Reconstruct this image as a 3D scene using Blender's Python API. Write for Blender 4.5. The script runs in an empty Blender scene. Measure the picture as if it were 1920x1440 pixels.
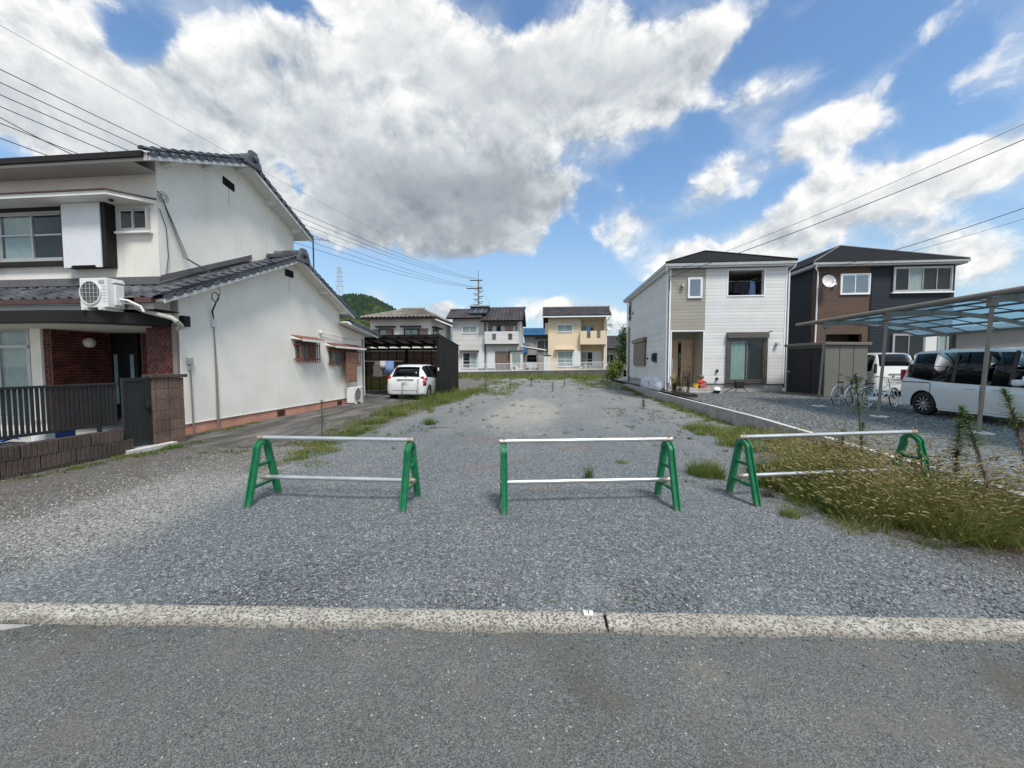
import bpy, bmesh, math, random
import numpy as np
from math import radians as R, sin, cos, pi
from mathutils import Vector, Matrix

random.seed(7)
RNG = np.random.default_rng(11)
S = bpy.context.scene
COL = S.collection

EXPOSURE = 0.82
CLOUD_K = 6.0
SKY_TINT = (0.76, 0.90, 1.0)
VEIL = (2.6, 3.4, 4.2)
SKY_STRENGTH = 0.10
SUN_E = 2.2
SUN_ANGLE = 14

# ------------------------------------------------------------------ camera
cd = bpy.data.cameras.new('camera')
cam = bpy.data.objects.new('camera', cd)
COL.objects.link(cam)
cam.location = (0, 0, 1.55)
cam.rotation_euler = (R(90 - 2.85), 0, R(5.52))
cd.sensor_width = 36
cd.lens = 36 * 723 / 1920
cd.clip_start = 0.05
cd.clip_end = 6000
S.camera = cam
S.view_settings.view_transform = 'Standard'
S.view_settings.look = 'None'
S.view_settings.gamma = 1
S.view_settings.use_curve_mapping = False
S.view_settings.exposure = EXPOSURE

# ------------------------------------------------------------------ node helper
class NT:
    def __init__(s, tree):
        s.t = tree; s.n = tree.nodes; s.l = tree.links
    def put(s, sock, v):
        if isinstance(v, bpy.types.NodeSocket): s.l.new(v, sock)
        elif v is not None:
            if sock.type == 'RGBA' and len(v) == 3: v = (*v, 1)
            sock.default_value = v
    def node(s, typ, **kw):
        n = s.n.new(typ)
        for k, v in kw.items(): setattr(n, k, v)
        return n
    def math(s, op, a, b=None, c=None, clamp=False):
        n = s.node('ShaderNodeMath', operation=op); n.use_clamp = clamp
        s.put(n.inputs[0], a); s.put(n.inputs[1], b); s.put(n.inputs[2], c)
        return n.outputs[0]
    def vmath(s, op, a, b=None):
        n = s.node('ShaderNodeVectorMath', operation=op)
        s.put(n.inputs[0], a)
        if b is not None: s.put(n.inputs[1], b)
        return n.outputs['Value'] if op in ('LENGTH', 'DOT_PRODUCT', 'DISTANCE') else n.outputs[0]
    def noise(s, vec, scale, detail=4, rough=0.55, dist=0.0):
        n = s.node('ShaderNodeTexNoise'); s.put(n.inputs['Vector'], vec)
        n.inputs['Scale'].default_value = scale; n.inputs['Detail'].default_value = detail
        n.inputs['Roughness'].default_value = rough; n.inputs['Distortion'].default_value = dist
        return n.outputs[0]
    def voro(s, vec, scale, feature='F1', out='Distance'):
        n = s.node('ShaderNodeTexVoronoi', feature=feature); s.put(n.inputs['Vector'], vec)
        n.inputs['Scale'].default_value = scale
        return n.outputs[out]
    def ramp(s, fac, stops):
        n = s.node('ShaderNodeValToRGB'); s.put(n.inputs[0], fac)
        e = n.color_ramp.elements
        while len(e) < len(stops): e.new(0.5)
        for i, (p, c) in enumerate(stops):
            e[i].position = p
            e[i].color = (*c, 1) if isinstance(c, (tuple, list)) else (c, c, c, 1)
        return n.outputs[0]
    def mix(s, fac, a, b, blend='MIX'):
        n = s.node('ShaderNodeMix', data_type='RGBA', blend_type=blend)
        s.put(n.inputs[0], fac); s.put(n.inputs[6], a); s.put(n.inputs[7], b)
        return n.outputs[2]
    def rng(s, v, a, b, c=0.0, d=1.0, smooth=True):
        n = s.node('ShaderNodeMapRange', interpolation_type='SMOOTHSTEP' if smooth else 'LINEAR')
        s.put(n.inputs[0], v)
        for i, x in zip((1, 2, 3, 4), (a, b, c, d)): n.inputs[i].default_value = x
        return n.outputs[0]
    def bump(s, h, strength, dist=0.01):
        n = s.node('ShaderNodeBump'); s.put(n.inputs['Height'], h)
        n.inputs['Strength'].default_value = strength; n.inputs['Distance'].default_value = dist
        return n.outputs[0]

# ------------------------------------------------------------------ sky and sun
SUN_EL, SUN_AZ = R(58), R(150)           # azimuth measured from +Y towards +X
w = bpy.data.worlds.new('World'); S.world = w; w.use_nodes = True
N = NT(w.node_tree); N.n.clear()
sky = N.node('ShaderNodeTexSky', sky_type='NISHITA')
sky.sun_disc = False
sky.sun_elevation = SUN_EL
sky.sun_rotation = SUN_AZ
sky.altitude = 100; sky.air_density = 1.3; sky.dust_density = 0.6; sky.ozone_density = 2.0
tc = N.node('ShaderNodeTexCoord')
D = tc.outputs['Generated']
sx = N.node('ShaderNodeSeparateXYZ'); N.put(sx.inputs[0], D)
az = N.math('ARCTAN2', sx.outputs[0], sx.outputs[1])
el = N.math('ARCSINE', sx.outputs[2])
cb = N.node('ShaderNodeCombineXYZ'); N.put(cb.inputs[0], az); N.put(cb.inputs[1], el)
wb_ = N.node('ShaderNodeTexNoise'); N.put(wb_.inputs['Vector'], D); wb_.inputs['Scale'].default_value = 4.5; wb_.inputs['Detail'].default_value = 5
wbs = N.vmath('SUBTRACT', wb_.outputs['Color'], (0.5, 0.5, 0.5)); wsc = N.node('ShaderNodeVectorMath', operation='SCALE'); N.put(wsc.inputs[0], wbs); wsc.inputs['Scale'].default_value = 0.16
AE = N.vmath('ADD', cb.outputs[0], wsc.outputs[0])
def blobs(lst):
    acc = None
    for a, e, sa, se, rot, amp in lst:
        m = N.node('ShaderNodeMapping', vector_type='TEXTURE')
        N.put(m.inputs['Vector'], AE)
        m.inputs['Location'].default_value = (a, e, 0)
        m.inputs['Rotation'].default_value = (0, 0, rot)
        m.inputs['Scale'].default_value = (sa, se, 1)
        ln = N.vmath('LENGTH', m.outputs[0])
        v = N.rng(ln, 0.25, 1.45, amp, 0.0)
        acc = v if acc is None else N.math('ADD', acc, v)
    return acc
CLOUDS = [(-0.269, 0.53, 0.482, 0.201, 0, 0.78), (-0.938, 0.449, 0.163, 0.127, 0, 0.62), (-0.722, 0.474, 0.213, 0.143, 0, 0.55), (-0.355, 0.674, 0.369, 0.068, 0, 0.48), (0.114, 0.616, 0.274, 0.126, 0, 0.55), (0.295, 0.606, 0.158, 0.08, 0, 0.42), (-0.231, 0.352, 0.392, 0.093, 0, 0.62), (0.473, 0.527, 0.095, 0.049, 0.3, 0.5), (0.418, 0.413, 0.204, 0.053, 0.35, 0.5), (0.612, 0.44, 0.124, 0.049, 0.35, 0.45), (0.57, 0.284, 0.273, 0.077, 0.25, 0.62), (0.751, 0.306, 0.138, 0.06, 0.2, 0.52), (0.291, 0.257, 0.163, 0.058, 0, 0.55), (0.789, 0.456, 0.081, 0.067, 0, 0.48), (0.724, 0.513, 0.074, 0.034, 0, 0.3), (-0.837, 0.381, 0.248, 0.067, 0, 0.5), (-0.549, 0.385, 0.185, 0.092, 0, 0.5), (-0.975, 0.37, 0.134, 0.066, 0, 0.5), (0.549, 0.617, 0.068, 0.02, 0, 0.35), (0.181, 0.326, 0.075, 0.046, 0, 0.35), (0.725, 0.196, 0.128, 0.044, 0, 0.42), (0.797, 0.148, 0.07, 0.042, 0, 0.4), (-0.432, 0.161, 0.051, 0.032, 0, 0.6), (-0.313, 0.112, 0.117, 0.042, 0, 0.5), (-0.028, 0.125, 0.09, 0.051, 0, 0.5), (0.093, 0.132, 0.087, 0.042, 0, 0.52), (0.159, 0.111, 0.059, 0.042, 0, 0.45), (-0.827, 0.538, 0.052, 0.043, 0.4, -0.7), (-0.583, 0.656, 0.114, 0.026, 0, -0.6), (-0.03, 0.704, 0.092, 0.044, 0, -0.5), (0.525, 0.584, 0.176, 0.047, 0, -0.45), (0.701, 0.475, 0.072, 0.036, 0.3, -0.6), (0.246, 0.453, 0.072, 0.05, 0.5, -0.35), (0.065, 0.316, 0.119, 0.071, 0.4, -0.5), (-0.632, 0.394, 0.024, 0.033, 0, -0.9), (0.736, 0.381, 0.073, 0.028, 0.3, -0.45), (-0.069, 0.207, 0.424, 0.065, 0, -0.45)]
GREYS = [(-0.231, 0.352, 0.415, 0.127, 0, 0.36), (-0.347, 0.464, 0.248, 0.152, 0, 0.16), (-0.669, 0.437, 0.162, 0.082, 0, 0.12), (-0.947, 0.374, 0.136, 0.053, 0, 0.14), (-0.016, 0.433, 0.199, 0.086, 0, 0.18), (-0.46, 0.283, 0.258, 0.058, 0, 0.14), (0.588, 0.232, 0.207, 0.049, 0.2, 0.14), (0.439, 0.389, 0.15, 0.039, 0.3, 0.1)]
def voro(vec, scale, detail=4.0, rough=0.55, smooth=0.35):
    n = N.node('ShaderNodeTexVoronoi', feature='F1'); N.put(n.inputs['Vector'], vec)
    n.inputs['Scale'].default_value = scale; n.inputs['Detail'].default_value = detail
    n.inputs['Roughness'].default_value = rough
    n.normalize = True
    return n.outputs['Distance']
warp = N.node('ShaderNodeTexNoise'); N.put(warp.inputs['Vector'], D)
warp.inputs['Scale'].default_value = 5.0; warp.inputs['Detail'].default_value = 4
wv = N.vmath('SUBTRACT', warp.outputs['Color'], (0.5, 0.5, 0.5))
ws = N.node('ShaderNodeVectorMath', operation='SCALE'); N.put(ws.inputs[0], wv); ws.inputs['Scale'].default_value = 0.10
st = N.node('ShaderNodeMapping'); N.put(st.inputs['Vector'], N.vmath('ADD', D, ws.outputs[0])); st.inputs['Scale'].default_value = (1, 1, 1.2)
DV = st.outputs[0]
OFF = N.vmath('ADD', DV, (0.012, -0.010, 0.026))
def billow(v):
    big = N.math('SUBTRACT', 0.5, voro(v, 4.6, 1.5, 0.5))
    fb = N.math('SUBTRACT', N.noise(v, 6.5, 8, 0.60), 0.5)
    return N.math('ADD', N.math('MULTIPLY', big, 0.7), N.math('MULTIPLY', fb, 2.3))
b0 = billow(DV); b1 = billow(OFF)
n1 = N.noise(DV, 2.0, 3, 0.5)
shape = blobs(CLOUDS)
absaz = N.math('ABSOLUTE', az)
rest = N.math('MAXIMUM', N.rng(absaz, 1.05, 1.45), N.rng(el, 0.72, 0.95))
shape = N.math('ADD', shape, N.math('MULTIPLY', rest, 0.42))
shape = N.math('MINIMUM', shape, 1.05)
dens = N.math('ADD', N.math('ADD', shape, N.math('MULTIPLY', b0, 0.85)), N.math('MULTIPLY', N.math('SUBTRACT', n1, 0.5), 0.5))
alpha = N.rng(dens, 0.33, 0.72)
wisp = N.rng(N.math('ADD', N.math('MULTIPLY', shape, 0.9), N.math('MULTIPLY', N.math('SUBTRACT', N.noise(DV, 9.0, 9, 0.65, 0.4), 0.5), 1.1)), 0.02, 0.80, 0.0, 0.6)
alpha = N.math('MAXIMUM', alpha, wisp)
thick = N.rng(dens, 0.5, 1.5)
relief = N.math('SUBTRACT', b0, b1)
grey = blobs(GREYS)
n3 = N.noise(DV, 2.6, 2.5, 0.5)
rim = N.rng(dens, 0.7, 1.35, 1.15, 0.42)
shade = N.math('ADD', N.math('MULTIPLY', grey, -1.0), N.math('MULTIPLY', relief, rim))
shade = N.math('ADD', shade, N.math('MULTIPLY', N.math('SUBTRACT', n3, 0.5), -0.65))
shade = N.math('ADD', shade, N.math('MULTIPLY', thick, -0.16))
shade = N.math('ADD', shade, 0.88, clamp=True)
ccol = N.ramp(shade, [(0.0, (0.26, 0.30, 0.345)), (0.35, (0.40, 0.44, 0.485)), (0.68, (0.62, 0.66, 0.69)), (1.0, (0.95, 0.95, 0.94))])
K = N.vmath('SCALE', ccol); K.node.inputs['Scale'].default_value = CLOUD_K
veil = N.rng(el, -0.02, 0.45, 0.62, 0.0)
sk = N.mix(1.0, sky.outputs[0], SKY_TINT, 'MULTIPLY')
skv = N.mix(veil, sk, (VEIL[0], VEIL[1], VEIL[2]))
fin = N.mix(alpha, skv, K)
bg = N.node('ShaderNodeBackground'); N.put(bg.inputs[0], fin); bg.inputs[1].default_value = SKY_STRENGTH
ow = N.node('ShaderNodeOutputWorld'); N.l.new(bg.outputs[0], ow.inputs[0])

sd = bpy.data.lights.new('sun', 'SUN'); sd.energy = SUN_E; sd.angle = R(SUN_ANGLE); sd.color = (1.0, 0.96, 0.90)
so = bpy.data.objects.new('sun', sd); COL.objects.link(so)
sv = Vector((sin(SUN_AZ) * cos(SUN_EL), cos(SUN_AZ) * cos(SUN_EL), sin(SUN_EL)))
so.rotation_euler = sv.to_track_quat('Z', 'Y').to_euler()
so.location = sv * 50

# ------------------------------------------------------------------ materials
MATS = {}
def newmat(name):
    m = bpy.data.materials.new(name); m.use_nodes = True
    n = NT(m.node_tree); n.n.clear()
    out = n.node('ShaderNodeOutputMaterial')
    p = n.node('ShaderNodeBsdfPrincipled')
    n.l.new(p.outputs[0], out.inputs[0])
    MATS[name] = m
    return m, n, p, out

def pmat(name, c, rough=0.7, var=0.12, scale=3.0, bump=0.0, bscale=60, metal=0.0, fine=0.06, streak=0.0, spec=0.5, coat=0.0, island=0.0):
    m, n, p, out = newmat(name)
    g = n.node('ShaderNodeNewGeometry'); P = g.outputs['Position']
    nz = n.noise(P, scale, 5, 0.6)
    col = n.mix(n.rng(nz, 0.3, 0.7), tuple(x * (1 - var) for x in c), tuple(min(1, x * (1 + var)) for x in c))
    if fine:
        nf = n.noise(P, bscale, 3, 0.6)
        col = n.mix(n.rng(nf, 0.3, 0.7, 0.0, 1.0), n.mix(1.0, col, (1 - fine,) * 3, 'MULTIPLY'), n.mix(1.0, col, (1 + fine,) * 3, 'MULTIPLY'))
    if streak:
        mp = n.node('ShaderNodeMapping'); n.put(mp.inputs['Vector'], P); mp.inputs['Scale'].default_value = (5, 5, 0.35)
        ns = n.noise(mp.outputs[0], 2.0, 6, 0.65)
        col = n.mix(n.rng(ns, 0.52, 0.75, 0.0, streak), col, tuple(x * 0.55 for x in c))
    if island:
        ri = g.outputs['Random Per Island']
        oi = n.node('ShaderNodeObjectInfo').outputs['Random']
        r = n.math('FRACT', n.math('ADD', ri, oi))
        col = n.mix(1.0, col, n.ramp(r, [(0, 1 - island), (1, 1 + island)]), 'MULTIPLY')
    n.put(p.inputs['Base Color'], col)
    n.put(p.inputs['Roughness'], n.rng(nz, 0.2, 0.8, max(0, rough - 0.08), min(1, rough + 0.08)))
    p.inputs['Metallic'].default_value = metal
    p.inputs['Specular IOR Level'].default_value = spec
    p.inputs['Coat Weight'].default_value = coat
    p.inputs['Coat Roughness'].default_value = 0.04
    if bump:
        h = n.noise(P, bscale, 4, 0.6)
        n.put(p.inputs['Normal'], n.bump(h, bump, 0.01))
    return m

pmat('stucco_white', (0.81, 0.785, 0.705), 0.9, 0.06, 0.9, 0.35, 90, streak=0.12)
pmat('stucco_beige', (0.72, 0.69, 0.625), 0.9, 0.06, 0.9, 0.35, 90, streak=0.25)
pmat('trim_white', (0.72, 0.71, 0.67), 0.6, 0.06, 2, 0.05, 40)
pmat('pure_white', (0.78, 0.79, 0.80), 0.5, 0.04, 3)
pmat('roof_tile', (0.060, 0.066, 0.076), 0.30, 0.3, 1.7, 0.05, 40, fine=0.15, island=0.45, spec=0.6)
pmat('salmon_base', (0.52, 0.25, 0.18), 0.9, 0.15, 2.2, 0.3, 50, streak=0.45)
pmat('dark_brown', (0.014, 0.012, 0.0115), 0.6, var=0.2, scale=4, spec=0.25)
pmat('black_trim', (0.009, 0.009, 0.010), 0.55, var=0.2, scale=4, spec=0.3)
pmat('soffit', (0.42, 0.41, 0.38), 0.9, 0.05, 2)
pmat('brick', (0.082, 0.019, 0.014), 0.6, 0.25, 6, 0.3, 60, island=0.5)
pmat('mortar', (0.20, 0.155, 0.125), 0.95, 0.1, 6, 0.3, 60)
pmat('rib_block', (0.135, 0.088, 0.068), 0.95, 0.22, 3, 0.6, 45, fine=0.22, streak=0.4, island=0.14)
pmat('rib_block_dark', (0.072, 0.054, 0.045), 0.95, 0.28, 3, 0.6, 45, fine=0.25, streak=0.5, island=0.14)
pmat('concrete', (0.34, 0.335, 0.315), 0.95, 0.15, 2.5, 0.4, 60, fine=0.12, streak=0.3, island=0.08)
pmat('concrete_pale', (0.52, 0.515, 0.49), 0.95, 0.12, 2.5, 0.3, 60, fine=0.1)
pmat('concrete_dark', (0.10, 0.10, 0.09), 0.95, 0.35, 0.8, 0.4, 40, fine=0.15, streak=0.6)
pmat('alu_grey', (0.027, 0.029, 0.029), 0.5, var=0.1, scale=4, spec=0.35, metal=0.2)
pmat('alu_frame', (0.42, 0.42, 0.41), 0.4, 0.08, 5, metal=0.5)
pmat('alu_bronze', (0.115, 0.105, 0.095), 0.4, 0.1, 4, metal=0.3)
pmat('post_bronze', (0.215, 0.19, 0.16), 0.45, 0.1, 4, metal=0.2)
pmat('galv', (0.60, 0.62, 0.62), 0.33, 0.06, 2.5, metal=0.75, fine=0.04)
pmat('brass_nut', (0.46, 0.37, 0.27), 0.4, 0.25, 30, metal=0.7)
pmat('gutter_brown', (0.075, 0.036, 0.030), 0.6, 0.2, 4)
pmat('spoke_grey', (0.20, 0.20, 0.20), 0.4, 0.1, 10, metal=0.6)
pmat('green_plain', (0.005, 0.165, 0.062), 0.42, 0.10, 9, 0.05, 60, fine=0.05)
def dirty_green():
    m, n, p, out = newmat('green_plastic')
    g = n.node('ShaderNodeNewGeometry'); P = g.outputs['Position']; s = n.node('ShaderNodeSeparateXYZ'); n.put(s.inputs[0], P)
    a = n.noise(P, 14, 5, 0.65); b = n.noise(P, 70, 3, 0.6)
    c = n.mix(n.rng(a, 0.3, 0.7), (0.004, 0.135, 0.052), (0.008, 0.185, 0.075))
    c = n.mix(n.rng(b, 0.60, 0.70, 0.0, 0.35), c, (0.10, 0.24, 0.16))
    mud = n.rng(n.math('ADD', s.outputs[2], n.math('MULTIPLY', a, 0.12)), 0.06, 0.14, 0.5, 0.0)
    c = n.mix(mud, c, (0.16, 0.15, 0.13))
    n.put(p.inputs['Base Color'], c); n.put(p.inputs['Roughness'], n.rng(a, 0.3, 0.7, 0.38, 0.6))
dirty_green()
pmat('car_white', (0.70, 0.72, 0.715), 0.28, 0.03, 1, coat=1.0, fine=0.0)
pmat('car_pearl', (0.66, 0.66, 0.62), 0.28, 0.03, 1, coat=1.0, fine=0.0)
pmat('rubber', (0.018, 0.018, 0.018), 0.8, 0.2, 20, fine=0.1)
pmat('rim_silver', (0.55, 0.55, 0.56), 0.3, 0.05, 10, metal=0.9)
pmat('rim_dark', (0.03, 0.03, 0.033), 0.4, 0.1, 10, metal=0.5)
pmat('black_plastic', (0.02, 0.02, 0.021), 0.5, 0.1, 8)
pmat('red_lens', (0.42, 0.012, 0.018), 0.15, 0.1, 20, coat=1.0, fine=0.0)
pmat('chrome', (0.7, 0.7, 0.71), 0.12, 0.05, 10, metal=1.0, fine=0.0)
pmat('plate_white', (0.72, 0.73, 0.70), 0.4, 0.03, 10)
pmat('plate_ink', (0.02, 0.09, 0.05), 0.6, 0.1, 10)
pmat('siding_tan', (0.335, 0.315, 0.26), 0.75, 0.05, 2)
pmat('wood_door', (0.52, 0.35, 0.22), 0.5, 0.12, 3)
pmat('shingle', (0.012, 0.0125, 0.014), 0.9, var=0.25, scale=3, spec=0.15, bump=0.5, bscale=30, fine=0.25)
pmat('ridge_grey', (0.11, 0.11, 0.115), 0.7, 0.1, 3)
pmat('shed_taupe', (0.135, 0.13, 0.112), 0.5, 0.05, 2)
pmat('shed_dark', (0.016, 0.0165, 0.019), 0.5, var=0.08, scale=2, spec=0.3)
pmat('tile_dark', (0.060, 0.052, 0.056), 0.6, 0.35, 1.2, 0.1, 20, fine=0.25, streak=0.5)
pmat('tile_tan', (0.20, 0.175, 0.15), 0.8, 0.3, 1.2, 0.1, 20, fine=0.25)
pmat('tile_blue', (0.022, 0.115, 0.24), 0.5, 0.25, 1.0, fine=0.2)
pmat('tile_bluegrey', (0.15, 0.20, 0.27), 0.6, 0.25, 1.0, fine=0.2)
pmat('wall_pale', (0.62, 0.605, 0.56), 0.9, 0.05, 0.5, 0.2, 30, streak=0.15)
pmat('wall_cream', (0.69, 0.58, 0.41), 0.9, 0.04, 0.5, 0.2, 30, streak=0.10)
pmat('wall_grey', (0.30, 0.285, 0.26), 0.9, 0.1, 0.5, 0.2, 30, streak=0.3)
pmat('panel_brown', (0.16, 0.115, 0.095), 0.8, 0.1, 1)
pmat('shutter_white', (0.66, 0.68, 0.69), 0.5, 0.04, 2)
pmat('curtain', (0.60, 0.63, 0.61), 0.95, 0.06, 6)
pmat('curtain_sage', (0.50, 0.60, 0.56), 0.95, 0.08, 6)
pmat('unlit_room', (0.013, 0.013, 0.015), 0.9, 0.2, 2)  # near-black: the gloom of an unlit room put into the colour
pmat('ac_white', (0.66, 0.67, 0.65), 0.5, 0.04, 3)
pmat('ac_dark', (0.07, 0.075, 0.075), 0.7, 0.1, 8)
pmat('cable', (0.03, 0.032, 0.035), 0.7, 0.1, 4)
pmat('pole_grey', (0.22, 0.22, 0.215), 0.85, 0.1, 2)
pmat('pylon_steel', (0.42, 0.46, 0.50), 0.6, 0.1, 0.1)
pmat('cloth_blue', (0.22, 0.34, 0.62), 0.95, 0.1, 4)
pmat('cloth_white', (0.62, 0.63, 0.66), 0.95, 0.08, 4)
pmat('cloth_dark', (0.03, 0.03, 0.045), 0.95, 0.2, 6)
pmat('cloth_rose', (0.36, 0.24, 0.22), 0.95, 0.2, 6)
pmat('sack_white', (0.66, 0.67, 0.70), 0.8, 0.12, 10, 0.3, 60)
pmat('bark', (0.10, 0.075, 0.055), 0.95, 0.3, 6, 0.5, 40)
pmat('stem_brown', (0.13, 0.085, 0.055), 0.9, 0.3, 8)
pmat('bamboo_blind', (0.24, 0.125, 0.075), 0.9, 0.2, 5, fine=0.2)
pmat('rust_red', (0.18, 0.065, 0.045), 0.7, 0.25, 6)
pmat('tarp_blue', (0.03, 0.07, 0.30), 0.5, 0.2, 6)
pmat('toy_yellow', (0.75, 0.50, 0.05), 0.4, 0.05, 6)
pmat('toy_pink', (0.70, 0.22, 0.24), 0.4, 0.05, 6)
pmat('toy_red', (0.42, 0.06, 0.03), 0.4, 0.1, 6)
pmat('dish_grey', (0.60, 0.60, 0.60), 0.4, 0.05, 6)
pmat('lamp_globe', (0.62, 0.60, 0.55), 0.25, 0.03, 6)
pmat('light_strip', (0.20, 0.30, 0.36), 0.35, 0.1, 6)
pmat('solar', (0.035, 0.05, 0.07), 0.12, 0.2, 3, fine=0.0)
pmat('hill_soil', (0.03, 0.05, 0.02), 0.95, 0.3, 0.05)
pmat('soil', (0.13, 0.11, 0.085), 0.95, 0.3, 1.0, 0.5, 30, fine=0.2)

def lap_mat(name, c, pitch, groove=0.35, brickw=None, var=0.05):
    """horizontal lap siding / panel siding: joints in the relief and a thin darker line in the joint"""
    m, n, p, out = newmat(name)
    g = n.node('ShaderNodeNewGeometry'); P = g.outputs['Position']
    s = n.node('ShaderNodeSeparateXYZ'); n.put(s.inputs[0], P)
    z = n.math('FRACT', n.math('DIVIDE', s.outputs[2], pitch))
    line = n.math('SUBTRACT', 1.0, n.rng(n.math('ABSOLUTE', n.math('SUBTRACT', z, 0.5)), 0.40, 0.49, 0.0, 1.0))
    nz = n.noise(P, 1.1, 4, 0.6)
    mp = n.node('ShaderNodeMapping'); n.put(mp.inputs['Vector'], P); mp.inputs['Scale'].default_value = (30, 30, 4)
    grain = n.noise(mp.outputs[0], 2.0, 3, 0.6)
    col = n.mix(n.rng(nz, 0.3, 0.7), tuple(x * (1 - var) for x in c), tuple(x * (1 + var) for x in c))
    col = n.mix(n.rng(grain, 0.35, 0.7, 0.0, 0.25), col, tuple(x * 0.8 for x in c))
    row = n.node('ShaderNodeTexWhiteNoise', noise_dimensions='1D')
    n.put(row.inputs['W'], n.math('FLOOR', n.math('DIVIDE', s.outputs[2], pitch)))
    col = n.mix(1.0, col, n.ramp(row.outputs['Value'], [(0, 0.93), (1, 1.06)]), 'MULTIPLY')
    col = n.mix(line, n.mix(1.0, col, (1 - groove,) * 3, 'MULTIPLY'), col)
    n.put(p.inputs['Base Color'], col)
    p.inputs['Roughness'].default_value = 0.7
    n.put(p.inputs['Normal'], n.bump(n.math('ADD', line, n.math('MULTIPLY', grain, 0.15)), 0.6, 0.012))
    return m
lap_mat('siding_white', (0.67, 0.67, 0.655), 0.15, 0.08)
lap_mat('siding_tanlap', (0.335, 0.315, 0.26), 0.15, 0.22)
lap_mat('siding_brown', (0.095, 0.056, 0.038), 0.10, 0.45, var=0.15)
lap_mat('siding_navy', (0.006, 0.0125, 0.022), 0.15, 0.3)
lap_mat('siding_pale', (0.60, 0.60, 0.575), 0.30, 0.15)

def glass_mat(name, tint=(0.75, 0.8, 0.8), refl=1.6, rough=0.02):
    m = bpy.data.materials.new(name); m.use_nodes = True
    n = NT(m.node_tree); n.n.clear()
    out = n.node('ShaderNodeOutputMaterial')
    t = n.node('ShaderNodeBsdfTransparent'); t.inputs[0].default_value = (*tint, 1)
    gl = n.node('ShaderNodeBsdfGlossy'); gl.inputs['Roughness'].default_value = rough
    gl.inputs['Color'].default_value = (0.95, 0.97, 1, 1)
    f = n.node('ShaderNodeFresnel'); f.inputs[0].default_value = refl
    g = n.node('ShaderNodeNewGeometry')     # the inner face of a pane does not mirror again
    fac = n.math('MULTIPLY', f.outputs[0], n.math('SUBTRACT', 1.0, g.outputs['Backfacing']))
    mx = n.node('ShaderNodeMixShader')
    n.l.new(fac, mx.inputs[0]); n.l.new(t.outputs[0], mx.inputs[1]); n.l.new(gl.outputs[0], mx.inputs[2])
    n.l.new(mx.outputs[0], out.inputs[0])
    MATS[name] = m
glass_mat('glass', (0.80, 0.85, 0.85), 1.45)
glass_mat('glass_mirror', (0.30, 0.34, 0.38), 3.2)
glass_mat('glass_dark', (0.10, 0.11, 0.12), 1.6)

def sheet_mat(name, tint, diff, trans=0.6):
    """translucent plastic roofing"""
    m = bpy.data.materials.new(name); m.use_nodes = True
    n = NT(m.node_tree); n.n.clear()
    out = n.node('ShaderNodeOutputMaterial')
    t = n.node('ShaderNodeBsdfTransparent'); t.inputs[0].default_value = (*tint, 1)
    tl = n.node('ShaderNodeBsdfTranslucent'); tl.inputs[0].default_value = (*diff, 1)
    df = n.node('ShaderNodeBsdfPrincipled'); df.inputs['Base Color'].default_value = (*diff, 1); df.inputs['Roughness'].default_value = 0.25
    a = n.node('ShaderNodeMixShader'); a.inputs[0].default_value = 0.5
    n.l.new(tl.outputs[0], a.inputs[1]); n.l.new(df.outputs[0], a.inputs[2])
    b = n.node('ShaderNodeMixShader'); b.inputs[0].default_value = trans
    n.l.new(a.outputs[0], b.inputs[1]); n.l.new(t.outputs[0], b.inputs[2])
    n.l.new(b.outputs[0], out.inputs[0])
    MATS[name] = m
sheet_mat('poly_blue', (0.60, 0.76, 0.85), (0.40, 0.55, 0.64), 0.66)
sheet_mat('smoke_panel', (0.10, 0.085, 0.08), (0.045, 0.038, 0.036), 0.45)
sheet_mat('smoke_panel_light', (0.34, 0.28, 0.25), (0.16, 0.13, 0.12), 0.55)
sheet_mat('yellow_panel', (0.40, 0.40, 0.24), (0.25, 0.24, 0.12), 0.5)

def leaf_mat(name, stops, trans=0.3, rough=0.6, lowfreq=0.5):
    m = bpy.data.materials.new(name); m.use_nodes = True
    n = NT(m.node_tree); n.n.clear()
    out = n.node('ShaderNodeOutputMaterial')
    g = n.node('ShaderNodeNewGeometry')
    nz = n.noise(g.outputs['Position'], 1.4, 3, 0.6)
    r = n.math('ADD', n.math('MULTIPLY', g.outputs['Random Per Island'], 1 - lowfreq), n.math('MULTIPLY', n.rng(nz, 0.3, 0.7), lowfreq))
    c = n.ramp(r, stops)
    p = n.node('ShaderNodeBsdfPrincipled'); n.put(p.inputs['Base Color'], c); p.inputs['Roughness'].default_value = rough
    p.inputs['Specular IOR Level'].default_value = 0.25
    t = n.node('ShaderNodeBsdfTranslucent'); n.put(t.inputs[0], c)
    mx = n.node('ShaderNodeMixShader'); mx.inputs[0].default_value = trans
    n.l.new(p.outputs[0], mx.inputs[1]); n.l.new(t.outputs[0], mx.inputs[2]); n.l.new(mx.outputs[0], out.inputs[0])
    MATS[name] = m
leaf_mat('grass_green', [(0.0, (0.05, 0.095, 0.016)), (0.5, (0.105, 0.165, 0.028)), (0.8, (0.18, 0.205, 0.05)), (1.0, (0.30, 0.26, 0.11))], 0.4)
leaf_mat('grass_dry', [(0.0, (0.075, 0.130, 0.024)), (0.45, (0.150, 0.195, 0.042)), (0.8, (0.25, 0.25, 0.08)), (1.0, (0.40, 0.34, 0.17))], 0.4)
leaf_mat('grass_fresh', [(0.0, (0.050, 0.090, 0.018)), (0.5, (0.100, 0.150, 0.030)), (0.8, (0.155, 0.185, 0.045)), (1.0, (0.24, 0.22, 0.09))], 0.35)
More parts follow.
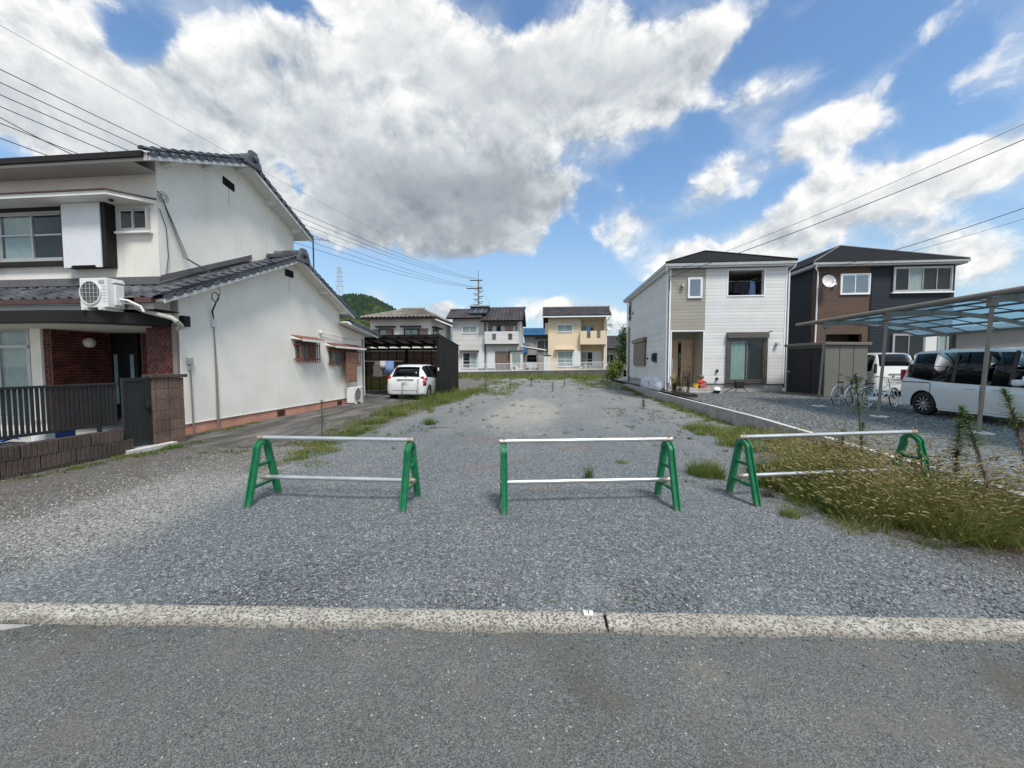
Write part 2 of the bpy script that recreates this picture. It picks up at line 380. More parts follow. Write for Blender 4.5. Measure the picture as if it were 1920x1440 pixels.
leaf_mat('foxtail_head', [(0.0, (0.16, 0.15, 0.05)), (0.4, (0.28, 0.24, 0.10)), (0.75, (0.38, 0.31, 0.16)), (1.0, (0.52, 0.45, 0.28))], 0.35)
leaf_mat('straw', [(0.0, (0.13, 0.085, 0.05)), (1.0, (0.32, 0.22, 0.13))], 0.1)
leaf_mat('weed_leaf', [(0.0, (0.045, 0.085, 0.02)), (0.6, (0.10, 0.15, 0.03)), (1.0, (0.19, 0.20, 0.06))])
leaf_mat('dead_leaf', [(0.0, (0.045, 0.036, 0.026)), (1.0, (0.13, 0.105, 0.075))], 0.1)
leaf_mat('tree_leaf', [(0.0, (0.018, 0.045, 0.010)), (0.6, (0.04, 0.085, 0.018)), (1.0, (0.10, 0.12, 0.03))])
leaf_mat('forest_leaf', [(0.0, (0.010, 0.026, 0.016)), (0.6, (0.020, 0.044, 0.024)), (1.0, (0.035, 0.062, 0.030))], 0.0, 0.9)
leaf_mat('bamboo_leaf', [(0.0, (0.030, 0.055, 0.018)), (0.6, (0.055, 0.085, 0.026)), (1.0, (0.10, 0.125, 0.04))], 0.1, 0.9)
def gravel_stone_mat():
    m, n, p, out = newmat('stone')
    g = n.node('ShaderNodeNewGeometry')
    n.put(p.inputs['Base Color'], n.ramp(g.outputs['Random Per Island'], [(0, (0.060, 0.067, 0.072)), (0.55, (0.135, 0.148, 0.155)), (0.88, (0.23, 0.245, 0.25)), (1, (0.42, 0.42, 0.40))]))
    p.inputs['Roughness'].default_value = 0.65
    m, n, p, out = newmat('stone_pale')
    g = n.node('ShaderNodeNewGeometry')
    n.put(p.inputs['Base Color'], n.ramp(g.outputs['Random Per Island'], [(0, (0.12, 0.12, 0.11)), (0.55, (0.23, 0.228, 0.21)), (1, (0.46, 0.45, 0.41))]))
    p.inputs['Roughness'].default_value = 0.7
gravel_stone_mat()

# ------------------------------------------------------------------ mesh builder
ORG = {}
def front(Y):  return lambda u, w, z: (u, Y - w, z)
def sideP(X):  return lambda u, w, z: (X + w, u, z)
def sideN(X):  return lambda u, w, z: (X - w, u, z)
IDENT = lambda x, y, z: (x, y, z)

class MB:
    def __init__(s): s.v = []; s.f = []
    def add(s, vs, fs, fr=None):
        o = len(s.v)
        s.v.extend([fr(*p) for p in vs] if fr else [tuple(p) for p in vs])
        s.f.extend([tuple(i + o for i in f) for f in fs]); return s
    def box(s, a0, a1, b0, b1, c0, c1, fr=None):
        vs = [(a, b, c) for a in (a0, a1) for b in (b0, b1) for c in (c0, c1)]
        return s.add(vs, [(0, 1, 3, 2), (4, 6, 7, 5), (0, 4, 5, 1), (2, 3, 7, 6), (0, 2, 6, 4), (1, 5, 7, 3)], fr)
    def hexa(s, p8, fr=None):
        return s.add(p8, [(0, 1, 2, 3), (7, 6, 5, 4), (0, 4, 5, 1), (1, 5, 6, 2), (2, 6, 7, 3), (3, 7, 4, 0)], fr)
    def prism(s, poly, w0, w1, fr):
        """poly in (u, z), extruded along w"""
        n = len(poly)
        vs = [(u, w0, z) for u, z in poly] + [(u, w1, z) for u, z in poly]
        fs = [tuple(range(n)), tuple(range(2 * n - 1, n - 1, -1))] + [(i, (i + 1) % n, (i + 1) % n + n, i + n) for i in range(n)]
        return s.add(vs, fs, fr)
    def slab(s, poly, z0, z1):
        n = len(poly)
        vs = [(x, y, z0) for x, y in poly] + [(x, y, z1) for x, y in poly]
        fs = [tuple(range(n)), tuple(range(2 * n - 1, n - 1, -1))] + [(i, (i + 1) % n, (i + 1) % n + n, i + n) for i in range(n)]
        return s.add(vs, fs)
    def tube(s, pts, r, n=6, cap=True, fr=None):
        pts = [Vector(fr(*p)) if fr else Vector(p) for p in pts]
        m = len(pts); rs = r if isinstance(r, (list, tuple)) else [r] * m
        o = len(s.v); up = None
        for i, p in enumerate(pts):
            t = (pts[min(i + 1, m - 1)] - pts[max(i - 1, 0)]).normalized()
            if up is None or abs(up.dot(t)) > 0.95:
                up = Vector((0, 0, 1)) if abs(t.z) < 0.9 else Vector((1, 0, 0))
            a = t.cross(up).normalized(); b = a.cross(t).normalized(); up = b
            for k in range(n):
                an = 2 * pi * k / n
                s.v.append(tuple(p + (a * cos(an) + b * sin(an)) * rs[i]))
        for i in range(m - 1):
            for k in range(n):
                k2 = (k + 1) % n
                s.f.append((o + i * n + k, o + i * n + k2, o + (i + 1) * n + k2, o + (i + 1) * n + k))
        if cap:
            s.f.append(tuple(o + k for k in range(n))[::-1]); s.f.append(tuple(o + (m - 1) * n + k for k in range(n)))
        return s
    def cyl(s, p, q, r, n=12, r2=None): return s.tube([p, q], [r, r if r2 is None else r2], n)
    def lathe(s, prof, fr, n=16, closed=False):
        """prof: (radius, h) ; fr maps (x,y,h) -> world"""
        o = len(s.v); m = len(prof)
        for r, h in prof:
            for k in range(n):
                a = 2 * pi * k / n
                s.v.append(tuple(fr(r * cos(a), r * sin(a), h)))
        for i in range(m - 1 + (1 if closed else 0)):
            i2 = (i + 1) % m
            for k in range(n):
                k2 = (k + 1) % n
                s.f.append((o + i * n + k, o + i * n + k2, o + i2 * n + k2, o + i2 * n + k))
        if not closed:
            if prof[0][0] > 1e-6: s.f.append(tuple(o + k for k in range(n))[::-1])
            if prof[-1][0] > 1e-6: s.f.append(tuple(o + (m - 1) * n + k for k in range(n)))
        return s
    def sphere(s, c, r, n=12, m=8, sc=(1, 1, 1)):
        prof = [(max(r * sin(pi * i / m), 1e-5), -r * cos(pi * i / m)) for i in range(m + 1)]
        return s.lathe(prof, lambda x, y, h: (c[0] + x * sc[0], c[1] + y * sc[1], c[2] + h * sc[2]), n)
    def mesh(s, name, org=(0, 0, 0), smooth=False, angle=40, recalc=True):
        me = bpy.data.meshes.new(name)
        me.from_pydata([(x - org[0], y - org[1], z - org[2]) for x, y, z in s.v], [], s.f)
        if recalc:
            bm = bmesh.new(); bm.from_mesh(me)
            bmesh.ops.recalc_face_normals(bm, faces=bm.faces[:])
            bm.to_mesh(me); bm.free()
        if smooth:
            me.shade_smooth(); me.set_sharp_from_angle(angle=R(angle))
        me.update()
        return me
    def build(s, name, mat, parent=None, smooth=False, bevel=0, angle=40, kind=None, label=None, recalc=True):
        org = (0, 0, 0); p = parent
        while p is not None:
            if p.name in ORG: org = ORG[p.name]; break
            p = p.parent
        me = s.mesh(name, org, smooth, angle, recalc)
        me.materials.append(MATS[mat] if isinstance(mat, str) else mat)
        o = bpy.data.objects.new(name, me); COL.objects.link(o)
        if parent is not None: o.parent = parent
        if bevel:
            b = o.modifiers.new('edge', 'BEVEL'); b.width = bevel; b.segments = 2; b.limit_method = 'ANGLE'; b.angle_limit = R(40)
        if kind: o['kind'] = kind
        if label: o['label'] = label
        return o

def tag(o, label, cat, group=None, kind=None):
    o['label'] = label; o['category'] = cat
    if group: o['group'] = group
    if kind: o['kind'] = kind
    return o
def thing(name, label, cat, loc, rot=0.0, group=None, local=False):
    o = bpy.data.objects.new(name, None); COL.objects.link(o)
    o.empty_display_size = 0.2
    o.location = loc; o.rotation_euler = (0, 0, rot)
    ORG[o.name] = (0, 0, 0) if (local or rot) else tuple(loc)
    return tag(o, label, cat, group)
def part(parent, name, mat, **kw):
    """shortcut: part(...)(builder)"""
    return lambda mb: mb.build(name, mat, parent, **kw)
def inst(src, parent, loc, rot=(0, 0, 0), name=None, scale=None):
    """another piece sharing src's mesh; loc in world for unrotated things"""
    o = src.copy(); COL.objects.link(o); o.parent = parent
    org = (0, 0, 0); p = parent
    while p is not None:
        if p.name in ORG: org = ORG[p.name]; break
        p = p.parent
    o.location = Vector(loc) - Vector(org); o.rotation_euler = rot
    if scale: o.scale = scale
    return o
def copy_tree(o, parent=None):
    c = o.copy(); COL.objects.link(c)
    if parent is not None: c.parent = parent
    for ch in o.children: copy_tree(ch, c)
    return c
def piece(name, mb, mat, smooth=False, bevel=0):
    """mesh data for pieces that are instanced (no object yet)"""
    me = mb.mesh(name, (0, 0, 0), smooth); me.materials.append(MATS[mat]); return me
def put(me, name, parent, loc, rot=(0, 0, 0), scale=None, bevel=0):
    o = bpy.data.objects.new(name, me); COL.objects.link(o); o.parent = parent
    org = (0, 0, 0); p = parent
    while p is not None:
        if p.name in ORG: org = ORG[p.name]; break
        p = p.parent
    o.location = Vector(loc) - Vector(org); o.rotation_euler = rot
    if scale: o.scale = scale
    if bevel:
        b = o.modifiers.new('edge', 'BEVEL'); b.width = bevel; b.segments = 1
    return o

def np_mesh(name, V, quads=None, tris=None, mat=None, smooth=False):
    me = bpy.data.meshes.new(name)
    V = np.asarray(V, dtype=np.float32)
    nq = 0 if quads is None else len(quads); nt = 0 if tris is None else len(tris)
    me.vertices.add(len(V)); me.vertices.foreach_set('co', V.ravel())
    loops = []
    if nq: loops.append(np.asarray(quads, dtype=np.int32).ravel())
    if nt: loops.append(np.asarray(tris, dtype=np.int32).ravel())
    L = np.concatenate(loops)
    me.loops.add(len(L)); me.loops.foreach_set('vertex_index', L)
    st = np.concatenate([np.arange(nq) * 4, nq * 4 + np.arange(nt) * 3]).astype(np.int32)
    me.polygons.add(nq + nt); me.polygons.foreach_set('loop_start', st)
    me.update(calc_edges=True); me.validate()
    if smooth: me.shade_smooth()
    if mat: me.materials.append(MATS[mat])
    o = bpy.data.objects.new(name, me); COL.objects.link(o)
    return o

# ------------------------------------------------------------------ ground height
def sstep(x, a, b):
    t = np.clip((np.asarray(x, dtype=float) - a) / (b - a), 0, 1); return t * t * (3 - 2 * t)
def zlot(x, y):
    """vacant lot: level near the road, rising a little to the back"""
    x = np.asarray(x, dtype=float)
    return 0.30 * sstep(y, 18, 40) + 0.06 * sstep(-x, 4.8, 7.2) - 0.13 * sstep(x, 2.4, 4.6) * sstep(y, 6.5, 11) * (1 - sstep(y, 20, 30))
def zright(x, y):
    return 0.225 + 0.12 * sstep(y, 9, 18)
def roadline(x): return 2.165 + 0.070 * x      # road-side edge of the kerb strip

# ================================================================== GROUND
def ground_mats():
    # ---- crushed-stone lot
    m, n, p, out = newmat('lot_gravel')
    g = n.node('ShaderNodeNewGeometry'); P = g.outputs['Position']
    s = n.node('ShaderNodeSeparateXYZ'); n.put(s.inputs[0], P)
    X, Y = s.outputs[0], s.outputs[1]
    flat = n.node('ShaderNodeCombineXYZ'); n.put(flat.inputs[0], X); n.put(flat.inputs[1], Y); Q = flat.outputs[0]
    big = n.noise(Q, 0.55, 5, 0.6); mid = n.noise(Q, 2.3, 5, 0.65); sm = n.noise(Q, 9, 4, 0.6)
    wob = n.math('MULTIPLY', n.math('SUBTRACT', mid, 0.5), 1.5)
    v1 = n.node('ShaderNodeTexVoronoi'); n.put(v1.inputs['Vector'], Q); v1.inputs['Scale'].default_value = 68
    v2 = n.node('ShaderNodeTexVoronoi'); n.put(v2.inputs['Vector'], Q); v2.inputs['Scale'].default_value = 150
    r1 = n.node('ShaderNodeSeparateColor'); n.put(r1.inputs[0], v1.outputs['Color'])
    r2 = n.node('ShaderNodeSeparateColor'); n.put(r2.inputs[0], v2.outputs['Color'])
    rnd = n.math('ADD', n.math('MULTIPLY', r1.outputs[0], 0.6), n.math('MULTIPLY', r2.outputs[0], 0.4))
    cold = n.ramp(rnd, [(0.12, (0.066, 0.076, 0.083)), (0.45, (0.125, 0.142, 0.152)), (0.70, (0.185, 0.206, 0.216)), (0.82, (0.25, 0.268, 0.268)), (0.93, (0.50, 0.505, 0.49))])
    pale = n.ramp(rnd, [(0.10, (0.13, 0.128, 0.115)), (0.45, (0.285, 0.28, 0.25)), (0.7, (0.39, 0.38, 0.34)), (0.9, (0.60, 0.585, 0.53))])
    soil = n.ramp(n.math('ADD', n.math('MULTIPLY', rnd, 0.55), n.math('MULTIPLY', sm, 0.45)), [(0.2, (0.050, 0.042, 0.033)), (0.5, (0.115, 0.096, 0.076)), (0.72, (0.18, 0.158, 0.13)), (0.92, (0.32, 0.30, 0.26))])
    # far, worn stone is paler; pale track down the middle
    def ell(cx, cy, rx, ry, a=0.45, b=1.25):
        dx = n.math('DIVIDE', n.math('SUBTRACT', X, cx), rx); dy = n.math('DIVIDE', n.math('SUBTRACT', Y, cy), ry)
        d = n.math('SQRT', n.math('ADD', n.math('MULTIPLY', dx, dx), n.math('MULTIPLY', dy, dy)))
        return n.rng(n.math('ADD', d, n.math('MULTIPLY', wob, 0.45)), a, b, 1.0, 0.0)
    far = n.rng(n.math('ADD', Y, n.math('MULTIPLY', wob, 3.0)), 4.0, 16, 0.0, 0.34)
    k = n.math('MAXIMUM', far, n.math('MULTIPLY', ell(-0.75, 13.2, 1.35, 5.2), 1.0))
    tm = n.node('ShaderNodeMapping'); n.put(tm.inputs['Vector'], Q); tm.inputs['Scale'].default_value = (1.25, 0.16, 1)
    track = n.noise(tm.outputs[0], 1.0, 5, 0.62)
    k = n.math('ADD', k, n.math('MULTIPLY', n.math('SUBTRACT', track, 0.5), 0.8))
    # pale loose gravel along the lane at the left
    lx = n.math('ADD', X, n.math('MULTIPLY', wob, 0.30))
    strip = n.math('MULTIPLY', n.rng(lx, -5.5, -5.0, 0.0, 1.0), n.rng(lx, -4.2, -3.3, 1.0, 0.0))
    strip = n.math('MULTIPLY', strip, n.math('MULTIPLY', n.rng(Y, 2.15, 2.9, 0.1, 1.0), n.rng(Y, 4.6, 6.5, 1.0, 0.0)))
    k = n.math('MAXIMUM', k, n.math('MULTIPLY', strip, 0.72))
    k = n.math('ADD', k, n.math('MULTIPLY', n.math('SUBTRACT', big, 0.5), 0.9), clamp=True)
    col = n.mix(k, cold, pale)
    # trodden earth of the lane
    lane = n.rng(lx, -5.35, -4.95, 1.0, 0.0)
    lane2 = n.math('MULTIPLY', n.rng(lx, -4.35, -3.95, 1.0, 0.0), n.rng(Y, 4.6, 5.3, 0.0, 1.0))
    lane = n.math('MAXIMUM', lane, lane2)
    lane = n.math('MULTIPLY', lane, n.rng(n.math('ADD', mid, n.math('MULTIPLY', sm, 0.3)), 0.45, 0.70, 1.0, 0.7))
    col = n.mix(lane, col, soil)
    # earth patches, rust-coloured stains and bare soil under the weeds
    pat = n.math('MULTIPLY', n.rng(n.noise(Q, 1.1, 6, 0.7), 0.56, 0.70), n.rng(Y, 3.6, 5.0, 0.0, 0.6))
    col = n.mix(pat, col, soil)
    for cx, cy, rx, ry in ((-0.05, 4.75, 0.20, 0.16), (-0.95, 5.6, 0.30, 0.22), (0.55, 7.2, 0.3, 0.3), (-1.4, 7.8, 0.4, 0.3)):
        col = n.mix(n.math('MULTIPLY', ell(cx, cy, rx, ry, 0.2, 1.5), 0.42), col, n.mix(rnd, (0.15, 0.085, 0.065), (0.30, 0.21, 0.17)))
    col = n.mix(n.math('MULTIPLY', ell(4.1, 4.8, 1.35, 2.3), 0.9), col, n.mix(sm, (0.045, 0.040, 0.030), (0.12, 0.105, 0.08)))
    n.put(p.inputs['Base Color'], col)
    p.inputs['Roughness'].default_value = 0.82
    p.inputs['Specular IOR Level'].default_value = 0.35
    d1 = n.rng(v1.outputs['Distance'], 0.0, 0.6, 1.0, 0.0); d2 = n.rng(v2.outputs['Distance'], 0.0, 0.6, 1.0, 0.0)
    h = n.math('ADD', n.math('MULTIPLY', d1, n.math('ADD', r1.outputs[1], 0.3)), n.math('MULTIPLY', d2, 0.4))
    n.put(p.inputs['Normal'], n.bump(h, 0.9, 0.010))
    # ---- darker, coarser gravel of the right-hand plot
    m, n, p, out = newmat('yard_gravel')
    g = n.node('ShaderNodeNewGeometry'); P = g.outputs['Position']
    v1 = n.node('ShaderNodeTexVoronoi'); n.put(v1.inputs['Vector'], P); v1.inputs['Scale'].default_value = 34
    r1 = n.node('ShaderNodeSeparateColor'); n.put(r1.inputs[0], v1.outputs['Color'])
    mid = n.noise(P, 1.2, 5, 0.65)
    c = n.ramp(r1.outputs[0], [(0.1, (0.040, 0.046, 0.046)), (0.5, (0.095, 0.108, 0.108)), (0.8, (0.165, 0.18, 0.178)), (0.97, (0.36, 0.37, 0.36))])
    c = n.mix(n.rng(mid, 0.35, 0.7, 0, 0.35), c, n.mix(r1.outputs[1], (0.10, 0.10, 0.09), (0.20, 0.20, 0.18)))
    n.put(p.inputs['Base Color'], c); p.inputs['Roughness'].default_value = 0.85
    n.put(p.inputs['Normal'], n.bump(n.rng(v1.outputs['Distance'], 0, 0.6, 1, 0), 1.0, 0.016))
    # ---- asphalt of the road in front
    m, n, p, out = newmat('asphalt')
    g = n.node('ShaderNodeNewGeometry'); P = g.outputs['Position']
    s = n.node('ShaderNodeSeparateXYZ'); n.put(s.inputs[0], P)
    v = n.node('ShaderNodeTexVoronoi'); n.put(v.inputs['Vector'], P); v.inputs['Scale'].default_value = 210
    r = n.node('ShaderNodeSeparateColor'); n.put(r.inputs[0], v.outputs['Color'])
    v3 = n.node('ShaderNodeTexVoronoi'); n.put(v3.inputs['Vector'], P); v3.inputs['Scale'].default_value = 62
    r3 = n.node('ShaderNodeSeparateColor'); n.put(r3.inputs[0], v3.outputs['Color'])
    big = n.noise(P, 0.8, 6, 0.62); mid = n.noise(P, 3.2, 5, 0.65); fine = n.noise(P, 40, 3, 0.6)
    c = n.ramp(n.math('ADD', n.math('MULTIPLY', r.outputs[0], 0.7), n.math('MULTIPLY', fine, 0.3)), [(0.15, (0.045, 0.050, 0.048)), (0.5, (0.105, 0.113, 0.108)), (0.78, (0.165, 0.174, 0.166)), (0.97, (0.30, 0.31, 0.29))])
    fleck = n.math('MULTIPLY', n.rng(r3.outputs[0], 0.955, 0.97, 0, 1), n.rng(v3.outputs['Distance'], 0.16, 0.34, 1, 0))
    c = n.mix(n.math('MULTIPLY', fleck, 0.85), c, (0.50, 0.50, 0.47))
    c = n.mix(n.rng(mid, 0.48, 0.70, 0.0, 0.5), c, (0.160, 0.140, 0.115))
    c = n.mix(n.rng(n.noise(P, 1.7, 7, 0.7, 0.6), 0.52, 0.66, 0.0, 0.55), c, n.mix(1.0, c, (1.35, 1.32, 1.25), 'MULTIPLY'))
    c = n.mix(n.rng(big, 0.48, 0.66, 0.0, 0.75), c, n.mix(1.0, c, (0.60, 0.58, 0.56), 'MULTIPLY'))
    cr = n.noise(n.vmath('ADD', P, (3.3, 1.7, 0)), 0.55, 7, 0.6)
    crack = n.math('MULTIPLY', n.rng(n.math('ABSOLUTE', n.math('SUBTRACT', cr, 0.5)), 0.0006, 0.0022, 1, 0), n.math('MULTIPLY', n.rng(s.outputs[0], 0.35, 0.8, 0, 1), n.rng(s.outputs[1], 1.35, 1.6, 1, 0)))
    c = n.mix(n.math('MULTIPLY', crack, 0.85), c, (0.02, 0.02, 0.02))
    n.put(p.inputs['Base Color'], c)
    n.put(p.inputs['Roughness'], n.rng(mid, 0.3, 0.7, 0.70, 0.85)); p.inputs['Specular IOR Level'].default_value = 0.4
    n.put(p.inputs['Normal'], n.bump(n.math('SUBTRACT', n.rng(v.outputs['Distance'], 0, 0.6, 1, 0), crack), 0.7, 0.004))
    # ---- old stained asphalt beside the left house
    m, n, p, out = newmat('old_asphalt')
    g = n.node('ShaderNodeNewGeometry'); P = g.outputs['Position']
    mp = n.node('ShaderNodeMapping'); n.put(mp.inputs['Vector'], P); mp.inputs['Scale'].default_value = (2.2, 0.35, 1)
    a = n.noise(mp.outputs[0], 1.2, 7, 0.66); b = n.noise(P, 30, 4, 0.6); d = n.noise(P, 1.0, 6, 0.6)
    c = n.ramp(a, [(0.32, (0.030, 0.028, 0.026)), (0.46, (0.062, 0.057, 0.053)), (0.58, (0.12, 0.112, 0.102)), (0.72, (0.20, 0.185, 0.165))])
    c = n.mix(n.rng(b, 0.35, 0.7, 0, 0.5), c, n.mix(1.0, c, (1.5, 1.5, 1.5), 'MULTIPLY'))
    c = n.mix(n.rng(d, 0.52, 0.72, 0, 0.55), c, (0.055, 0.055, 0.025))
    n.put(p.inputs['Base Color'], c); p.inputs['Roughness'].default_value = 0.9
    n.put(p.inputs['Normal'], n.bump(b, 0.6, 0.01))
    # ---- washed-out kerb concrete
    m, n, p, out = newmat('kerb_concrete')
    g = n.node('ShaderNodeNewGeometry'); P = g.outputs['Position']
    v = n.node('ShaderNodeTexVoronoi'); n.put(v.inputs['Vector'], P); v.inputs['Scale'].default_value = 62
    r = n.node('ShaderNodeSeparateColor'); n.put(r.inputs[0], v.outputs['Color'])
    mid = n.noise(P, 5, 6, 0.65); fine = n.noise(P, 70, 4, 0.6); big = n.noise(P, 1.2, 4, 0.6)
    c = n.mix(n.rng(mid, 0.3, 0.7), (0.30, 0.28, 0.235), (0.47, 0.45, 0.395))
    c = n.mix(n.rng(fine, 0.4, 0.7, 0, 0.3), c, (0.28, 0.265, 0.235))
    pit = n.math('MAXIMUM', n.rng(n.noise(P, 66, 5, 0.68, 0.0), 0.535, 0.59, 0, 1), n.math('MULTIPLY', n.rng(r.outputs[0], 0.80, 0.84, 0, 1), n.rng(v.outputs['Distance'], 0.15, 0.4, 1, 0)))
    c = n.mix(n.math('MULTIPLY', pit, 0.95), c, n.mix(r.outputs[1], (0.07, 0.07, 0.065), (0.20, 0.185, 0.15)))
    c = n.mix(n.rng(big, 0.5, 0.72, 0, 0.5), c, (0.26, 0.245, 0.21))
    s = n.node('ShaderNodeSeparateXYZ'); n.put(s.inputs[0], P)
    across = n.math('SUBTRACT', s.outputs[1], n.math('ADD', n.math('MULTIPLY', s.outputs[0], 0.070), 2.165))
    edge = n.math('MAXIMUM', n.rng(n.math('ADD', across, n.math('MULTIPLY', mid, 0.05)), 0.035, 0.075, 1, 0), n.rng(n.math('ADD', across, n.math('MULTIPLY', mid, 0.06)), 0.17, 0.205, 0, 1))
    c = n.mix(n.math('MULTIPLY', edge, 0.65), c, n.mix(fine, (0.10, 0.095, 0.08), (0.24, 0.225, 0.19)))
    n.put(p.inputs['Base Color'], c); p.inputs['Roughness'].default_value = 0.95
    h = n.math('SUBTRACT', n.math('MULTIPLY', fine, 0.5), pit)
    n.put(p.inputs['Normal'], n.bump(h, 1.0, 0.010))
ground_mats()

def sheet(name, xs, ys, zf, mat, mask=None):
    xs = np.asarray(xs); ys = np.asarray(ys)
    Xg, Yg = np.meshgrid(xs, ys)
    Z = zf(Xg, Yg)
    V = np.stack([Xg.ravel(), Yg.ravel(), np.broadcast_to(Z, Xg.shape).ravel()], 1)
    nx, ny = len(xs), len(ys)
    i = np.arange(nx * ny).reshape(ny, nx)
    q = np.stack([i[:-1, :-1].ravel(), i[:-1, 1:].ravel(), i[1:, 1:].ravel(), i[1:, :-1].ravel()], 1)
    o = np_mesh(name, V, quads=q, mat=mat, smooth=True)
    o['kind'] = 'structure'
    return o

# far ground to the horizon
sheet('ground', np.linspace(-2500, 2500, 30), np.linspace(-300, 4000, 30), lambda x, y: x * 0 - 0.6, 'soil')
# road: follows the kerb line
xs = np.linspace(-45, 45, 90)
V = []; 
for t in np.linspace(0, 1, 24):
    for x in xs:
        y1 = roadline(x) + 0.06; y0 = -16
        V.append((x, y0 + (y1 - y0) * t, 0.0))
i = np.arange(24 * 90).reshape(24, 90)
q = np.stack([i[:-1, :-1].ravel(), i[:-1, 1:].ravel(), i[1:, 1:].ravel(), i[1:, :-1].ravel()], 1)
o = np_mesh('road', V, quads=q, mat='asphalt', smooth=True); o['kind'] = 'structure'

# gravel lot (slightly uneven)
def bumps(x, y):
    return 0.012 * np.sin(1.9 * x + 0.7 * y) * np.sin(1.3 * y - 0.4 * x) + 0.007 * np.sin(5.1 * x + 1.0) * np.sin(4.3 * y)
xs = np.concatenate([np.linspace(-40, -9, 20)[:-1], np.linspace(-9, 6, 130), np.linspace(6, 40, 20)[1:]])
ts = np.concatenate([np.linspace(0, 0.25, 90)[:-1], np.linspace(0.25, 1, 70)])
Xg, Tg = np.meshgrid(xs, ts)
Y0 = roadline(Xg) + 0.15; Yg = Y0 + (40.2 - Y0) * Tg
Z = zlot(Xg, Yg) + 0.012 + bumps(Xg, Yg) * sstep(Tg, 0, 0.02)
V = np.stack([Xg.ravel(), Yg.ravel(), Z.ravel()], 1)
nx, ny = len(xs), len(ts); i = np.arange(nx * ny).reshape(ny, nx)
q = np.stack([i[:-1, :-1].ravel(), i[:-1, 1:].ravel(), i[1:, 1:].ravel(), i[1:, :-1].ravel()], 1)
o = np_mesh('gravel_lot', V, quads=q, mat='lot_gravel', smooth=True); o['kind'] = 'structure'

# raised plot on the right
def zr(x, y): return zright(x, y) - 0.24 * (1 - sstep(y, 2.9, 3.9)) + 0.4 * bumps(x, y)
def wallx(y): return np.interp(y, [3.0, 4.0, 10.0, 26, 60], [4.60, 4.68, 5.12, 5.14, 5.14])
ys = np.concatenate([np.linspace(2.9, 12, 60)[:-1], np.linspace(12, 40.2, 50)]); us = np.concatenate([np.linspace(0, 8, 40)[:-1], np.linspace(8, 45, 20)])
Ug, Yg = np.meshgrid(us, ys); Xg = wallx(Yg) + 0.06 + Ug
V = np.stack([Xg.ravel(), Yg.ravel(), zr(Xg, Yg).ravel()], 1)
nx, ny = len(us), len(ys); i = np.arange(nx * ny).reshape(ny, nx)
q = np.stack([i[:-1, :-1].ravel(), i[:-1, 1:].ravel(), i[1:, 1:].ravel(), i[1:, :-1].ravel()], 1)
o = np_mesh('gravel_yard', V, quads=q, mat='yard_gravel', smooth=True); o['kind'] = 'structure'

# terrace of the far houses
def zterr(x): return 0.93 + 0.017 * x
sheet('terrace', np.linspace(-90, 90, 40), np.linspace(40.1, 170, 30), lambda x, y: zterr(np.clip(x, -20, 15)) - 0.02, 'soil')

# old asphalt drive between the house and the lot: ragged outer edge
m = MB()
pts_r = [(-6.6, 6.2), (-5.6, 6.5), (-5.05, 6.9), (-4.95, 8.2), (-5.0, 9.6), (-5.02, 11.5), (-4.92, 13.5), (-4.9, 15.5), (-4.85, 17.5), (-4.8, 22.5)]
row = []
for k in range(len(pts_r) - 1):
    (x0, y0), (x1, y1) = pts_r[k], pts_r[k + 1]
    nn = max(2, int(abs(y1 - y0) / 0.15))
    for j in range(nn):
        t = j / nn
        row.append((x0 + (x1 - x0) * t + random.uniform(-0.07, 0.07), y0 + (y1 - y0) * t))
V = []; 
for x, y in row:
    for t in np.linspace(0, 1, 8):
        xx = -7.57 - (0 if y < 15.4 else 1.6) + (x + 7.57 + (0 if y < 15.4 else 1.6)) * t
        V.append((xx, y, float(zlot(xx, y)) + 0.018 + float(bumps(xx, y)) * 0.8))
nx = 8; ny = len(row); i = np.arange(nx * ny).reshape(ny, nx)
q = np.stack([i[:-1, :-1].ravel(), i[:-1, 1:].ravel(), i[1:, 1:].ravel(), i[1:, :-1].ravel()], 1)
o = np_mesh('driveway', V, quads=q, mat='old_asphalt', smooth=True); o['kind'] = 'structure'
# paved strip behind the garden fence
sheet('courtyard', np.linspace(-18, -7.06, 12), np.linspace(2.4, 6.72, 12), lambda x, y: x * 0 + 0.10, 'concrete')
sheet('porch_floor', np.linspace(-18, -7.66, 12), np.linspace(6.721, 8.6, 6), lambda x, y: x * 0 + 0.10, 'concrete')
# pale concrete apron where the side lane meets the road
m = MB(); m.slab([(-9.0, roadline(-9) - 0.02), (-9.0, 1.15), (-3.6, 1.72), (-3.22, 1.86), (-3.05, roadline(-3.05) - 0.015)], -0.02, 0.006)
m.build('pavement', 'concrete', None, kind='structure')

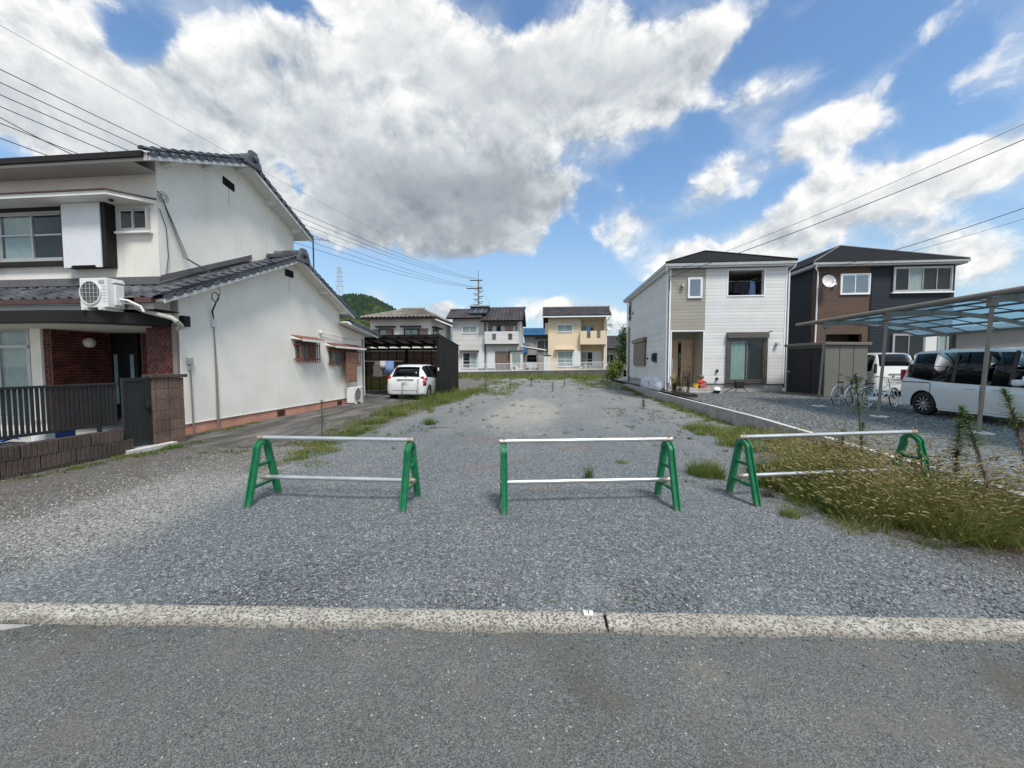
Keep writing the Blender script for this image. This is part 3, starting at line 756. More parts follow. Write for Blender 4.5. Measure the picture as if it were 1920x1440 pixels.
# kerb: long washed-concrete blocks, almost flush
kerb = bpy.data.objects.new('kerb', None); COL.objects.link(kerb); kerb['kind'] = 'structure'
rk = random.Random(3)
for x0, x1 in ((-20, -9.4), (-9.38, -3.9), (-3.885, 0.335), (0.352, 4.9), (4.92, 12), (12.02, 24)):
    nn = int((x1 - x0) / 0.06); V = []
    for k in range(nn + 1):
        x = x0 + (x1 - x0) * k / nn
        e0 = roadline(x) + rk.uniform(-0.008, 0.008) + 0.006 * sin(x * 5); e1 = roadline(x) + 0.175 + rk.uniform(-0.007, 0.007)
        hh = 0.024 + rk.uniform(-0.002, 0.002)
        V += [(x, e0, -0.03), (x, e0 + 0.004, hh - 0.010), (x, e0 + 0.02 + rk.uniform(-.004, .004), hh), (x, e1 - 0.012, hh + 0.002), (x, e1, -0.03)]
    F = [(k * 5 + j, k * 5 + j + 1, (k + 1) * 5 + j + 1, (k + 1) * 5 + j) for k in range(nn) for j in range(4)]
    F += [(0, 1, 2, 3, 4), tuple(nn * 5 + j for j in (4, 3, 2, 1, 0))]
    b = MB(); b.add(V, F); b.build('kerb_block', 'kerb_concrete', kerb, smooth=True, angle=60)
# boundary plate set into the kerb
bmk = thing('boundary_marker', 'small pale metal boundary plate with a black arrow set in the kerb', 'marker', (0.245, 2.325, 0.026), 0.07, local=True)
MB().box(-0.030, 0.030, -0.022, 0.022, 0, 0.010).build('plate', 'plate_white', bmk, bevel=0.002)
a = MB(); a.box(-0.003, 0.003, -0.016, 0.010, 0.0100, 0.0112); a.box(-0.013, 0.013, 0.0101, 0.0145, 0.0100, 0.0112)
a.build('arrow_mark', 'black_plastic', bmk)

# concrete-block retaining wall between the two plots: two courses of blocks and a coping line
rw = thing('retaining_wall', 'low grey concrete block wall running back along the raised plot', 'wall', (5.0, 4.0, 0))
bl = MB().box(-0.05, 0.05, 0.004, 0.392, -0.094, 0.094)
blm = piece('block', bl, 'concrete')
y = 3.55
while y < 27:
    x = float(wallx(y + 0.2)); ang = math.atan2(float(wallx(y + 0.4) - wallx(y)), 0.4)
    for c in (-1, 0, 1):
        yy = y + (0.2 if c else 0)
        o = put(blm, 'block', rw, (float(wallx(yy)) + random.uniform(-.002, .002), yy, -0.040 + 0.192 * c), (0, 0, -ang))
    y += 0.4
m = MB()
for k in range(46):
    y0 = 3.6 + k * 0.5; y1 = y0 + 0.5
    xa, xb = float(wallx(y0)), float(wallx(y1))
    m.hexa([(xa - .052, y0, .2485), (xa + .06, y0, .2485), (xa + .06, y0, .266), (xa - .052, y0, .266), (xb - .052, y1, .2485), (xb + .06, y1, .2485), (xb + .06, y1, .266), (xb - .052, y1, .266)])
m.build('coping', 'concrete_pale', rw)

# ================================================================== WINDOWS
def window(th, fr, u0, u1, z0, z1, n=2, frame='alu_frame', curtain=None, back='unlit_room', ft=0.045, d=0.07, glass='glass', cols=None, midrail=None, kids=True, label=None):
    """sliding window standing proud of the wall: frame, sashes, panes, backing, optional curtain"""
    f = MB()
    f.box(u0, u0 + ft, 0, d, z0, z1, fr); f.box(u1 - ft, u1, 0, d, z0, z1, fr)
    f.box(u0 + ft, u1 - ft, 0, d, z0, z0 + ft, fr); f.box(u0 + ft, u1 - ft, 0, d, z1 - ft, z1, fr)
    wn = f.build('window', frame, th, label=label)
    MB().box(u0 + ft, u1 - ft, 0.002, 0.008, z0 + ft, z1 - ft, fr).build('backing', back, wn)  # dark sheet standing in for the unlit room behind the panes
    if curtain:
        c0, c1, cm = curtain
        a, b = u0 + ft + 0.01 + (u1 - u0 - 2 * ft) * c0, u0 + ft + (u1 - u0 - 2 * ft) * c1 - 0.01
        k = max(8, int((b - a) / 0.025)); V = []
        for j in range(k + 1):
            u = a + (b - a) * j / k; ww = 0.018 + 0.006 * sin(j * 1.25) + 0.003 * sin(j * 2.9)
            V += [(u, ww, z0 + ft + 0.01), (u, ww, z1 - ft - 0.01)]
        MB().add(V, [(2 * j, 2 * j + 2, 2 * j + 3, 2 * j + 1) for j in range(k)], fr).build('curtain', cm, wn, smooth=True, recalc=False)
    iu0, iu1, iz0, iz1 = u0 + ft, u1 - ft, z0 + ft, z1 - ft
    wd = (iu1 - iu0) / n; st = min(0.035, ft)
    for k in range(n):
        a, b = iu0 + wd * k - (0.012 if k else 0), iu0 + wd * (k + 1) + (0.012 if k < n - 1 else 0)
        w0 = 0.034 if k % 2 else 0.050
        q = MB()
        q.box(a, a + st, w0, w0 + 0.014, iz0, iz1, fr); q.box(b - st, b, w0, w0 + 0.014, iz0, iz1, fr)
        q.box(a + st, b - st, w0, w0 + 0.014, iz0, iz0 + st, fr); q.box(a + st, b - st, w0, w0 + 0.014, iz1 - st, iz1, fr)
        if midrail: q.box(a + st, b - st, w0, w0 + 0.014, iz0 + (iz1 - iz0) * midrail, iz0 + (iz1 - iz0) * midrail + st, fr)
        sh = q.build('sash', frame, wn)
        MB().box(a + st, b - st, w0 + 0.004, w0 + 0.009, iz0 + st, iz1 - st, fr).build('pane', glass, wn)
    return wn

def wave_tile(wd=0.27, ln=0.30, amp=0.022, th=0.018):
    """one interlocking wave tile: u across, v up the slope, height"""
    k = 9; V = []; F = []
    for v, lift in ((0, 0.020), (ln, 0.0)):
        for lay in (1, 0):
            for j in range(k):
                t = j / (k - 1)
                h = amp * (cos(2 * pi * (t - 0.12)) + 0.35 * cos(4 * pi * (t - 0.12)))
                V.append(((t - 0.5) * wd, v, h + lift - (0 if lay else th)))
    for j in range(k - 1):
        F += [(j, j + 1, 2 * k + j + 1, 2 * k + j), (k + j, k + j + 1, j + 1, j)]
    F += [(0, 2 * k, 3 * k, k), (k - 1, 2 * k - 1, 4 * k - 1, 3 * k - 1)]
    return V, F
def verge_tile(ln=0.30, side=1):
    """edge tile with a rounded roll and a skirt turned down over the gable"""
    V = []; F = []; k = 8
    for v, lift in ((0, 0.042), (ln, 0.0)):
        for j in range(k):
            a = pi - pi * j / (k - 1)
            V.append((side * (0.085 * cos(a) + 0.0), v, 0.058 * sin(a) + lift))
        V.append((side * 0.088, v, -0.035 + lift))
    n = k + 1
    F += [(j, j + 1, n + j + 1, n + j) for j in range(n - 1)]
    F.append(tuple(range(k)))
    # rounded flap hanging over the gable edge
    o = len(V); m = 9
    for dx in (0.089, 0.112):
        for j in range(m): a = pi * j / (m - 1); V.append((side * dx, 0.118 - 0.112 * cos(a), -0.020 - 0.082 * sin(a)))
    F += [tuple(o + j for j in range(m)), tuple(o + m + j for j in range(m))[::-1]] + [(o + j, o + j + 1, o + m + j + 1, o + m + j) for j in range(m - 1)] + [(o, o + m, o + 2 * m - 1, o + m - 1)]
    F.append((k - 1, k, 2 * n - 1, 2 * n - 2))
    return V, F

# ================================================================== OLD HOUSE ON THE LEFT
oh = thing('house', 'old two-storey white stucco house with grey wave-tiled gable roofs and a brick porch', 'house', (-10, 9, 0.05))
XW, XU = -7.6, -8.25            # lower / upper gable walls
fL, fU = sideP(XW), sideP(XU)
# --- lower gable wall with the rear part
low = lambda y: 2.84 + 0.445 * (y - 6.71)
MB().prism([(7.30, 0.30), (15.30, 0.30), (15.30, 2.74), (13.45, 3.00), (13.45, 3.45), (10.82, low(10.82) + 0.02), (7.30, low(7.30))], -0.18, 0, fL).build('gable_wall', 'stucco_white', oh)
MB().box(7.34, 15.27, -0.18, -0.012, -0.05, 0.30, fL).build('foundation', 'salmon_base', oh)
# thin drip edge at the foot of the stucco
MB().box(7.30, 15.30, 0.0, 0.012, 0.298, 0.314, fL).build('drip_edge', 'trim_white', oh)
for y in (8.94, 9.83, 10.72, 11.66, 12.21, 13.4):
    MB().box(y - 0.003, y + 0.003, 0.0, 0.002, 0.32, min(low(y), 9.0) - 0.12 if y < 10.8 else 4.45 - 0.42 * (y - 10.82) - 0.1, fL).build('panel_joint', 'stucco_beige', oh)
for y in (10.25, 13.34):
    v = MB(); v.box(y - 0.16, y + 0.16, -0.012, 0.006, 0.10, 0.27, fL); vo = v.build('foundation_vent', 'rust_red', oh)
    for k in range(4): MB().box(y - 0.14, y + 0.14, 0.006, 0.014, 0.115 + 0.04 * k, 0.13 + 0.04 * k, fL).build('louvre', 'dark_brown', vo)
def gable_vent(y, z, fr, s):
    pv = MB().prism([(y - .17, z - .10 + s), (y + .17, z - .10 - s), (y + .17, z + .10 - s), (y - .17, z + .10 + s)], 0.0, 0.012, fr).build('gable_vent', 'black_trim', oh)
    g = MB()
    for k in range(5):
        u = y - .16 + .08 * k; g.box(u - .006, u + .006, 0.012, 0.03, z - .09 - s * (u - y) / .17, z + .09 - s * (u - y) / .17, fr)
    for k in range(3):
        zz = z - 0.06 + 0.06 * k
        g.prism([(y - .17, zz - .005 + s), (y + .17, zz - .005 - s), (y + .17, zz + .005 - s), (y - .17, zz + .005 + s)], 0.030, 0.036, fr)
    g.build('grille', 'dark_brown', pv)
    MB().box(y - 0.005, y + 0.012, 0.0, 0.003, z - 0.55, z - 0.11, fr).build('water_stain', 'soffit', oh)
gable_vent(10.75, 4.22, fL, 0.0)
# body behind the gable wall, kept behind the porch recess
MB().box(-16, XW - 0.19, 8.75, 15.2, 0.0, 2.72).build('rear_wall', 'stucco_white', oh)
# --- upper storey
up = lambda y: 5.68 + 0.435 * (y - 7.1)
MB().prism([(7.57, 3.30), (9.9, 4.45), (11.95, 4.0), (11.95, up(9.7) - 0.42 * 2.25), (9.70, up(9.7)), (7.57, up(7.57))], -8.0, 0, fU).build('upper_wall', 'stucco_white', oh)
MB().prism([(XU, 3.25), (XU, 5.86), (-16.3, 5.86), (-16.3, 3.25)], 0.0, 0.02, front(7.57)).build('upper_front', 'stucco_beige', oh)
for y in (8.75, 9.80, 10.75): MB().box(y - 0.003, y + 0.003, 0.0, 0.002, 3.9 if y < 9 else 4.6, up(9.7) - 0.42 * abs(y - 9.7) - 0.15, fU).build('panel_joint', 'stucco_beige', oh)
gable_vent(9.42, 6.20, fU, 0.03)
# --- upper roof: white under-slab, barge boards, purlin ends
def roofplane(name, x0, x1, ya, za, yb, zb, t, mat):
    MB().prism([(ya, za), (yb, zb), (yb, zb + t), (ya, za + t)], x0, x1, lambda u, w, z: (w, u, z)).build(name, mat, oh)
UE, UR, UB = (7.08, 5.58), (9.70, 6.74), (12.30, 5.62)
VX = -7.84
roofplane('soffit', -16.5, VX - 0.032, UE[0] + .02, UE[1] + 0.03, UR[0], UR[1] + 0.03, 0.05, 'trim_white')
roofplane('soffit', -16.5, VX - 0.032, UR[0], UR[1] + 0.03, UB[0] - .02, UB[1] + 0.03, 0.05, 'trim_white')
roofplane('bargeboard', VX - 0.03, VX, UE[0], UE[1], UR[0] - 0.002, UR[1], 0.085, 'trim_white')
roofplane('bargeboard', VX - 0.03, VX, UR[0] + 0.002, UR[1], UB[0], UB[1], 0.085, 'trim_white')
for y in (7.75, 8.75, 9.72, 10.8, 11.85):
    zz = UE[1] + (UR[1] - UE[1]) / (UR[0] - UE[0]) * (y - UE[0]) if y < 9.7 else UR[1] - (UR[1] - UB[1]) / (UB[0] - UR[0]) * (y - UR[0])
    b = MB(); b.hexa([(XU + .003, y - .06, zz - .10), (VX - .05, y - .06, zz - .02), (VX - .05, y + .06, zz - .02), (XU + .003, y + .06, zz - .10), (XU + .003, y - .06, zz + .10), (VX - .05, y - .06, zz + .10), (VX - .05, y + .06, zz + .10), (XU + .003, y + .06, zz + .10)])
    b.build('purlin_end', 'trim_white', oh)
# front fascia under the eave
MB().box(-16.5, VX - 0.033, UE[0] - 0.03, UE[0] - 0.002, UE[1] - 0.02, UE[1] + 0.13).build('eave_fascia', 'soffit', oh)
MB().box(-16.5, VX - 0.4, UE[0] - 0.002, 7.55, UE[1] - 0.02, UE[1] + 0.0).build('eave_soffit', 'soffit', oh)
MB().box(-16.5, VX - 0.1, UE[0] - 0.085, UE[0] - 0.031, UE[1] + 0.04, UE[1] + 0.15).build('gutter', 'dark_brown', oh)
# --- lower roof
LE, LR, LB = (6.71, 2.72), (10.82, 4.55), (13.90, 3.26)
VL = -7.25
roofplane('soffit', -16.5, VL - 0.032, LE[0] + .02, LE[1] + .03, 7.55, LE[1] + .03 + .445 * (7.55 - 6.73), 0.05, 'trim_white')
roofplane('soffit', XU + .002, VL - 0.032, 7.55, LE[1] + .03 + .445 * .82, LR[0], LR[1] + .03, 0.05, 'trim_white')
roofplane('soffit', XU + .002, VL - 0.032, LR[0], LR[1] + .03, LB[0] - .02, LB[1] + .03, 0.05, 'trim_white')
roofplane('soffit', -16.0, XU, 11.97, LR[1] + .03 - .419 * 1.15, LB[0] - .02, LB[1] + .03, 0.05, 'trim_white')
roofplane('bargeboard', VL - 0.03, VL, LE[0], LE[1], LR[0] - 0.002, LR[1], 0.080, 'trim_white')
roofplane('bargeboard', VL - 0.03, VL, LR[0] + 0.002, LR[1], LB[0], LB[1], 0.080, 'trim_white')
for y in (7.35, 9.05, 10.85, 12.25, 13.45):
    zz = LE[1] + .445 * (y - LE[0]) if y < 10.82 else LR[1] - .419 * (y - LR[0])
    MB().box(XW + .003, VL - .045, y - .06, y + .06, zz - 0.06, zz + 0.09).build('purlin_end', 'trim_white', oh)
MB().box(-16.5, VL - 0.2, LE[0] - 0.09, LE[0] - 0.012, LE[1] + 0.005, LE[1] + 0.10).build('gutter', 'gutter_brown', oh)
MB().box(-16.5, VL - 0.25, LE[0] - 0.01, LE[0] + 0.015, LE[1] - 0.11, LE[1] + 0.004).build('eave_fascia', 'soffit', oh)
MB().box(-16.5, VL - 0.30, LE[0] + 0.016, 7.26, LE[1] - 0.11, LE[1] - 0.09).build('eave_soffit', 'dark_brown', oh)
# flashing where the roof meets the upper wall
def flash(ya, yb, dz): MB().prism([(ya, low(ya) + .22 + dz), (yb, low(yb) + .22 + dz), (yb, low(yb) + .34 + dz), (ya, low(ya) + .34 + dz)], 0.004, 0.035, fU).build('flashing', 'ridge_grey', oh)
flash(7.56, 10.1, -0.10)
MB().box(-16.4, XU + 0.035, 7.50, 7.546, 3.26, 3.42).build('flashing', 'ridge_grey', oh)
# --- roof tiles
tv, tf = wave_tile(); tm = MB(); tm.add(tv, tf); TILE = piece('roof_tile', tm, 'roof_tile', smooth=True)
vv, vf = verge_tile(); vm = MB(); vm.add(vv, vf); VERGE = piece('verge_tile', vm, 'roof_tile', smooth=True)
vm = MB(); vm.add(*verge_tile(side=-1)); VERGEM = piece('verge_tile', vm, 'roof_tile', smooth=True)
E_ = 0.238
def tile_rows(x0, x1, ya, za, slope, r0, r1, th=oh, objs=True):
    """tiles on a slope rising with +Y (slope>0) or falling with +Y (slope<0)"""
    an = math.atan(abs(slope)); c = cos(an); s_ = sin(an)
    nx = int(round((x1 - x0) / 0.262))
    J = MB()
    for r in range(r0, r1):
        for k in range(nx):
            x = x0 + (k + 0.5) * (x1 - x0) / nx; dv = r * E_
            jz = random.uniform(-.003, .003)
            if slope > 0: p = (x, ya + dv * c, za + dv * s_ + jz); ro = (an + 0.02, random.uniform(-.012, .012), random.uniform(-.008, .008))
            else: p = (x, ya - dv * c, za + dv * s_ + jz); ro = (an + 0.02, random.uniform(-.012, .012), pi)
            if objs: put(TILE, 'roof_tile', th, p, ro)
            else:
                M = Matrix.Translation(p) @ Matrix.Rotation(ro[2], 4, 'Z') @ Matrix.Rotation(ro[0], 4, 'X')
                o = len(J.v); J.v += [tuple(M @ Vector(q)) for q in tv]; J.f += [tuple(i + o for i in f) for f in tf]
    if not objs: J.build('tile_field', 'roof_tile', th, smooth=True, kind='stuff')
ls = .445; us_ = (UR[1] - UE[1]) / (UR[0] - UE[0])
zt = 0.128
tile_rows(-12.3, VL - 0.16, LE[0] - 0.07, LE[1] + zt - 0.03, ls, 0, 4)
tile_rows(-16.3, -12.3, LE[0] - 0.07, LE[1] + zt - 0.03, ls, 0, 4, objs=False)
tile_rows(XU + .04, VL - 0.16, LE[0] - 0.07, LE[1] + zt - 0.03, ls, 4, 19)
tile_rows(XU + .04, VL - 0.16, LB[0] + 0.07, LB[1] + zt - 0.03, -.419, 0, 14)
tile_rows(-16, XU - .02, LB[0] + 0.07, LB[1] + zt - 0.03, -.419, 0, 8, objs=False)
tile_rows(-12.8, VX - 0.16, UE[0] - 0.07, UE[1] + zt - 0.03, us_, 0, 1)
tile_rows(-16.3, -12.8, UE[0] - 0.07, UE[1] + zt - 0.03, us_, 0, 12, objs=False)
tile_rows(-12.8, VX - 0.16, UE[0] - 0.07, UE[1] + zt - 0.03, us_, 1, 12, objs=False)
tile_rows(-16.3, VX - 0.16, UB[0] + 0.07, UB[1] + zt - 0.03, -us_, 0, 12, objs=False)
def verge(x, ya, za, slope, n):
    an = math.atan(abs(slope)); c = cos(an); s_ = sin(an)
    for r in range(n):
        dv = r * E_
        if slope > 0: put(VERGE, 'verge_tile', oh, (x, ya + dv * c, za + dv * s_ + 0.01), (an + 0.02, 0, 0))
        else: put(VERGEM, 'verge_tile', oh, (x, ya - dv * c, za + dv * s_ + 0.01), (an + 0.02, 0, pi))
verge(VL - 0.08, LE[0] - .07, LE[1] + zt, ls, 19); verge(VL - 0.08, LB[0] + .07, LB[1] + zt, -.419, 14)
verge(VX - 0.08, UE[0] - .07, UE[1] + zt, us_, 12); verge(VX - 0.08, UB[0] + .07, UB[1] + zt, -us_, 12)
def ridge(x0, x1, y, z, th=oh, mat='roof_tile'):
    """stacked ridge: base course, flat course, half-round caps and an end tile"""
    b = MB(); b.box(x0, x1, y - .16, y + .16, z + .10, z + .17); b.box(x0, x1 + .02, y - .13, y + .13, z + .172, z + .225)
    rd = b.build('ridge', mat, th, bevel=0.01)
    cm = MB(); V = []; k = 8
    for u in (0, 0.29):
        for j in range(k): a = pi * j / (k - 1); V.append((u, 0.105 * cos(a) * (1.08 if u == 0 else 1), 0.10 * sin(a) * (1.08 if u == 0 else 1)))
    cm.add(V, [(j, j + 1, k + j + 1, k + j) for j in range(k - 1)] + [tuple(range(k)), tuple(range(2 * k - 1, k - 1, -1))])
    me = piece('ridge_cap', cm, mat, smooth=True)
    n = int((x1 - x0) / 0.27)
    for i in range(n): put(me, 'ridge_cap', rd, (x1 - 0.29 - i * 0.27, y, z + 0.226))
    e = MB()
    e.prism([(y - .27, z - .02), (y + .27, z - .02), (y + .24, z + .10), (y + .15, z + .22), (y + .10, z + .36), (y - .10, z + .36), (y - .15, z + .22), (y - .24, z + .10)], x1 - .02, x1 + .07, lambda u, w, zz: (w, u, zz))
    e.lathe([(0.001, 0), (0.085, 0.0), (0.085, 0.07), (0.05, 0.09), (0.001, 0.09)], lambda a, b_, h: (x1 + .07 + h, y + a, z + .17 + b_), 14)
    e.build('ridge_end_tile', mat, th, smooth=True)
ridge(XU + .02, VL + 0.05, LR[0], LR[1] + .02); ridge(-16.3, VX + 0.05, UR[0], UR[1] + .02)
# --- little rear roof
roofplane('soffit', -10.5, -7.20, 13.30, 3.06, 15.75, 2.72, 0.05, 'trim_white')
roofplane('bargeboard', -7.198, -7.17, 13.30, 3.0, 15.70, 2.66, 0.11, 'trim_white')
tile_rows(-9.0, -7.25, 15.85, 2.76, -0.139, 0, 10)
for r in range(10): put(VERGEM, 'verge_tile', oh, (-7.24, 15.85 - r * .236, 2.79 + r * .0328), (0.155, 0, pi))
MB().box(-10, -7.3, 15.76, 15.85, 2.60, 2.70).build('gutter', 'dark_brown', oh)

# --- upper front openings
F7 = front(7.55)
window(oh, F7, -12.05, -10.36, 3.80, 4.86, 2, 'alu_frame', (0.02, 0.52, 'curtain'), midrail=0.52)
fr = MB(); fr.box(-12.17, -12.06, 0.0, 0.09, 3.70, 4.96, F7); fr.box(-12.06, -10.30, 0.0, 0.09, 3.70, 3.795, F7); fr.box(-12.06, -10.30, 0.0, 0.09, 4.865, 4.96, F7)
fr.build('window_surround', 'dark_brown', oh)
MB().box(-12.75, -12.20, 0.0, 0.15, 3.55, 4.98, F7).build('shutter_box', 'dark_brown', oh)
sb = MB(); sb.box(-10.29, -9.24, 0.0, 0.20, 3.62, 5.00, F7); sbo = sb.build('shutter_box', 'dark_brown', oh, label='shutter box with a plain white front panel')
p = MB(); p.prism([(-10.24, 3.60), (-10.08, 3.60), (-10.05, 3.645), (-9.50, 3.645), (-9.47, 3.60), (-9.34, 3.60), (-9.34, 4.93), (-10.24, 4.93)], 0.202, 0.222, F7)
p.build('front_panel', 'shutter_white', sbo)
window(oh, F7, -9.11, -8.42, 4.37, 4.86, 2, 'alu_frame', None, ft=0.035)
MB().box(-9.17, -8.36, 0.0, 0.10, 4.325, 4.366, F7).build('window_sill', 'trim_white', oh)
aw = MB(); aw.prism([(-16.4, 4.96), (-8.75, 4.96), (-8.30, 4.96), (-8.30, 4.99), (-16.4, 4.99)], 0, 0.5, F7)
aw = MB(); aw.slab([(-16.4, 7.548), (-16.4, 7.02), (-8.78, 7.02), (-8.28, 7.548)], 4.94, 5.02)
awn = aw.build('awning', 'trim_white', oh)
aw = MB(); aw.slab([(-16.4, 7.546), (-16.4, 6.99), (-8.76, 6.99), (-8.25, 7.546)], 5.021, 5.045); aw.build('awning_edge', 'gutter_brown', awn)
MB().sphere((-8.95, 7.25, 4.915), 0.045, 8, 6, (1, 1, .6)).build('porch_spotlight', 'black_plastic', oh)

# --- lower front: window bay, column, brick porch
F7 = front(7.28)
window(oh, F7, -13.3, -11.02, 0.35, 2.36, 3, 'alu_frame', (0.40, 0.98, 'curtain'), ft=0.06)
MB().box(-13.28, -11.03, 0.07, 0.10, 1.90, 1.97, F7).build('transom', 'alu_frame', oh)
MB().box(-16.3, -13.31, -0.2, 0, 0.0, 2.4, F7).build('front_wall', 'stucco_beige', oh)
MB().box(-16.3, -10.72, -0.2, 0, 0.08, 0.345, F7).build('front_sill_wall', 'stucco_beige', oh)
MB().box(-11.015, -10.76, -0.2, 0.06, 0.35, 2.42, F7).build('column', 'stucco_beige', oh)
def bricks(fr, u0, u1, z0, z1, parent, bw=0.098, bh=0.055, j=0.011, w=0.016):
    M = MB(); r = 0; z = z0
    while z + bh <= z1 + 1e-6:
        u = u0 - (0.055 if r % 2 else 0)
        while u < u1 - 0.01:
            a, b = max(u, u0), min(u + bw, u1)
            if b - a > 0.015: M.box(a, b, 0.0, w + random.uniform(-.002, .002), z, z + bh, fr)
            u += bw + j
        z += bh + j; r += 1
    o = M.build('brick', 'brick', parent, kind='stuff'); return o
pier = MB().box(-8.33, -7.72, -0.25, -0.004, 0.0, 2.40, F7).build('porch_pier', 'mortar', oh)
bricks(F7, -8.32, -7.73, 0.10, 2.35, pier)
q = MB().box(-10.755, -10.62, -0.25, -0.004, 0.0, 2.40, F7).build('porch_pier', 'mortar', oh)
bricks(F7, -10.755, -10.63, 0.10, 2.35, q)
MB().box(-7.715, -7.615, -0.02, 0.035, 0.30, 2.40, F7).build('corner_board', 'post_bronze', oh)
rc = MB().box(-10.62, -8.33, 8.52, 8.70, 0.0, 2.45).build('recess_wall', 'mortar', oh)
F8 = front(8.518)
bricks(F8, -11.4, -10.72, 0.12, 2.35, rc); bricks(F8, -9.86, -8.35, 0.12, 2.35, rc)
MB().box(-10.84, -10.62, 7.532, 8.519, 0.0, 2.45).build('recess_wall', 'mortar', oh)
MB().box(-8.33, -8.20, 7.55, 8.52, 0.0, 2.45).build('recess_wall', 'mortar', oh)
bricks(lambda u, w, z: (-10.619 + w, u, z), 7.30, 8.50, 0.12, 2.32, rc)
dr = MB(); dr.box(-10.66, -10.60, 0.02, 0.10, 0.25, 2.32, F8); dr.box(-9.96, -9.90, 0.02, 0.10, 0.25, 2.32, F8); dr.box(-10.60, -9.96, 0.02, 0.10, 2.02, 2.08, F8)
dro = dr.build('front_door', 'dark_brown', oh)
MB().box(-10.599, -9.961, 0.02, 0.05, 2.085, 2.315, F8).build('transom_panel', 'black_trim', dro)
MB().box(-10.599, -9.961, 0.02, 0.06, 0.25, 2.015, F8).build('door_leaf', 'black_trim', dro)
for u in (-10.58, -10.14): MB().box(u, u + 0.095, 0.06, 0.068, 0.6, 1.80, F8).build('glass_strip', 'light_strip', dro)
MB().box(-10.43, -10.40, 0.06, 0.12, 1.02, 1.22, F8).build('handle', 'chrome', dro)
lg = MB(); lg.sphere((-10.98 + .42, 7.95, 2.06), 0.115, 14, 10); 
lgo = lg.build('porch_globe_lamp', 'lamp_globe', oh, smooth=True)
MB().cyl((-10.72, 7.95, 2.06), (-10.62, 7.95, 2.06), 0.05, 10).build('lamp_base', 'brass_nut', lgo)
MB().box(-10.70, -10.62, 0.02, 0.06, 1.42, 1.60, front(7.62)).build('doorbell_panel', 'ac_white', oh)
# porch slab with its rounded outer corner
arc = [(-9.15, 6.25)] + [(-9.15 + 1.42 * sin(a), 7.30 - 1.05 * cos(a)) for a in np.linspace(0.15, pi / 2 * 0.96, 8)]
pl = [(-16.4, 6.25)] + arc + [(-7.72, 7.42), (-8.34, 7.42), (-8.34, 8.5), (-16.4, 8.5)]
MB().slab(pl, 2.34, 2.55).build('porch_slab', 'dark_brown', oh)
inn = [(-16.3, 6.45), (-9.2, 6.45), (-8.5, 6.75), (-8.1, 7.2), (-8.34, 7.40), (-8.34, 8.45), (-16.3, 8.45)]
MB().slab(inn, 2.318, 2.337).build('porch_ceiling', 'soffit', oh)
# porch gutter stub, rain pipes, cable runs
MB().tube([(-8.15, 6.72, 2.80), (-7.95, 6.74, 2.66), (-7.75, 6.78, 2.58), (-7.28, 6.85, 2.46), (-7.22, 6.88, 2.40), (-7.24, 7.0, 2.32), (-7.52, 7.2, 2.28)], 0.042, 8).build('rain_pipe', 'soffit', oh, smooth=True)
MB().box(-8.02, -7.80, 6.62, 6.72, 2.70, 2.85).build('gutter_hopper', 'post_bronze', oh)
MB().box(XW + .004, XW + 0.12, 7.30, 7.44, 2.34, 2.56).build('end_block', 'dark_brown', oh)
MB().tube([(XW + .035, 15.1, 0.05), (XW + .035, 15.1, 2.6)], 0.03, 8).build('rain_pipe', 'post_bronze', oh)
MB().tube([(XW + .035, 14.55, 0.45), (XW + .035, 14.55, 2.3)], 0.018, 8).build('conduit', 'soffit', oh)
MB().tube([(XW + .03, 8.12, 0.06), (XW + .03, 8.12, 1.45), (XW + .03, 8.10, 2.45)], [0.026, 0.02, 0.010], 8).build('conduit', 'post_bronze', oh)
MB().tube([(XW + .03, 7.50, 0.10), (XW + .03, 7.48, 1.55)], 0.014, 8).build('conduit', 'post_bronze', oh)
mt = MB(); mt.box(7.43, 7.53, 0.004, 0.07, 1.56, 1.70, fL); mt.box(7.45, 7.51, 0.004, 0.05, 1.44, 1.53, fL); mt.build('outlet_box', 'soffit', oh, bevel=0.008)
mt = MB(); mt.box(8.05, 8.15, 0.004, 0.06, 2.40, 2.58, fL); mt.build('junction_box', 'ac_white', oh, bevel=0.006)
cbl = MB()
P0 = (XU + .06, 7.58, 5.16)
for k in range(3):
    cbl.tube([(XU + .06, 7.58 + .02 * k, 5.16 - .05 * k), (XU + .06, 7.75 + .05 * k, 4.7 - .05 * k), (XU + .07, 8.05 + .05 * k, 3.95), (VL - .4, 8.15, 3.62 + .02 * k), (VL + .01, 7.95, 3.15), (XW + .06, 8.02 + .02 * k, 2.75), (XW + .05, 8.10, 2.5)], 0.007, 5)
for j in range(3):
    cbl.tube([(XU + .08, 7.62 + (.06 + .04 * j) * cos(a) * .8, 5.10 + (.05 + .03 * j) * sin(a)) for a in np.linspace(0, 2 * pi, 11)], 0.005, 5)
cbl.tube([(XU + .03, 7.57, 4.85), (XU + .03, 7.70, 4.5), (XU + .03, 7.72, 3.9), (XU + .03, 7.66, 3.5)], 0.008, 5)
cbl.tube([(VL + .02, 7.80 + .09 * cos(a), 3.02 + .10 * sin(a)) for a in np.linspace(0, 2 * pi, 11)], 0.012, 5)
cbl.build('service_cable', 'cable', oh)
# TV rod arm on the rear wall and the clothes-pole bracket
MB().tube([(XW + .05, 12.2, 2.62), (XW + .10, 14.8, 2.52)], 0.016, 6).build('wall_rod', 'ac_white', oh)
MB().sphere((XW + .05, 12.2, 2.62), 0.07, 10, 6, (.6, 1, 1)).build('rod_bracket', 'ac_white', oh)

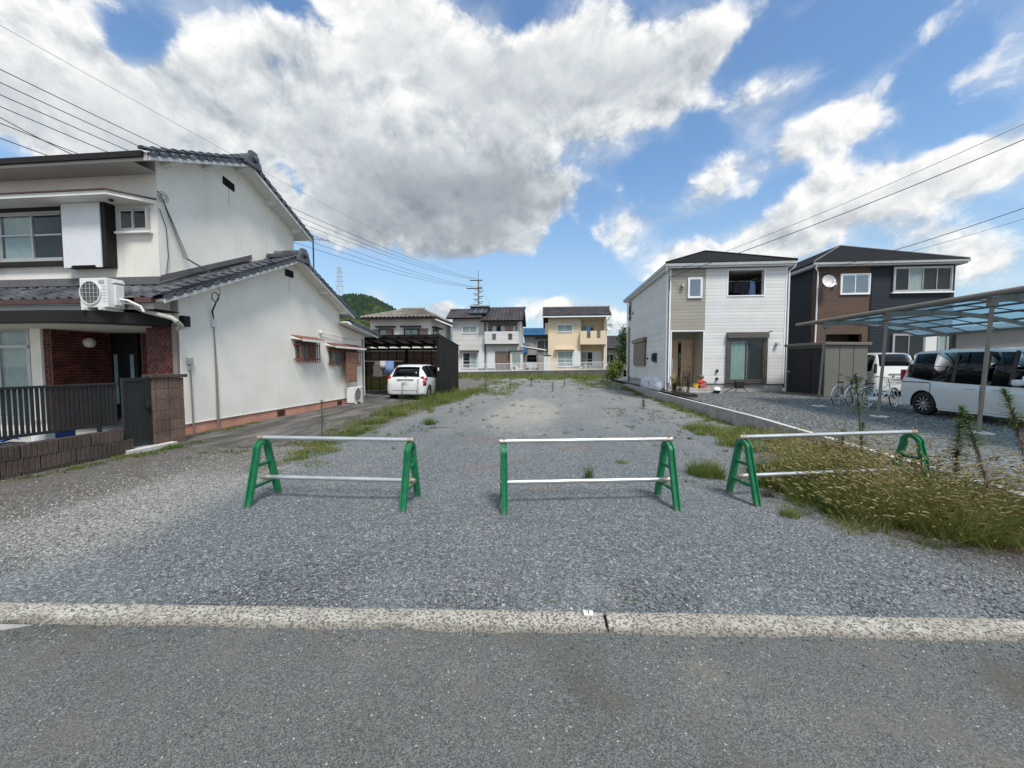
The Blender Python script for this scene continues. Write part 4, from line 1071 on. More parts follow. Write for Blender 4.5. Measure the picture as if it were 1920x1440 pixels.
# --- barred side windows
def barred(y0, y1, z0, z1):
    wn = window(oh, fL, y0 + 0.08, y1 - 0.08, z0 + 0.06, z1 - 0.03, 2, 'alu_bronze', (0.05, 0.7, 'curtain_sage'), ft=0.04, d=0.05)
    g = MB()
    for zz in (z0 + 0.10, z1 - 0.12):
        g.box(y0, y1, 0.165, 0.18, zz - .02, zz + .02, fL); g.box(y0, y0 + .02, 0.0, 0.164, zz - .018, zz + .018, fL); g.box(y1 - .02, y1, 0.0, 0.164, zz - .018, zz + .018, fL)
    gr = g.build('window_grille', 'rust_red', oh)
    n = int((y1 - y0) / 0.13)
    bm_ = piece('bar', MB().box(-0.011, 0.011, -0.011, 0.011, z0 - .02, z1), 'rust_red')
    for k in range(n + 1): put(bm_, 'bar', gr, (XW + .195, y0 + .03 + (y1 - y0 - .06) * k / n, 0))
    for yy in (y1 - .02,):
        for k in range(2): MB().box(yy - .01, yy + .01, .04 + .06 * k, .062 + .06 * k, z0, z1, fL).build('bar', 'rust_red', gr)
    h = MB(); h.prism([(y0 - .08, z1 + .06), (y1 + .08, z1 + .06), (y1 + .08, z1 + .075), (y0 - .08, z1 + .075)], 0, .3, fL)
    h = MB(); h.hexa([(XW, y0 - .1, z1 + .14), (XW, y1 + .1, z1 + .14), (XW + .36, y1 + .1, z1 + .01), (XW + .36, y0 - .1, z1 + .01), (XW, y0 - .1, z1 + .165), (XW, y1 + .1, z1 + .165), (XW + .36, y1 + .1, z1 + .035), (XW + .36, y0 - .1, z1 + .035)])
    ho = h.build('window_hood', 'rust_red', oh)
    MB().hexa([(XW, y0 - .1, z1 + .05), (XW, y0 - .085, z1 + .05), (XW + .35, y0 - .085, z1 - .0), (XW + .35, y0 - .1, z1 - .0), (XW, y0 - .1, z1 + .138), (XW, y0 - .085, z1 + .138), (XW + .35, y0 - .085, z1 + .012), (XW + .35, y0 - .1, z1 + .012)]).build('hood_cheek', 'trim_white', ho)
    MB().box(y0 - .1, y1 + .1, .361, .375, z1 - .03, z1 + .035, fL).build('hood_edge', 'trim_white', ho)
barred(10.86, 11.90, 1.62, 2.28); barred(12.62, 14.62, 1.50, 2.16)
bb = MB(); k = 10
V = [];
for j in range(k + 1): z = 2.02 - 1.12 * j / k; V += [(XW + .225 + .004 * (j % 2), 13.42, z), (XW + .225 + .004 * (j % 2), 14.2, z)]
bb.add(V, [(2 * j, 2 * j + 1, 2 * j + 3, 2 * j + 2) for j in range(k)]); bl_ = bb.build('bamboo_blind', 'bamboo_blind', None, recalc=False)
s_ = bl_.modifiers.new('t', 'SOLIDIFY'); s_.thickness = 0.008
tag(bl_, 'brown reed blind hanging from the barred window of the old white house', 'blind')

# --- outdoor AC units
def ac_unit(name, label, loc, rot, W=0.62, Hh=0.55, Dp=0.27, feet=0.05):
    t = thing('air_conditioner', label, 'air conditioner', loc, rot, 'outdoor air conditioner units', local=True)
    x = W / 2; b = feet
    MB().box(-x, x, 0, Dp, b, b + Hh).build('casing', 'ac_white', t, bevel=0.012)
    fz = b + Hh * 0.5; fx = -x + W * 0.41; r = min(W * 0.36, Hh * 0.42)
    MB().lathe([(0.001, 0), (r, 0), (r, 0.006), (0.001, 0.006)], lambda a, c, h: (fx + a, -0.002 - h, fz + c), 28).build('fan_opening', 'ac_dark', t)
    g = MB()
    g.lathe([(r, 0.004), (r + .018, 0.004), (r + .018, 0.022), (r, 0.022)], lambda a, c, h: (fx + a, -h, fz + c), 28, closed=True)
    g.build('fan_ring', 'ac_white', t, smooth=True)
    g = MB()
    for k in range(-2, 3):
        o_ = k * r / 2.6; hl = math.sqrt(max(r * r - o_ * o_, 0))
        g.box(fx + o_ - .0022, fx + o_ + .0022, -0.020, -0.016, fz - hl, fz + hl); g.box(fx - hl, fx + hl, -0.0155, -0.0125, fz + o_ - .0022, fz + o_ + .0022)
    g.build('fan_guard', 'dish_grey', t)
    g = MB()
    for k in range(6): g.box(fx + r + .035, x - .015, -0.003, -0.0005, b + .10 + k * .055, b + .104 + k * .055)
    g.build('vent_line', 'ac_dark', t)
    MB().box(x - .16, x - .05, -0.004, -0.001, b + Hh - .11, b + Hh - .045).build('rating_label', 'alu_frame', t)
    MB().box(x + .001, x + .045, Dp * .35, Dp * .85, b + .05, b + Hh * .8).build('valve_cover', 'ac_white', t, bevel=0.01)
    MB().box(x + .001, x + .05, Dp * .3, Dp * .9, b + Hh - .08, b + Hh - .05).build('handle', 'ac_white', t, bevel=0.006)
    for s in (-1, 1): MB().box(s * x * .62 - .03, s * x * .62 + .03, -0.05, Dp + .03, 0, b - .002).build('foot', 'ac_white', t, bevel=0.004)
    return t
a1 = ac_unit('a', 'white air conditioner unit standing on the dark porch roof of the old house', (-8.31, 6.36, 2.552), 0, 0.56, 0.535, 0.30)
MB().tube([(0.30, 0.18, 0.22), (0.45, 0.2, 0.20), (0.62, 0.28, 0.10), (0.66, 0.30, 0.0)], 0.022, 7).build('pipe', 'ac_white', a1, smooth=True)
MB().tube([(0.30, 0.20, 0.16), (0.50, 0.24, 0.14), (0.60, 0.30, 0.06)], 0.014, 7).build('pipe', 'ac_white', a1, smooth=True)
ac_unit('b', 'white air conditioner unit on the ground by the salmon footing of the old house', (-7.22, 14.0, 0.08), R(90), 0.72, 0.58, 0.28)

# --- roof aerial behind the ridge
an = thing('tv_aerial', 'thin roof aerial on a pole rising behind the lower tiled ridge of the old house', 'aerial', (-8.0, 12.6, 3.7))
MB().tube([(-8, 12.6, 3.7), (-8, 12.6, 5.85)], 0.022, 6).build('mast', 'cable', an)
b = MB(); b.tube([(-8.35, 12.5, 5.80), (-7.5, 12.75, 5.80)], 0.010, 5)
for k in range(6): x = -8.3 + k * .15; y = 12.515 + k * .044; b.tube([(x + .05, y - .18, 5.81), (x - .05, y + .18, 5.81)], 0.006, 4)
b.build('antenna', 'pole_grey', an)

# ================================================================== GARDEN FENCE, GATE, PILLAR
fe = thing('garden_fence', 'dark grey slatted railing on a low ribbed brown block wall', 'fence', (-6.95, 4.3, 0))
def rib_block(L=0.394, Hh=0.187, W=0.12, n=7):
    """ribbed face block; u along the wall, ribs on +w side"""
    P = [(0, -W / 2), (L, -W / 2)]
    pr = []
    for k in range(n):
        a, b = L * k / n, L * (k + 1) / n
        pr += [(a + .004, W / 2 - .008), (a + .010, W / 2), (b - .010, W / 2 + random.uniform(-.002, .002)), (b - .004, W / 2 - .008)]
    poly = P + pr[::-1]
    V = [(u - L / 2, w, 0) for u, w in poly] + [(u - L / 2, w, Hh) for u, w in poly]; k = len(poly)
    return V, [tuple(range(k)), tuple(range(2 * k - 1, k - 1, -1))] + [(i, (i + 1) % k, (i + 1) % k + k, i + k) for i in range(k)]
blocks = []
for _ in range(3):
    m = MB(); m.add(*rib_block()); blocks.append(piece('block', m, 'rib_block_dark'))
RZ = pi / 2      # u along +Y, ribs to ... rotate so that w faces +X
def ribput(me, th, x, y, z): put(me, 'block', th, (x, y, z), (0, 0, -pi / 2))
for c in range(3):
    y = 2.4 + (0.2 if c == 1 else 0)
    while y < 5.45:
        ribput(random.choice(blocks), fe, -6.95 - .06 + random.uniform(-.002, .002), y + .2, -0.075 + .192 * c); y += .4
hb = MB(); hb.add(*rib_block(0.2, n=4)); hbm = piece('block', hb, 'rib_block_dark')
for c in (0, 2): ribput(hbm, fe, -7.01, 5.55, -0.075 + .192 * c)
for yy in (2.62, 3.95, 5.35):
    MB().box(-7.03, -6.99, yy - .02, yy + .02, 0.497, 1.225).build('post', 'alu_grey', fe)
MB().box(-7.035, -6.985, 2.4, 5.62, 1.226, 1.262).build('rail', 'alu_grey', fe, bevel=.004)
MB().box(-7.028, -6.992, 2.4, 5.62, 0.585, 0.625).build('rail', 'alu_grey', fe, bevel=.004)
sl = piece('slat', MB().box(-.007, .007, -.0175, .0175, 0.626, 1.225), 'alu_grey')
y = 2.45
while y < 5.6: put(sl, 'slat', fe, (-7.01, y, 0)); y += 0.056
# gate
gt = thing('garden_gate', 'narrow dark grey slatted metal gate beside the brown block pillar', 'gate', (-7.0, 5.9, 0.14))
g = MB(); g.box(-7.03, -6.99, 5.69, 5.74, .16, 1.33); g.box(-7.03, -6.99, 6.05, 6.10, .16, 1.33); g.box(-7.03, -6.99, 5.741, 6.049, .16, .22); g.box(-7.03, -6.99, 5.741, 6.049, 1.27, 1.33)
g.build('frame', 'alu_grey', gt, bevel=.003)
gs = piece('slat', MB().box(-.008, .008, -.014, .014, .221, 1.269), 'alu_grey')
for k in range(8): put(gs, 'slat', gt, (-7.01, 5.765 + k * .038, 0))
g = MB(); g.box(-6.989, -6.955, 6.03, 6.08, .80, .90); g.cyl((-6.955, 6.055, .86), (-6.925, 6.055, .86), .014); g.box(-6.935, -6.92, 5.97, 6.065, .85, .872)
g.build('latch', 'black_plastic', gt, bevel=.003)
MB().box(-7.06, -6.98, 6.102, 6.13, .10, 1.36).build('post', 'black_plastic', gt)
st_ = MB(); st_.box(-7.5, -6.84, 5.66, 6.45, .02, .135); tag(st_.build('doorstep', 'concrete_pale', None, bevel=.008), 'pale concrete step under the dark garden gate', 'step')
# pillar
pr_ = thing('gate_pillar', 'reddish brown ribbed block gate pillar with a flat cap', 'pillar', (-6.98, 6.45, 0))
bp = []
for _ in range(3):
    m = MB(); m.add(*rib_block(0.29, 0.187, 0.14, 4)); bp.append(piece('block', m, 'rib_block'))
bq = MB(); bq.add(*rib_block(0.145, 0.187, 0.14, 2)); bqm = piece('block', bq, 'rib_block')
for c in range(7):
    z = -0.03 + .192 * c
    for k in range(2): ribput(bp[(c + k) % 3], pr_, -7.02 + random.uniform(-.003, .003), 6.285 + .294 * k, z)
MB().box(-7.13, -6.925, 6.11, 6.78, 1.316, 1.375).build('cap', 'rib_block_dark', pr_, bevel=.006)
# things lying on the courtyard behind the railing
sh = thing('blue_sheet', 'crumpled blue tarpaulin lying behind the garden fence', 'tarpaulin', (-7.3, 4.35, .42))
V = []; F = []
for i in range(10):
    for j in range(5): V.append((-7.42 + j * .05 + random.uniform(-.01, .01), 3.95 + i * .07, .50 + random.uniform(0, .05) + .02 * sin(i)))
F = [(i * 5 + j, i * 5 + j + 1, (i + 1) * 5 + j + 1, (i + 1) * 5 + j) for i in range(9) for j in range(4)]
MB().add(V, F).build('sheet', 'tarp_blue', sh, smooth=True, recalc=False)
MB().box(-7.45, -7.18, 3.9, 4.6, .10, .49).build('crate_below', 'concrete', sh)
bx = thing('cardboard_box', 'small white and blue box behind the garden fence', 'box', (-7.3, 4.95, .1))
MB().box(-7.40, -7.16, 4.80, 4.91, .10, .58).build('end_panel', 'pure_white', bx, bevel=.004); MB().box(-7.39, -7.17, 4.912, 5.16, .10, .575).build('side_panel', 'tarp_blue', bx, bevel=.004)

# ================================================================== helpers for newer houses
def wall_holes(fr, u0, u1, z0, z1, holes, t):
    """wall slab built of butted blocks around rectangular openings"""
    us = sorted({u0, u1, *[h[0] for h in holes], *[h[1] for h in holes]}); zs = sorted({z0, z1, *[h[2] for h in holes], *[h[3] for h in holes]})
    V = {}; vs = []; fs = []
    def vid(u, w, z):
        k = (round(u, 4), w, round(z, 4))
        if k not in V: V[k] = len(vs); vs.append(k)
        return V[k]
    def solid(i, j):
        if i < 0 or j < 0 or i >= len(us) - 1 or j >= len(zs) - 1: return False
        cu, cz = (us[i] + us[i + 1]) / 2, (zs[j] + zs[j + 1]) / 2
        return not any(h[0] < cu < h[1] and h[2] < cz < h[3] for h in holes)
    for i in range(len(us) - 1):
        for j in range(len(zs) - 1):
            if not solid(i, j): continue
            a, b, c, d = us[i], us[i + 1], zs[j], zs[j + 1]
            fs.append((vid(a, 0, c), vid(b, 0, c), vid(b, 0, d), vid(a, 0, d)))
            fs.append((vid(a, -t, d), vid(b, -t, d), vid(b, -t, c), vid(a, -t, c)))
            for di, dj, p, q in ((-1, 0, (a, c), (a, d)), (1, 0, (b, c), (b, d)), (0, -1, (a, c), (b, c)), (0, 1, (a, d), (b, d))):
                if not solid(i + di, j + dj): fs.append((vid(p[0], 0, p[1]), vid(q[0], 0, q[1]), vid(q[0], -t, q[1]), vid(p[0], -t, p[1])))
    m = MB(); m.add(vs, fs, fr); return m
def hip_roof(th, x0, x1, y0, y1, z, apex, rear, mat, ridge_mat, t=0.05):
    ax, ay, az_ = apex; ry = rear
    A, B, C, D_ = (x0, y0, z), (x1, y0, z), (x1, y1, z), (x0, y1, z); P, Q = (ax, ay, az_), (ax, ry, az_)
    m = MB(); vs = [A, B, C, D_, P, Q] + [(p[0], p[1], p[2] - t) for p in (A, B, C, D_)]
    m.add(vs, [(0, 1, 4), (1, 2, 5, 4), (2, 3, 5), (3, 0, 4, 5), (6, 7, 1, 0), (7, 8, 2, 1), (8, 9, 3, 2), (9, 6, 0, 3), (9, 8, 7, 6)])
    rf = m.build('roof', mat, th)
    c = MB()
    for p, q in ((A, P), (B, P), (P, Q)):
        pp = Vector(p) + Vector((0, 0, .015)); qq = Vector(q) + Vector((0, 0, .015)); c.tube([pp, qq], 0.045, 6)
    c.build('hip_cap', ridge_mat, rf)
    return rf
def downpipe(th, pts, mat='pure_white', r=0.032): MB().tube(pts, r, 8).build('rain_pipe', mat, th)
def wall_lamp(th, fr, u, z, mat='alu_frame'):
    b = MB(); b.box(u - .05, u + .05, 0.004, .03, z - .08, z + .06, fr); b.lathe([(.001, -.07), (.065, -.07), (.075, .0), (.05, .06), (.001, .08)], lambda x, y, h: fr(u + x, .10 + y, z + h), 12)
    b.build('wall_lamp', mat, th, smooth=True)

# ================================================================== WHITE NEW HOUSE
wh = thing('house', 'new white lap-sided two-storey house with a tan entrance bay and black hipped roof', 'house', (8, 18.3, 0.33))
X0, X1, YF, YB = 5.43, 10.42, 18.3, 27.6
Zb, Zt = 0.70, 5.86
F = front(YF)
wall_holes(F, 7.0, X1, Zb, Zt, [(7.95, 9.46, 4.65, 5.76)], 0.2).build('front_wall', 'siding_white', wh)
wall_holes(F, X0, 6.998, Zb, Zt, [(5.55, 6.93, Zb, 3.06)], 0.2).build('entrance_wall', 'siding_tanlap', wh)
MB().box(X0, X0 + .2, YF + .202, YB, Zb, Zt).build('side_wall', 'siding_white', wh)
MB().box(X1 - .2, X1, YF + .202, YB, Zb, Zt).build('side_wall', 'siding_white', wh)
MB().box(X0 + .2, X1 - .2, YB - .2, YB - .002, Zb, Zt).build('rear_wall', 'siding_white', wh)
MB().box(X0 + .21, X1 - .21, YF + .21, YB - .21, Zt - .06, Zt - .01).build('ceiling_board', 'soffit', wh)
b = MB(); b.box(X0 + .02, X0 + .2, YF + .02, YB, 0.1, Zb - .02); b.box(7.0, X1 - .02, YF + .02, YF + .2, 0.1, Zb - .02)
b.build('foundation', 'concrete', wh)
MB().box(6.96, X1 + .012, -.03, .012, Zb - .022, Zb + .004, F).build('base_flashing', 'ridge_grey', wh)
MB().box(YF + .02, YB, -.03, .012, Zb - .022, Zb + .004, sideN(X0)).build('base_flashing', 'ridge_grey', wh)
# corner boards, trims
MB().box(X0 - .014, X0 + .05, 0.002, .016, Zb + .01, Zt, F).build('corner_board', 'pure_white', wh)
MB().box(X1 - .05, X1 + .014, 0.002, .016, Zb + .01, Zt, F).build('corner_board', 'pure_white', wh)
MB().box(6.985, 7.005, 0.002, .010, 3.1, Zt, F).build('trim_strip', 'siding_white', wh)
t = MB(); t.box(5.50, 5.55, -.02, .02, .52, 3.11, F); t.box(6.93, 6.985, -.02, .02, .52, 3.11, F); t.box(5.55, 6.93, -.02, .02, 3.06, 3.11, F); t.build('entrance_trim', 'pure_white', wh)
# eaves
e = MB(); e.box(X0 - .17, X1 + .17, YF - .17, YB + .4, 5.90, 5.94); e.build('soffit', 'pure_white', wh)
e = MB(); e.box(X0 - .19, X1 + .19, YF - .21, YF - .172, 5.88, 6.05); e.build('fascia', 'pure_white', wh)
e = MB(); e.box(X0 - .21, X0 - .172, YF - .171, YB + .4, 5.88, 6.05); e.build('fascia', 'pure_white', wh)
e = MB(); e.box(X1 + .172, X1 + .21, YF - .171, YB + .4, 5.88, 6.05); e.build('fascia', 'pure_white', wh)
e = MB(); e.box(X0 - .21, X1 + .21, YF - .29, YF - .215, 5.94, 6.05); e.build('gutter', 'alu_frame', wh)
e = MB(); e.box(X0 - .29, X0 - .215, YF - .29, YB + .4, 5.94, 6.05); e.build('gutter', 'alu_frame', wh)
hip_roof(wh, X0 - .26, X1 + .26, YF - .26, YB + .45, 6.10, (7.95, 21.0, 7.38), 24.6, 'shingle', 'shingle')
downpipe(wh, [(X0 - .24, YF - .25, 5.93), (X0 - .22, YF - .2, 5.80), (X0 - .08, YF + .12, 5.66), (X0 - .06, YF + .12, .4)])
downpipe(wh, [(X1 + .2, YF - .25, 5.93), (X1 + .18, YF - .2, 5.80), (X1 + .06, YF - .05, 5.66), (X1 + .06, YF - .05, .4)])
downpipe(wh, [(X0 - .24, YB - .2, 5.93), (X0 - .1, YB - .2, 5.7), (X0 - .06, YB - .2, .4)])
# entrance recess
MB().box(5.50, 7.0, 19.50, 19.6, .5, 3.2).build('recess_wall', 'siding_tan', wh)
MB().box(6.94, 7.02, 18.505, 19.5, .5, 3.06).build('recess_wall', 'siding_tan', wh)
MB().box(5.50, 5.548, 18.505, 19.5, .5, 3.06).build('recess_wall', 'siding_tan', wh)
MB().box(5.52, 6.96, 18.505, 19.5, 3.065, 3.1).build('recess_ceiling', 'soffit', wh)
d = MB(); FD = front(19.498)
d.box(5.80, 5.85, 0.002, .06, .5, 2.78, FD); d.box(6.83, 6.88, 0.002, .06, .5, 2.78, FD); d.box(5.85, 6.83, 0.002, .06, 2.73, 2.78, FD)
dd = d.build('front_door', 'wood_door', wh)
MB().box(5.855, 6.205, 0.012, .045, .51, 2.725, FD).build('door_leaf', 'wood_door', dd); MB().box(6.36, 6.825, 0.012, .045, .51, 2.725, FD).build('door_leaf', 'wood_door', dd)
MB().box(6.21, 6.355, 0.012, .035, .51, 2.725, FD).build('glass_strip', 'glass_dark', dd)
MB().box(6.21, 6.355, 0.002, .010, .51, 2.725, FD).build('strip_backing', 'unlit_room', dd)
MB().box(5.93, 5.975, .046, .10, 1.2, 1.85, FD).build('handle', 'chrome', dd, bevel=.01)
s1 = MB(); s1.box(5.75, 7.05, 17.45, 19.49, .2, .505); s1.box(5.85, 7.35, 17.1, 17.445, .2, .40)
s1.build('porch_step', 'concrete', wh, bevel=.01)
# windows
window(wh, F, 6.20, 6.83, 4.55, 5.47, 1, 'pure_white', None, ft=.05, glass='glass_mirror')
w_ = window(wh, F, 8.03, 9.55, .80, 2.72, 2, 'alu_bronze', (.02, .55, 'curtain_sage'), ft=.06, d=.09)
MB().box(8.75, 9.5, .010, .016, .86, 2.66, F).build('curtain', 'ac_dark', w_)
sb = MB(); sb.box(7.93, 9.66, 0.0, .20, 2.74, 3.0, F); sb.box(7.93, 8.02, 0.0, .11, .78, 2.735, F); sb.box(9.56, 9.66, 0.0, .11, .78, 2.735, F); sb.box(7.93, 9.66, 0.0, .11, .72, .778, F)
sbo = sb.build('shutter_housing', 'alu_bronze', wh, bevel=.006)
MB().tube([(9.72, YF - .05, 3.02), (9.82, YF - .10, 3.05)], .025, 6).build('bracket', 'black_plastic', sbo)
# loggia
t = MB(); t.box(7.90, 7.95, -.02, .02, 4.60, 5.81, F); t.box(9.46, 9.51, -.02, .02, 4.60, 5.81, F); t.box(7.95, 9.46, -.02, .02, 5.76, 5.81, F); t.box(7.95, 9.46, -.02, .03, 4.60, 4.65, F)
t.build('loggia_trim', 'pure_white', wh)
lb = MB(); lb.box(7.6, 9.8, 20.2, 20.25, 4.2, 5.85); lb.box(7.6, 7.65, 18.51, 20.2, 4.2, 5.85); lb.box(9.75, 9.8, 18.51, 20.2, 4.2, 5.85); lb.box(7.65, 9.75, 18.51, 20.2, 4.15, 4.2)
lb.build('loggia_wall', 'shed_taupe', wh)
window(wh, front(20.19), 7.75, 9.3, 4.25, 5.6, 2, 'black_trim', None)
wall_lamp(wh, F, 5.96, 5.12); wall_lamp(wh, F, 10.05, 2.48)
for z in (1.28, .92):
    v = MB(); v.lathe([(.001, 0), (.06, 0), (.07, .03), (.001, .05)], lambda x, y, h: F(7.56 + x, h + .002, z + y), 12); v.box(7.50, 7.60, .04, .09, z - .05, z - .02, F); v.build('vent_cap', 'black_plastic', wh)
# left side wall details
SN = sideN(X0)
v = MB(); v.box(22.4, 25.3, 0, .10, 1.50, 2.86, SN); vo = v.build('window_shutter', 'alu_bronze', wh, label='closed grey roller shutter on the side wall')
for k in range(16): MB().box(22.5, 25.2, .10, .108, 1.56 + k * .08, 1.625 + k * .08, SN).build('shutter_slat', 'alu_bronze', vo)
MB().box(22.3, 25.4, 0.0, .2, 2.87, 3.1, SN).build('shutter_box', 'alu_bronze', vo)
window(wh, SN, 26.6, 27.15, 4.55, 5.75, 1, 'alu_bronze', None)
MB().tube([(X0 - .07, 26.9, .4), (X0 - .07, 26.9, 4.1)], .05, 8).build('rain_pipe', 'post_bronze', wh)
mb_ = MB(); mb_.box(20.2, 20.75, .004, .12, 1.7, 2.15, SN); mb_.box(20.3, 20.6, .121, .19, 1.78, 2.08, SN); mb_.build('electricity_meter', 'black_plastic', wh, bevel=.01)
for z, y in ((1.9, 22.0), (4.9, 26.0)):
    MB().lathe([(.001, 0), (.06, 0), (.07, .05), (.001, .08)], lambda a, c, h: SN(y + a, h + .002, z + c), 10).build('vent_cap', 'black_plastic', wh)
MB().tube([(X0 + .02, YF - .02, 5.5), (X0 - .02, YF - .06, 5.3), (X0 - .02, YF - .04, 4.9)], .012, 5).build('cable_bracket', 'black_plastic', wh)

# washing hung in the loggia
la = thing('laundry_rail', 'dark clothes hung on a rail inside the white house balcony opening', 'laundry', (8.7, 18.9, 5.4))
MB().tube([(8.0, 19.0, 5.05), (9.4, 18.8, 5.48)], .014, 6).build('rail', 'galv', la); MB().tube([(7.7, 18.85, 5.38), (9.74, 18.85, 5.38)], .012, 6).build('rail', 'galv', la)
def cloth(th, x, y, z, wd, ln, mat, name='garment', nx=7, nz=6, ang=0.0):
    V = []
    for i in range(nx + 1):
        for j in range(nz + 1):
            t = i / nx - .5; s = j / nz
            ww = wd * (.55 + .45 * min(1, s * 3)) ; off = .02 * sin(i * 1.9 + j * .5) * (.3 + s)
            V.append((x + t * ww * cos(ang) - off * sin(ang), y + t * ww * sin(ang) + off * cos(ang), z - ln * s))
    F_ = [(i * (nz + 1) + j, (i + 1) * (nz + 1) + j, (i + 1) * (nz + 1) + j + 1, i * (nz + 1) + j + 1) for i in range(nx) for j in range(nz)]
    o = MB().add(V, F_).build(name, mat, th, smooth=True, recalc=False)
    so_ = o.modifiers.new('t', 'SOLIDIFY'); so_.thickness = .008
    return o
cloth(la, 8.95, 18.85, 5.38, .45, .62, 'cloth_dark'); cloth(la, 9.25, 18.86, 5.38, .3, .7, 'cloth_blue'); cloth(la, 8.55, 18.84, 5.38, .3, .55, 'cloth_dark'); cloth(la, 8.25, 18.87, 5.38, .3, .5, 'cloth_dark')

# ================================================================== DARK NEW HOUSE
dh = thing('house', 'new two-storey house clad in navy and brown boards with a black hipped roof', 'house', (16, 20.5, .35))
A0, A1, DY, DB = 12.98, 19.20, 20.5, 30
G = front(DY); Zt = 6.30
wall_holes(G, A0, 15.5, .3, Zt, [(13.45, 15.2, .3, 3.05)], .2).build('front_wall', 'siding_brown', dh)
MB().box(15.502, A1, -.25, -.02, .3, Zt, G).build('front_wall', 'siding_navy', dh)
MB().box(A0, A0 + .2, DY + .202, DB, .3, Zt).build('side_wall', 'siding_navy', dh); MB().box(A1 - .2, A1, DY + .252, DB, .3, Zt).build('side_wall', 'siding_navy', dh)
MB().box(A0 + .2, A1 - .2, DB - .2, DB, .3, Zt).build('rear_wall', 'siding_navy', dh)
MB().box(15.48, 15.56, -.01, .02, .4, Zt, G).build('trim_strip', 'black_trim', dh)
MB().box(13.3, 15.4, 21.6, 21.7, .3, 3.2).build('recess_wall', 'siding_brown', dh); MB().box(13.3, 15.4, 20.71, 21.6, 3.06, 3.1).build('recess_ceiling', 'dark_brown', dh)
MB().box(13.5, 14.45, .0, .05, .4, 2.75, front(21.598)).build('front_door', 'siding_tan', dh)
e = MB(); e.box(A0 - .22, A1 + .22, DY - .22, DB + .4, 6.32, 6.36); e.build('soffit', 'soffit', dh)
for args in ((A0 - .26, A1 + .26, DY - .26, DY - .222, 6.30, 6.47), (A0 - .26, A0 - .222, DY - .221, DB + .4, 6.30, 6.47), (A1 + .222, A1 + .26, DY - .221, DB + .4, 6.30, 6.47)):
    MB().box(*args).build('fascia', 'alu_frame', dh)
MB().box(A0 - .3, A1 + .3, DY - .34, DY - .265, 6.37, 6.47).build('gutter', 'alu_frame', dh)
hip_roof(dh, A0 - .3, A1 + .3, DY - .3, DB + .45, 6.50, (15.75, 23.0, 8.02), 27.0, 'shingle', 'ridge_grey')
downpipe(dh, [(A0 - .15, DY - .3, 6.36), (A0 - .15, DY - .25, 6.2), (A0 + .06, DY - .08, 6.08), (A0 + .06, DY - .05, .5)])
window(dh, G, 14.10, 15.46 - .02, 4.96, 5.97, 2, 'pure_white', None, ft=.05, glass='glass_mirror')
window(dh, G, 16.46, 19.03, 5.05, 6.24, 4, 'alu_frame', (.25, .50, 'curtain'), ft=.06)
MB().box(16.40, 19.10, -.01, .12, 4.98, 5.045, G).build('window_sill', 'pure_white', dh)
window(dh, G, 16.55, 18.0, .5, 3.05, 2, 'alu_frame', None, ft=.06); MB().box(18.02, 18.5, -.01, .05, .6, 3.05, G).build('shutter_panel', 'ac_white', dh)
window(dh, G, 18.52, 19.0, .8, 3.05, 1, 'alu_frame', (0.1, .9, 'curtain'), ft=.05)
wall_lamp(dh, G, 13.80, 5.50, 'pure_white')
dsh = MB(); Fd = lambda x, y, h: (13.33 + x, DY - .34 - h + .25 * (y / .35) * .3, 5.56 + y)
dsh.lathe([(0.001, -.02), (.15, 0.0), (.24, .05), (.30, .09), (.305, .085), (.24, .035), (.15, -.015), (.001, -.035)], Fd, 24)
ds = thing('satellite_dish', 'pale round satellite dish on the brown cladding of the dark house', 'satellite dish', (13.33, DY, 5.56))
dsh.build('reflector', 'dish_grey', ds, smooth=True)
MB().tube([(13.33, DY - .001, 5.45), (13.33, DY - .28, 5.48)], .025, 6).build('bracket', 'alu_grey', ds); MB().tube([(13.33, DY - .40, 5.25), (13.33, DY - .72, 5.50)], .012, 5).build('feed_arm', 'alu_grey', ds)
MB().box(13.29, 13.37, DY - .78, DY - .70, 5.46, 5.55).build('feed_horn', 'pure_white', ds)
# low grey house to the right of it
gh = thing('house', 'low grey house wall with a sloping pale eave behind the parked van', 'house', (26, 22, .35))
MB().box(20.8, 34, 22.0, 29, .2, 3.3).build('wall', 'wall_grey', gh)
MB().prism([(20.4, 3.25), (30.0, 4.1), (34.5, 3.25), (34.5, 3.40), (30.0, 4.30), (20.4, 3.42)], -7.4, .6, front(22)).build('roof', 'wall_grey', gh)
window(gh, front(22.0), 27.5, 29.2, 1.0, 2.7, 2, 'alu_frame', None)

# ================================================================== SHED
sh = thing('storage_shed', 'taupe metal storage shed with black sliding doors beside the white house', 'shed', (10.28, 15.5, .27), R(11))
W_, D2, H2 = 1.75, 1.80, 2.02
MB().box(0.02, W_, 0.02, D2, .08, H2).build('body', 'shed_taupe', sh, bevel=.01)
MB().box(-.10, W_ + .07, -.07, D2 + .06, H2 + .002, H2 + .11).build('roof', 'shed_taupe', sh, bevel=.015)
for x in (.58, 1.16): MB().box(x - .006, x + .006, .012, .0195, .12, H2 - .04).build('panel_joint', 'shed_dark', sh)
MB().box(-.012, .02, -.0, .05, .08, H2).build('corner_post', 'shed_taupe', sh); MB().box(-.012, .02, D2 - .06, D2, .08, H2).build('corner_post', 'shed_taupe', sh)
MB().box(-.02, .018, .05, D2 - .06, .08, .15).build('door_track', 'shed_taupe', sh)
for k, (a, b) in enumerate(((.06, .60), (.60, 1.17), (1.17, D2 - .065))):
    dl = MB().box(-.012 - .012 * (k % 2), .008 - .012 * (k % 2), a, b, .155, H2 - .09).build('door', 'shed_dark', sh)
    if k == 2: MB().cyl((-.014, b - .10, 1.0), (-.05, b - .10, 1.0), .035, 10).build('handle', 'chrome', dl)
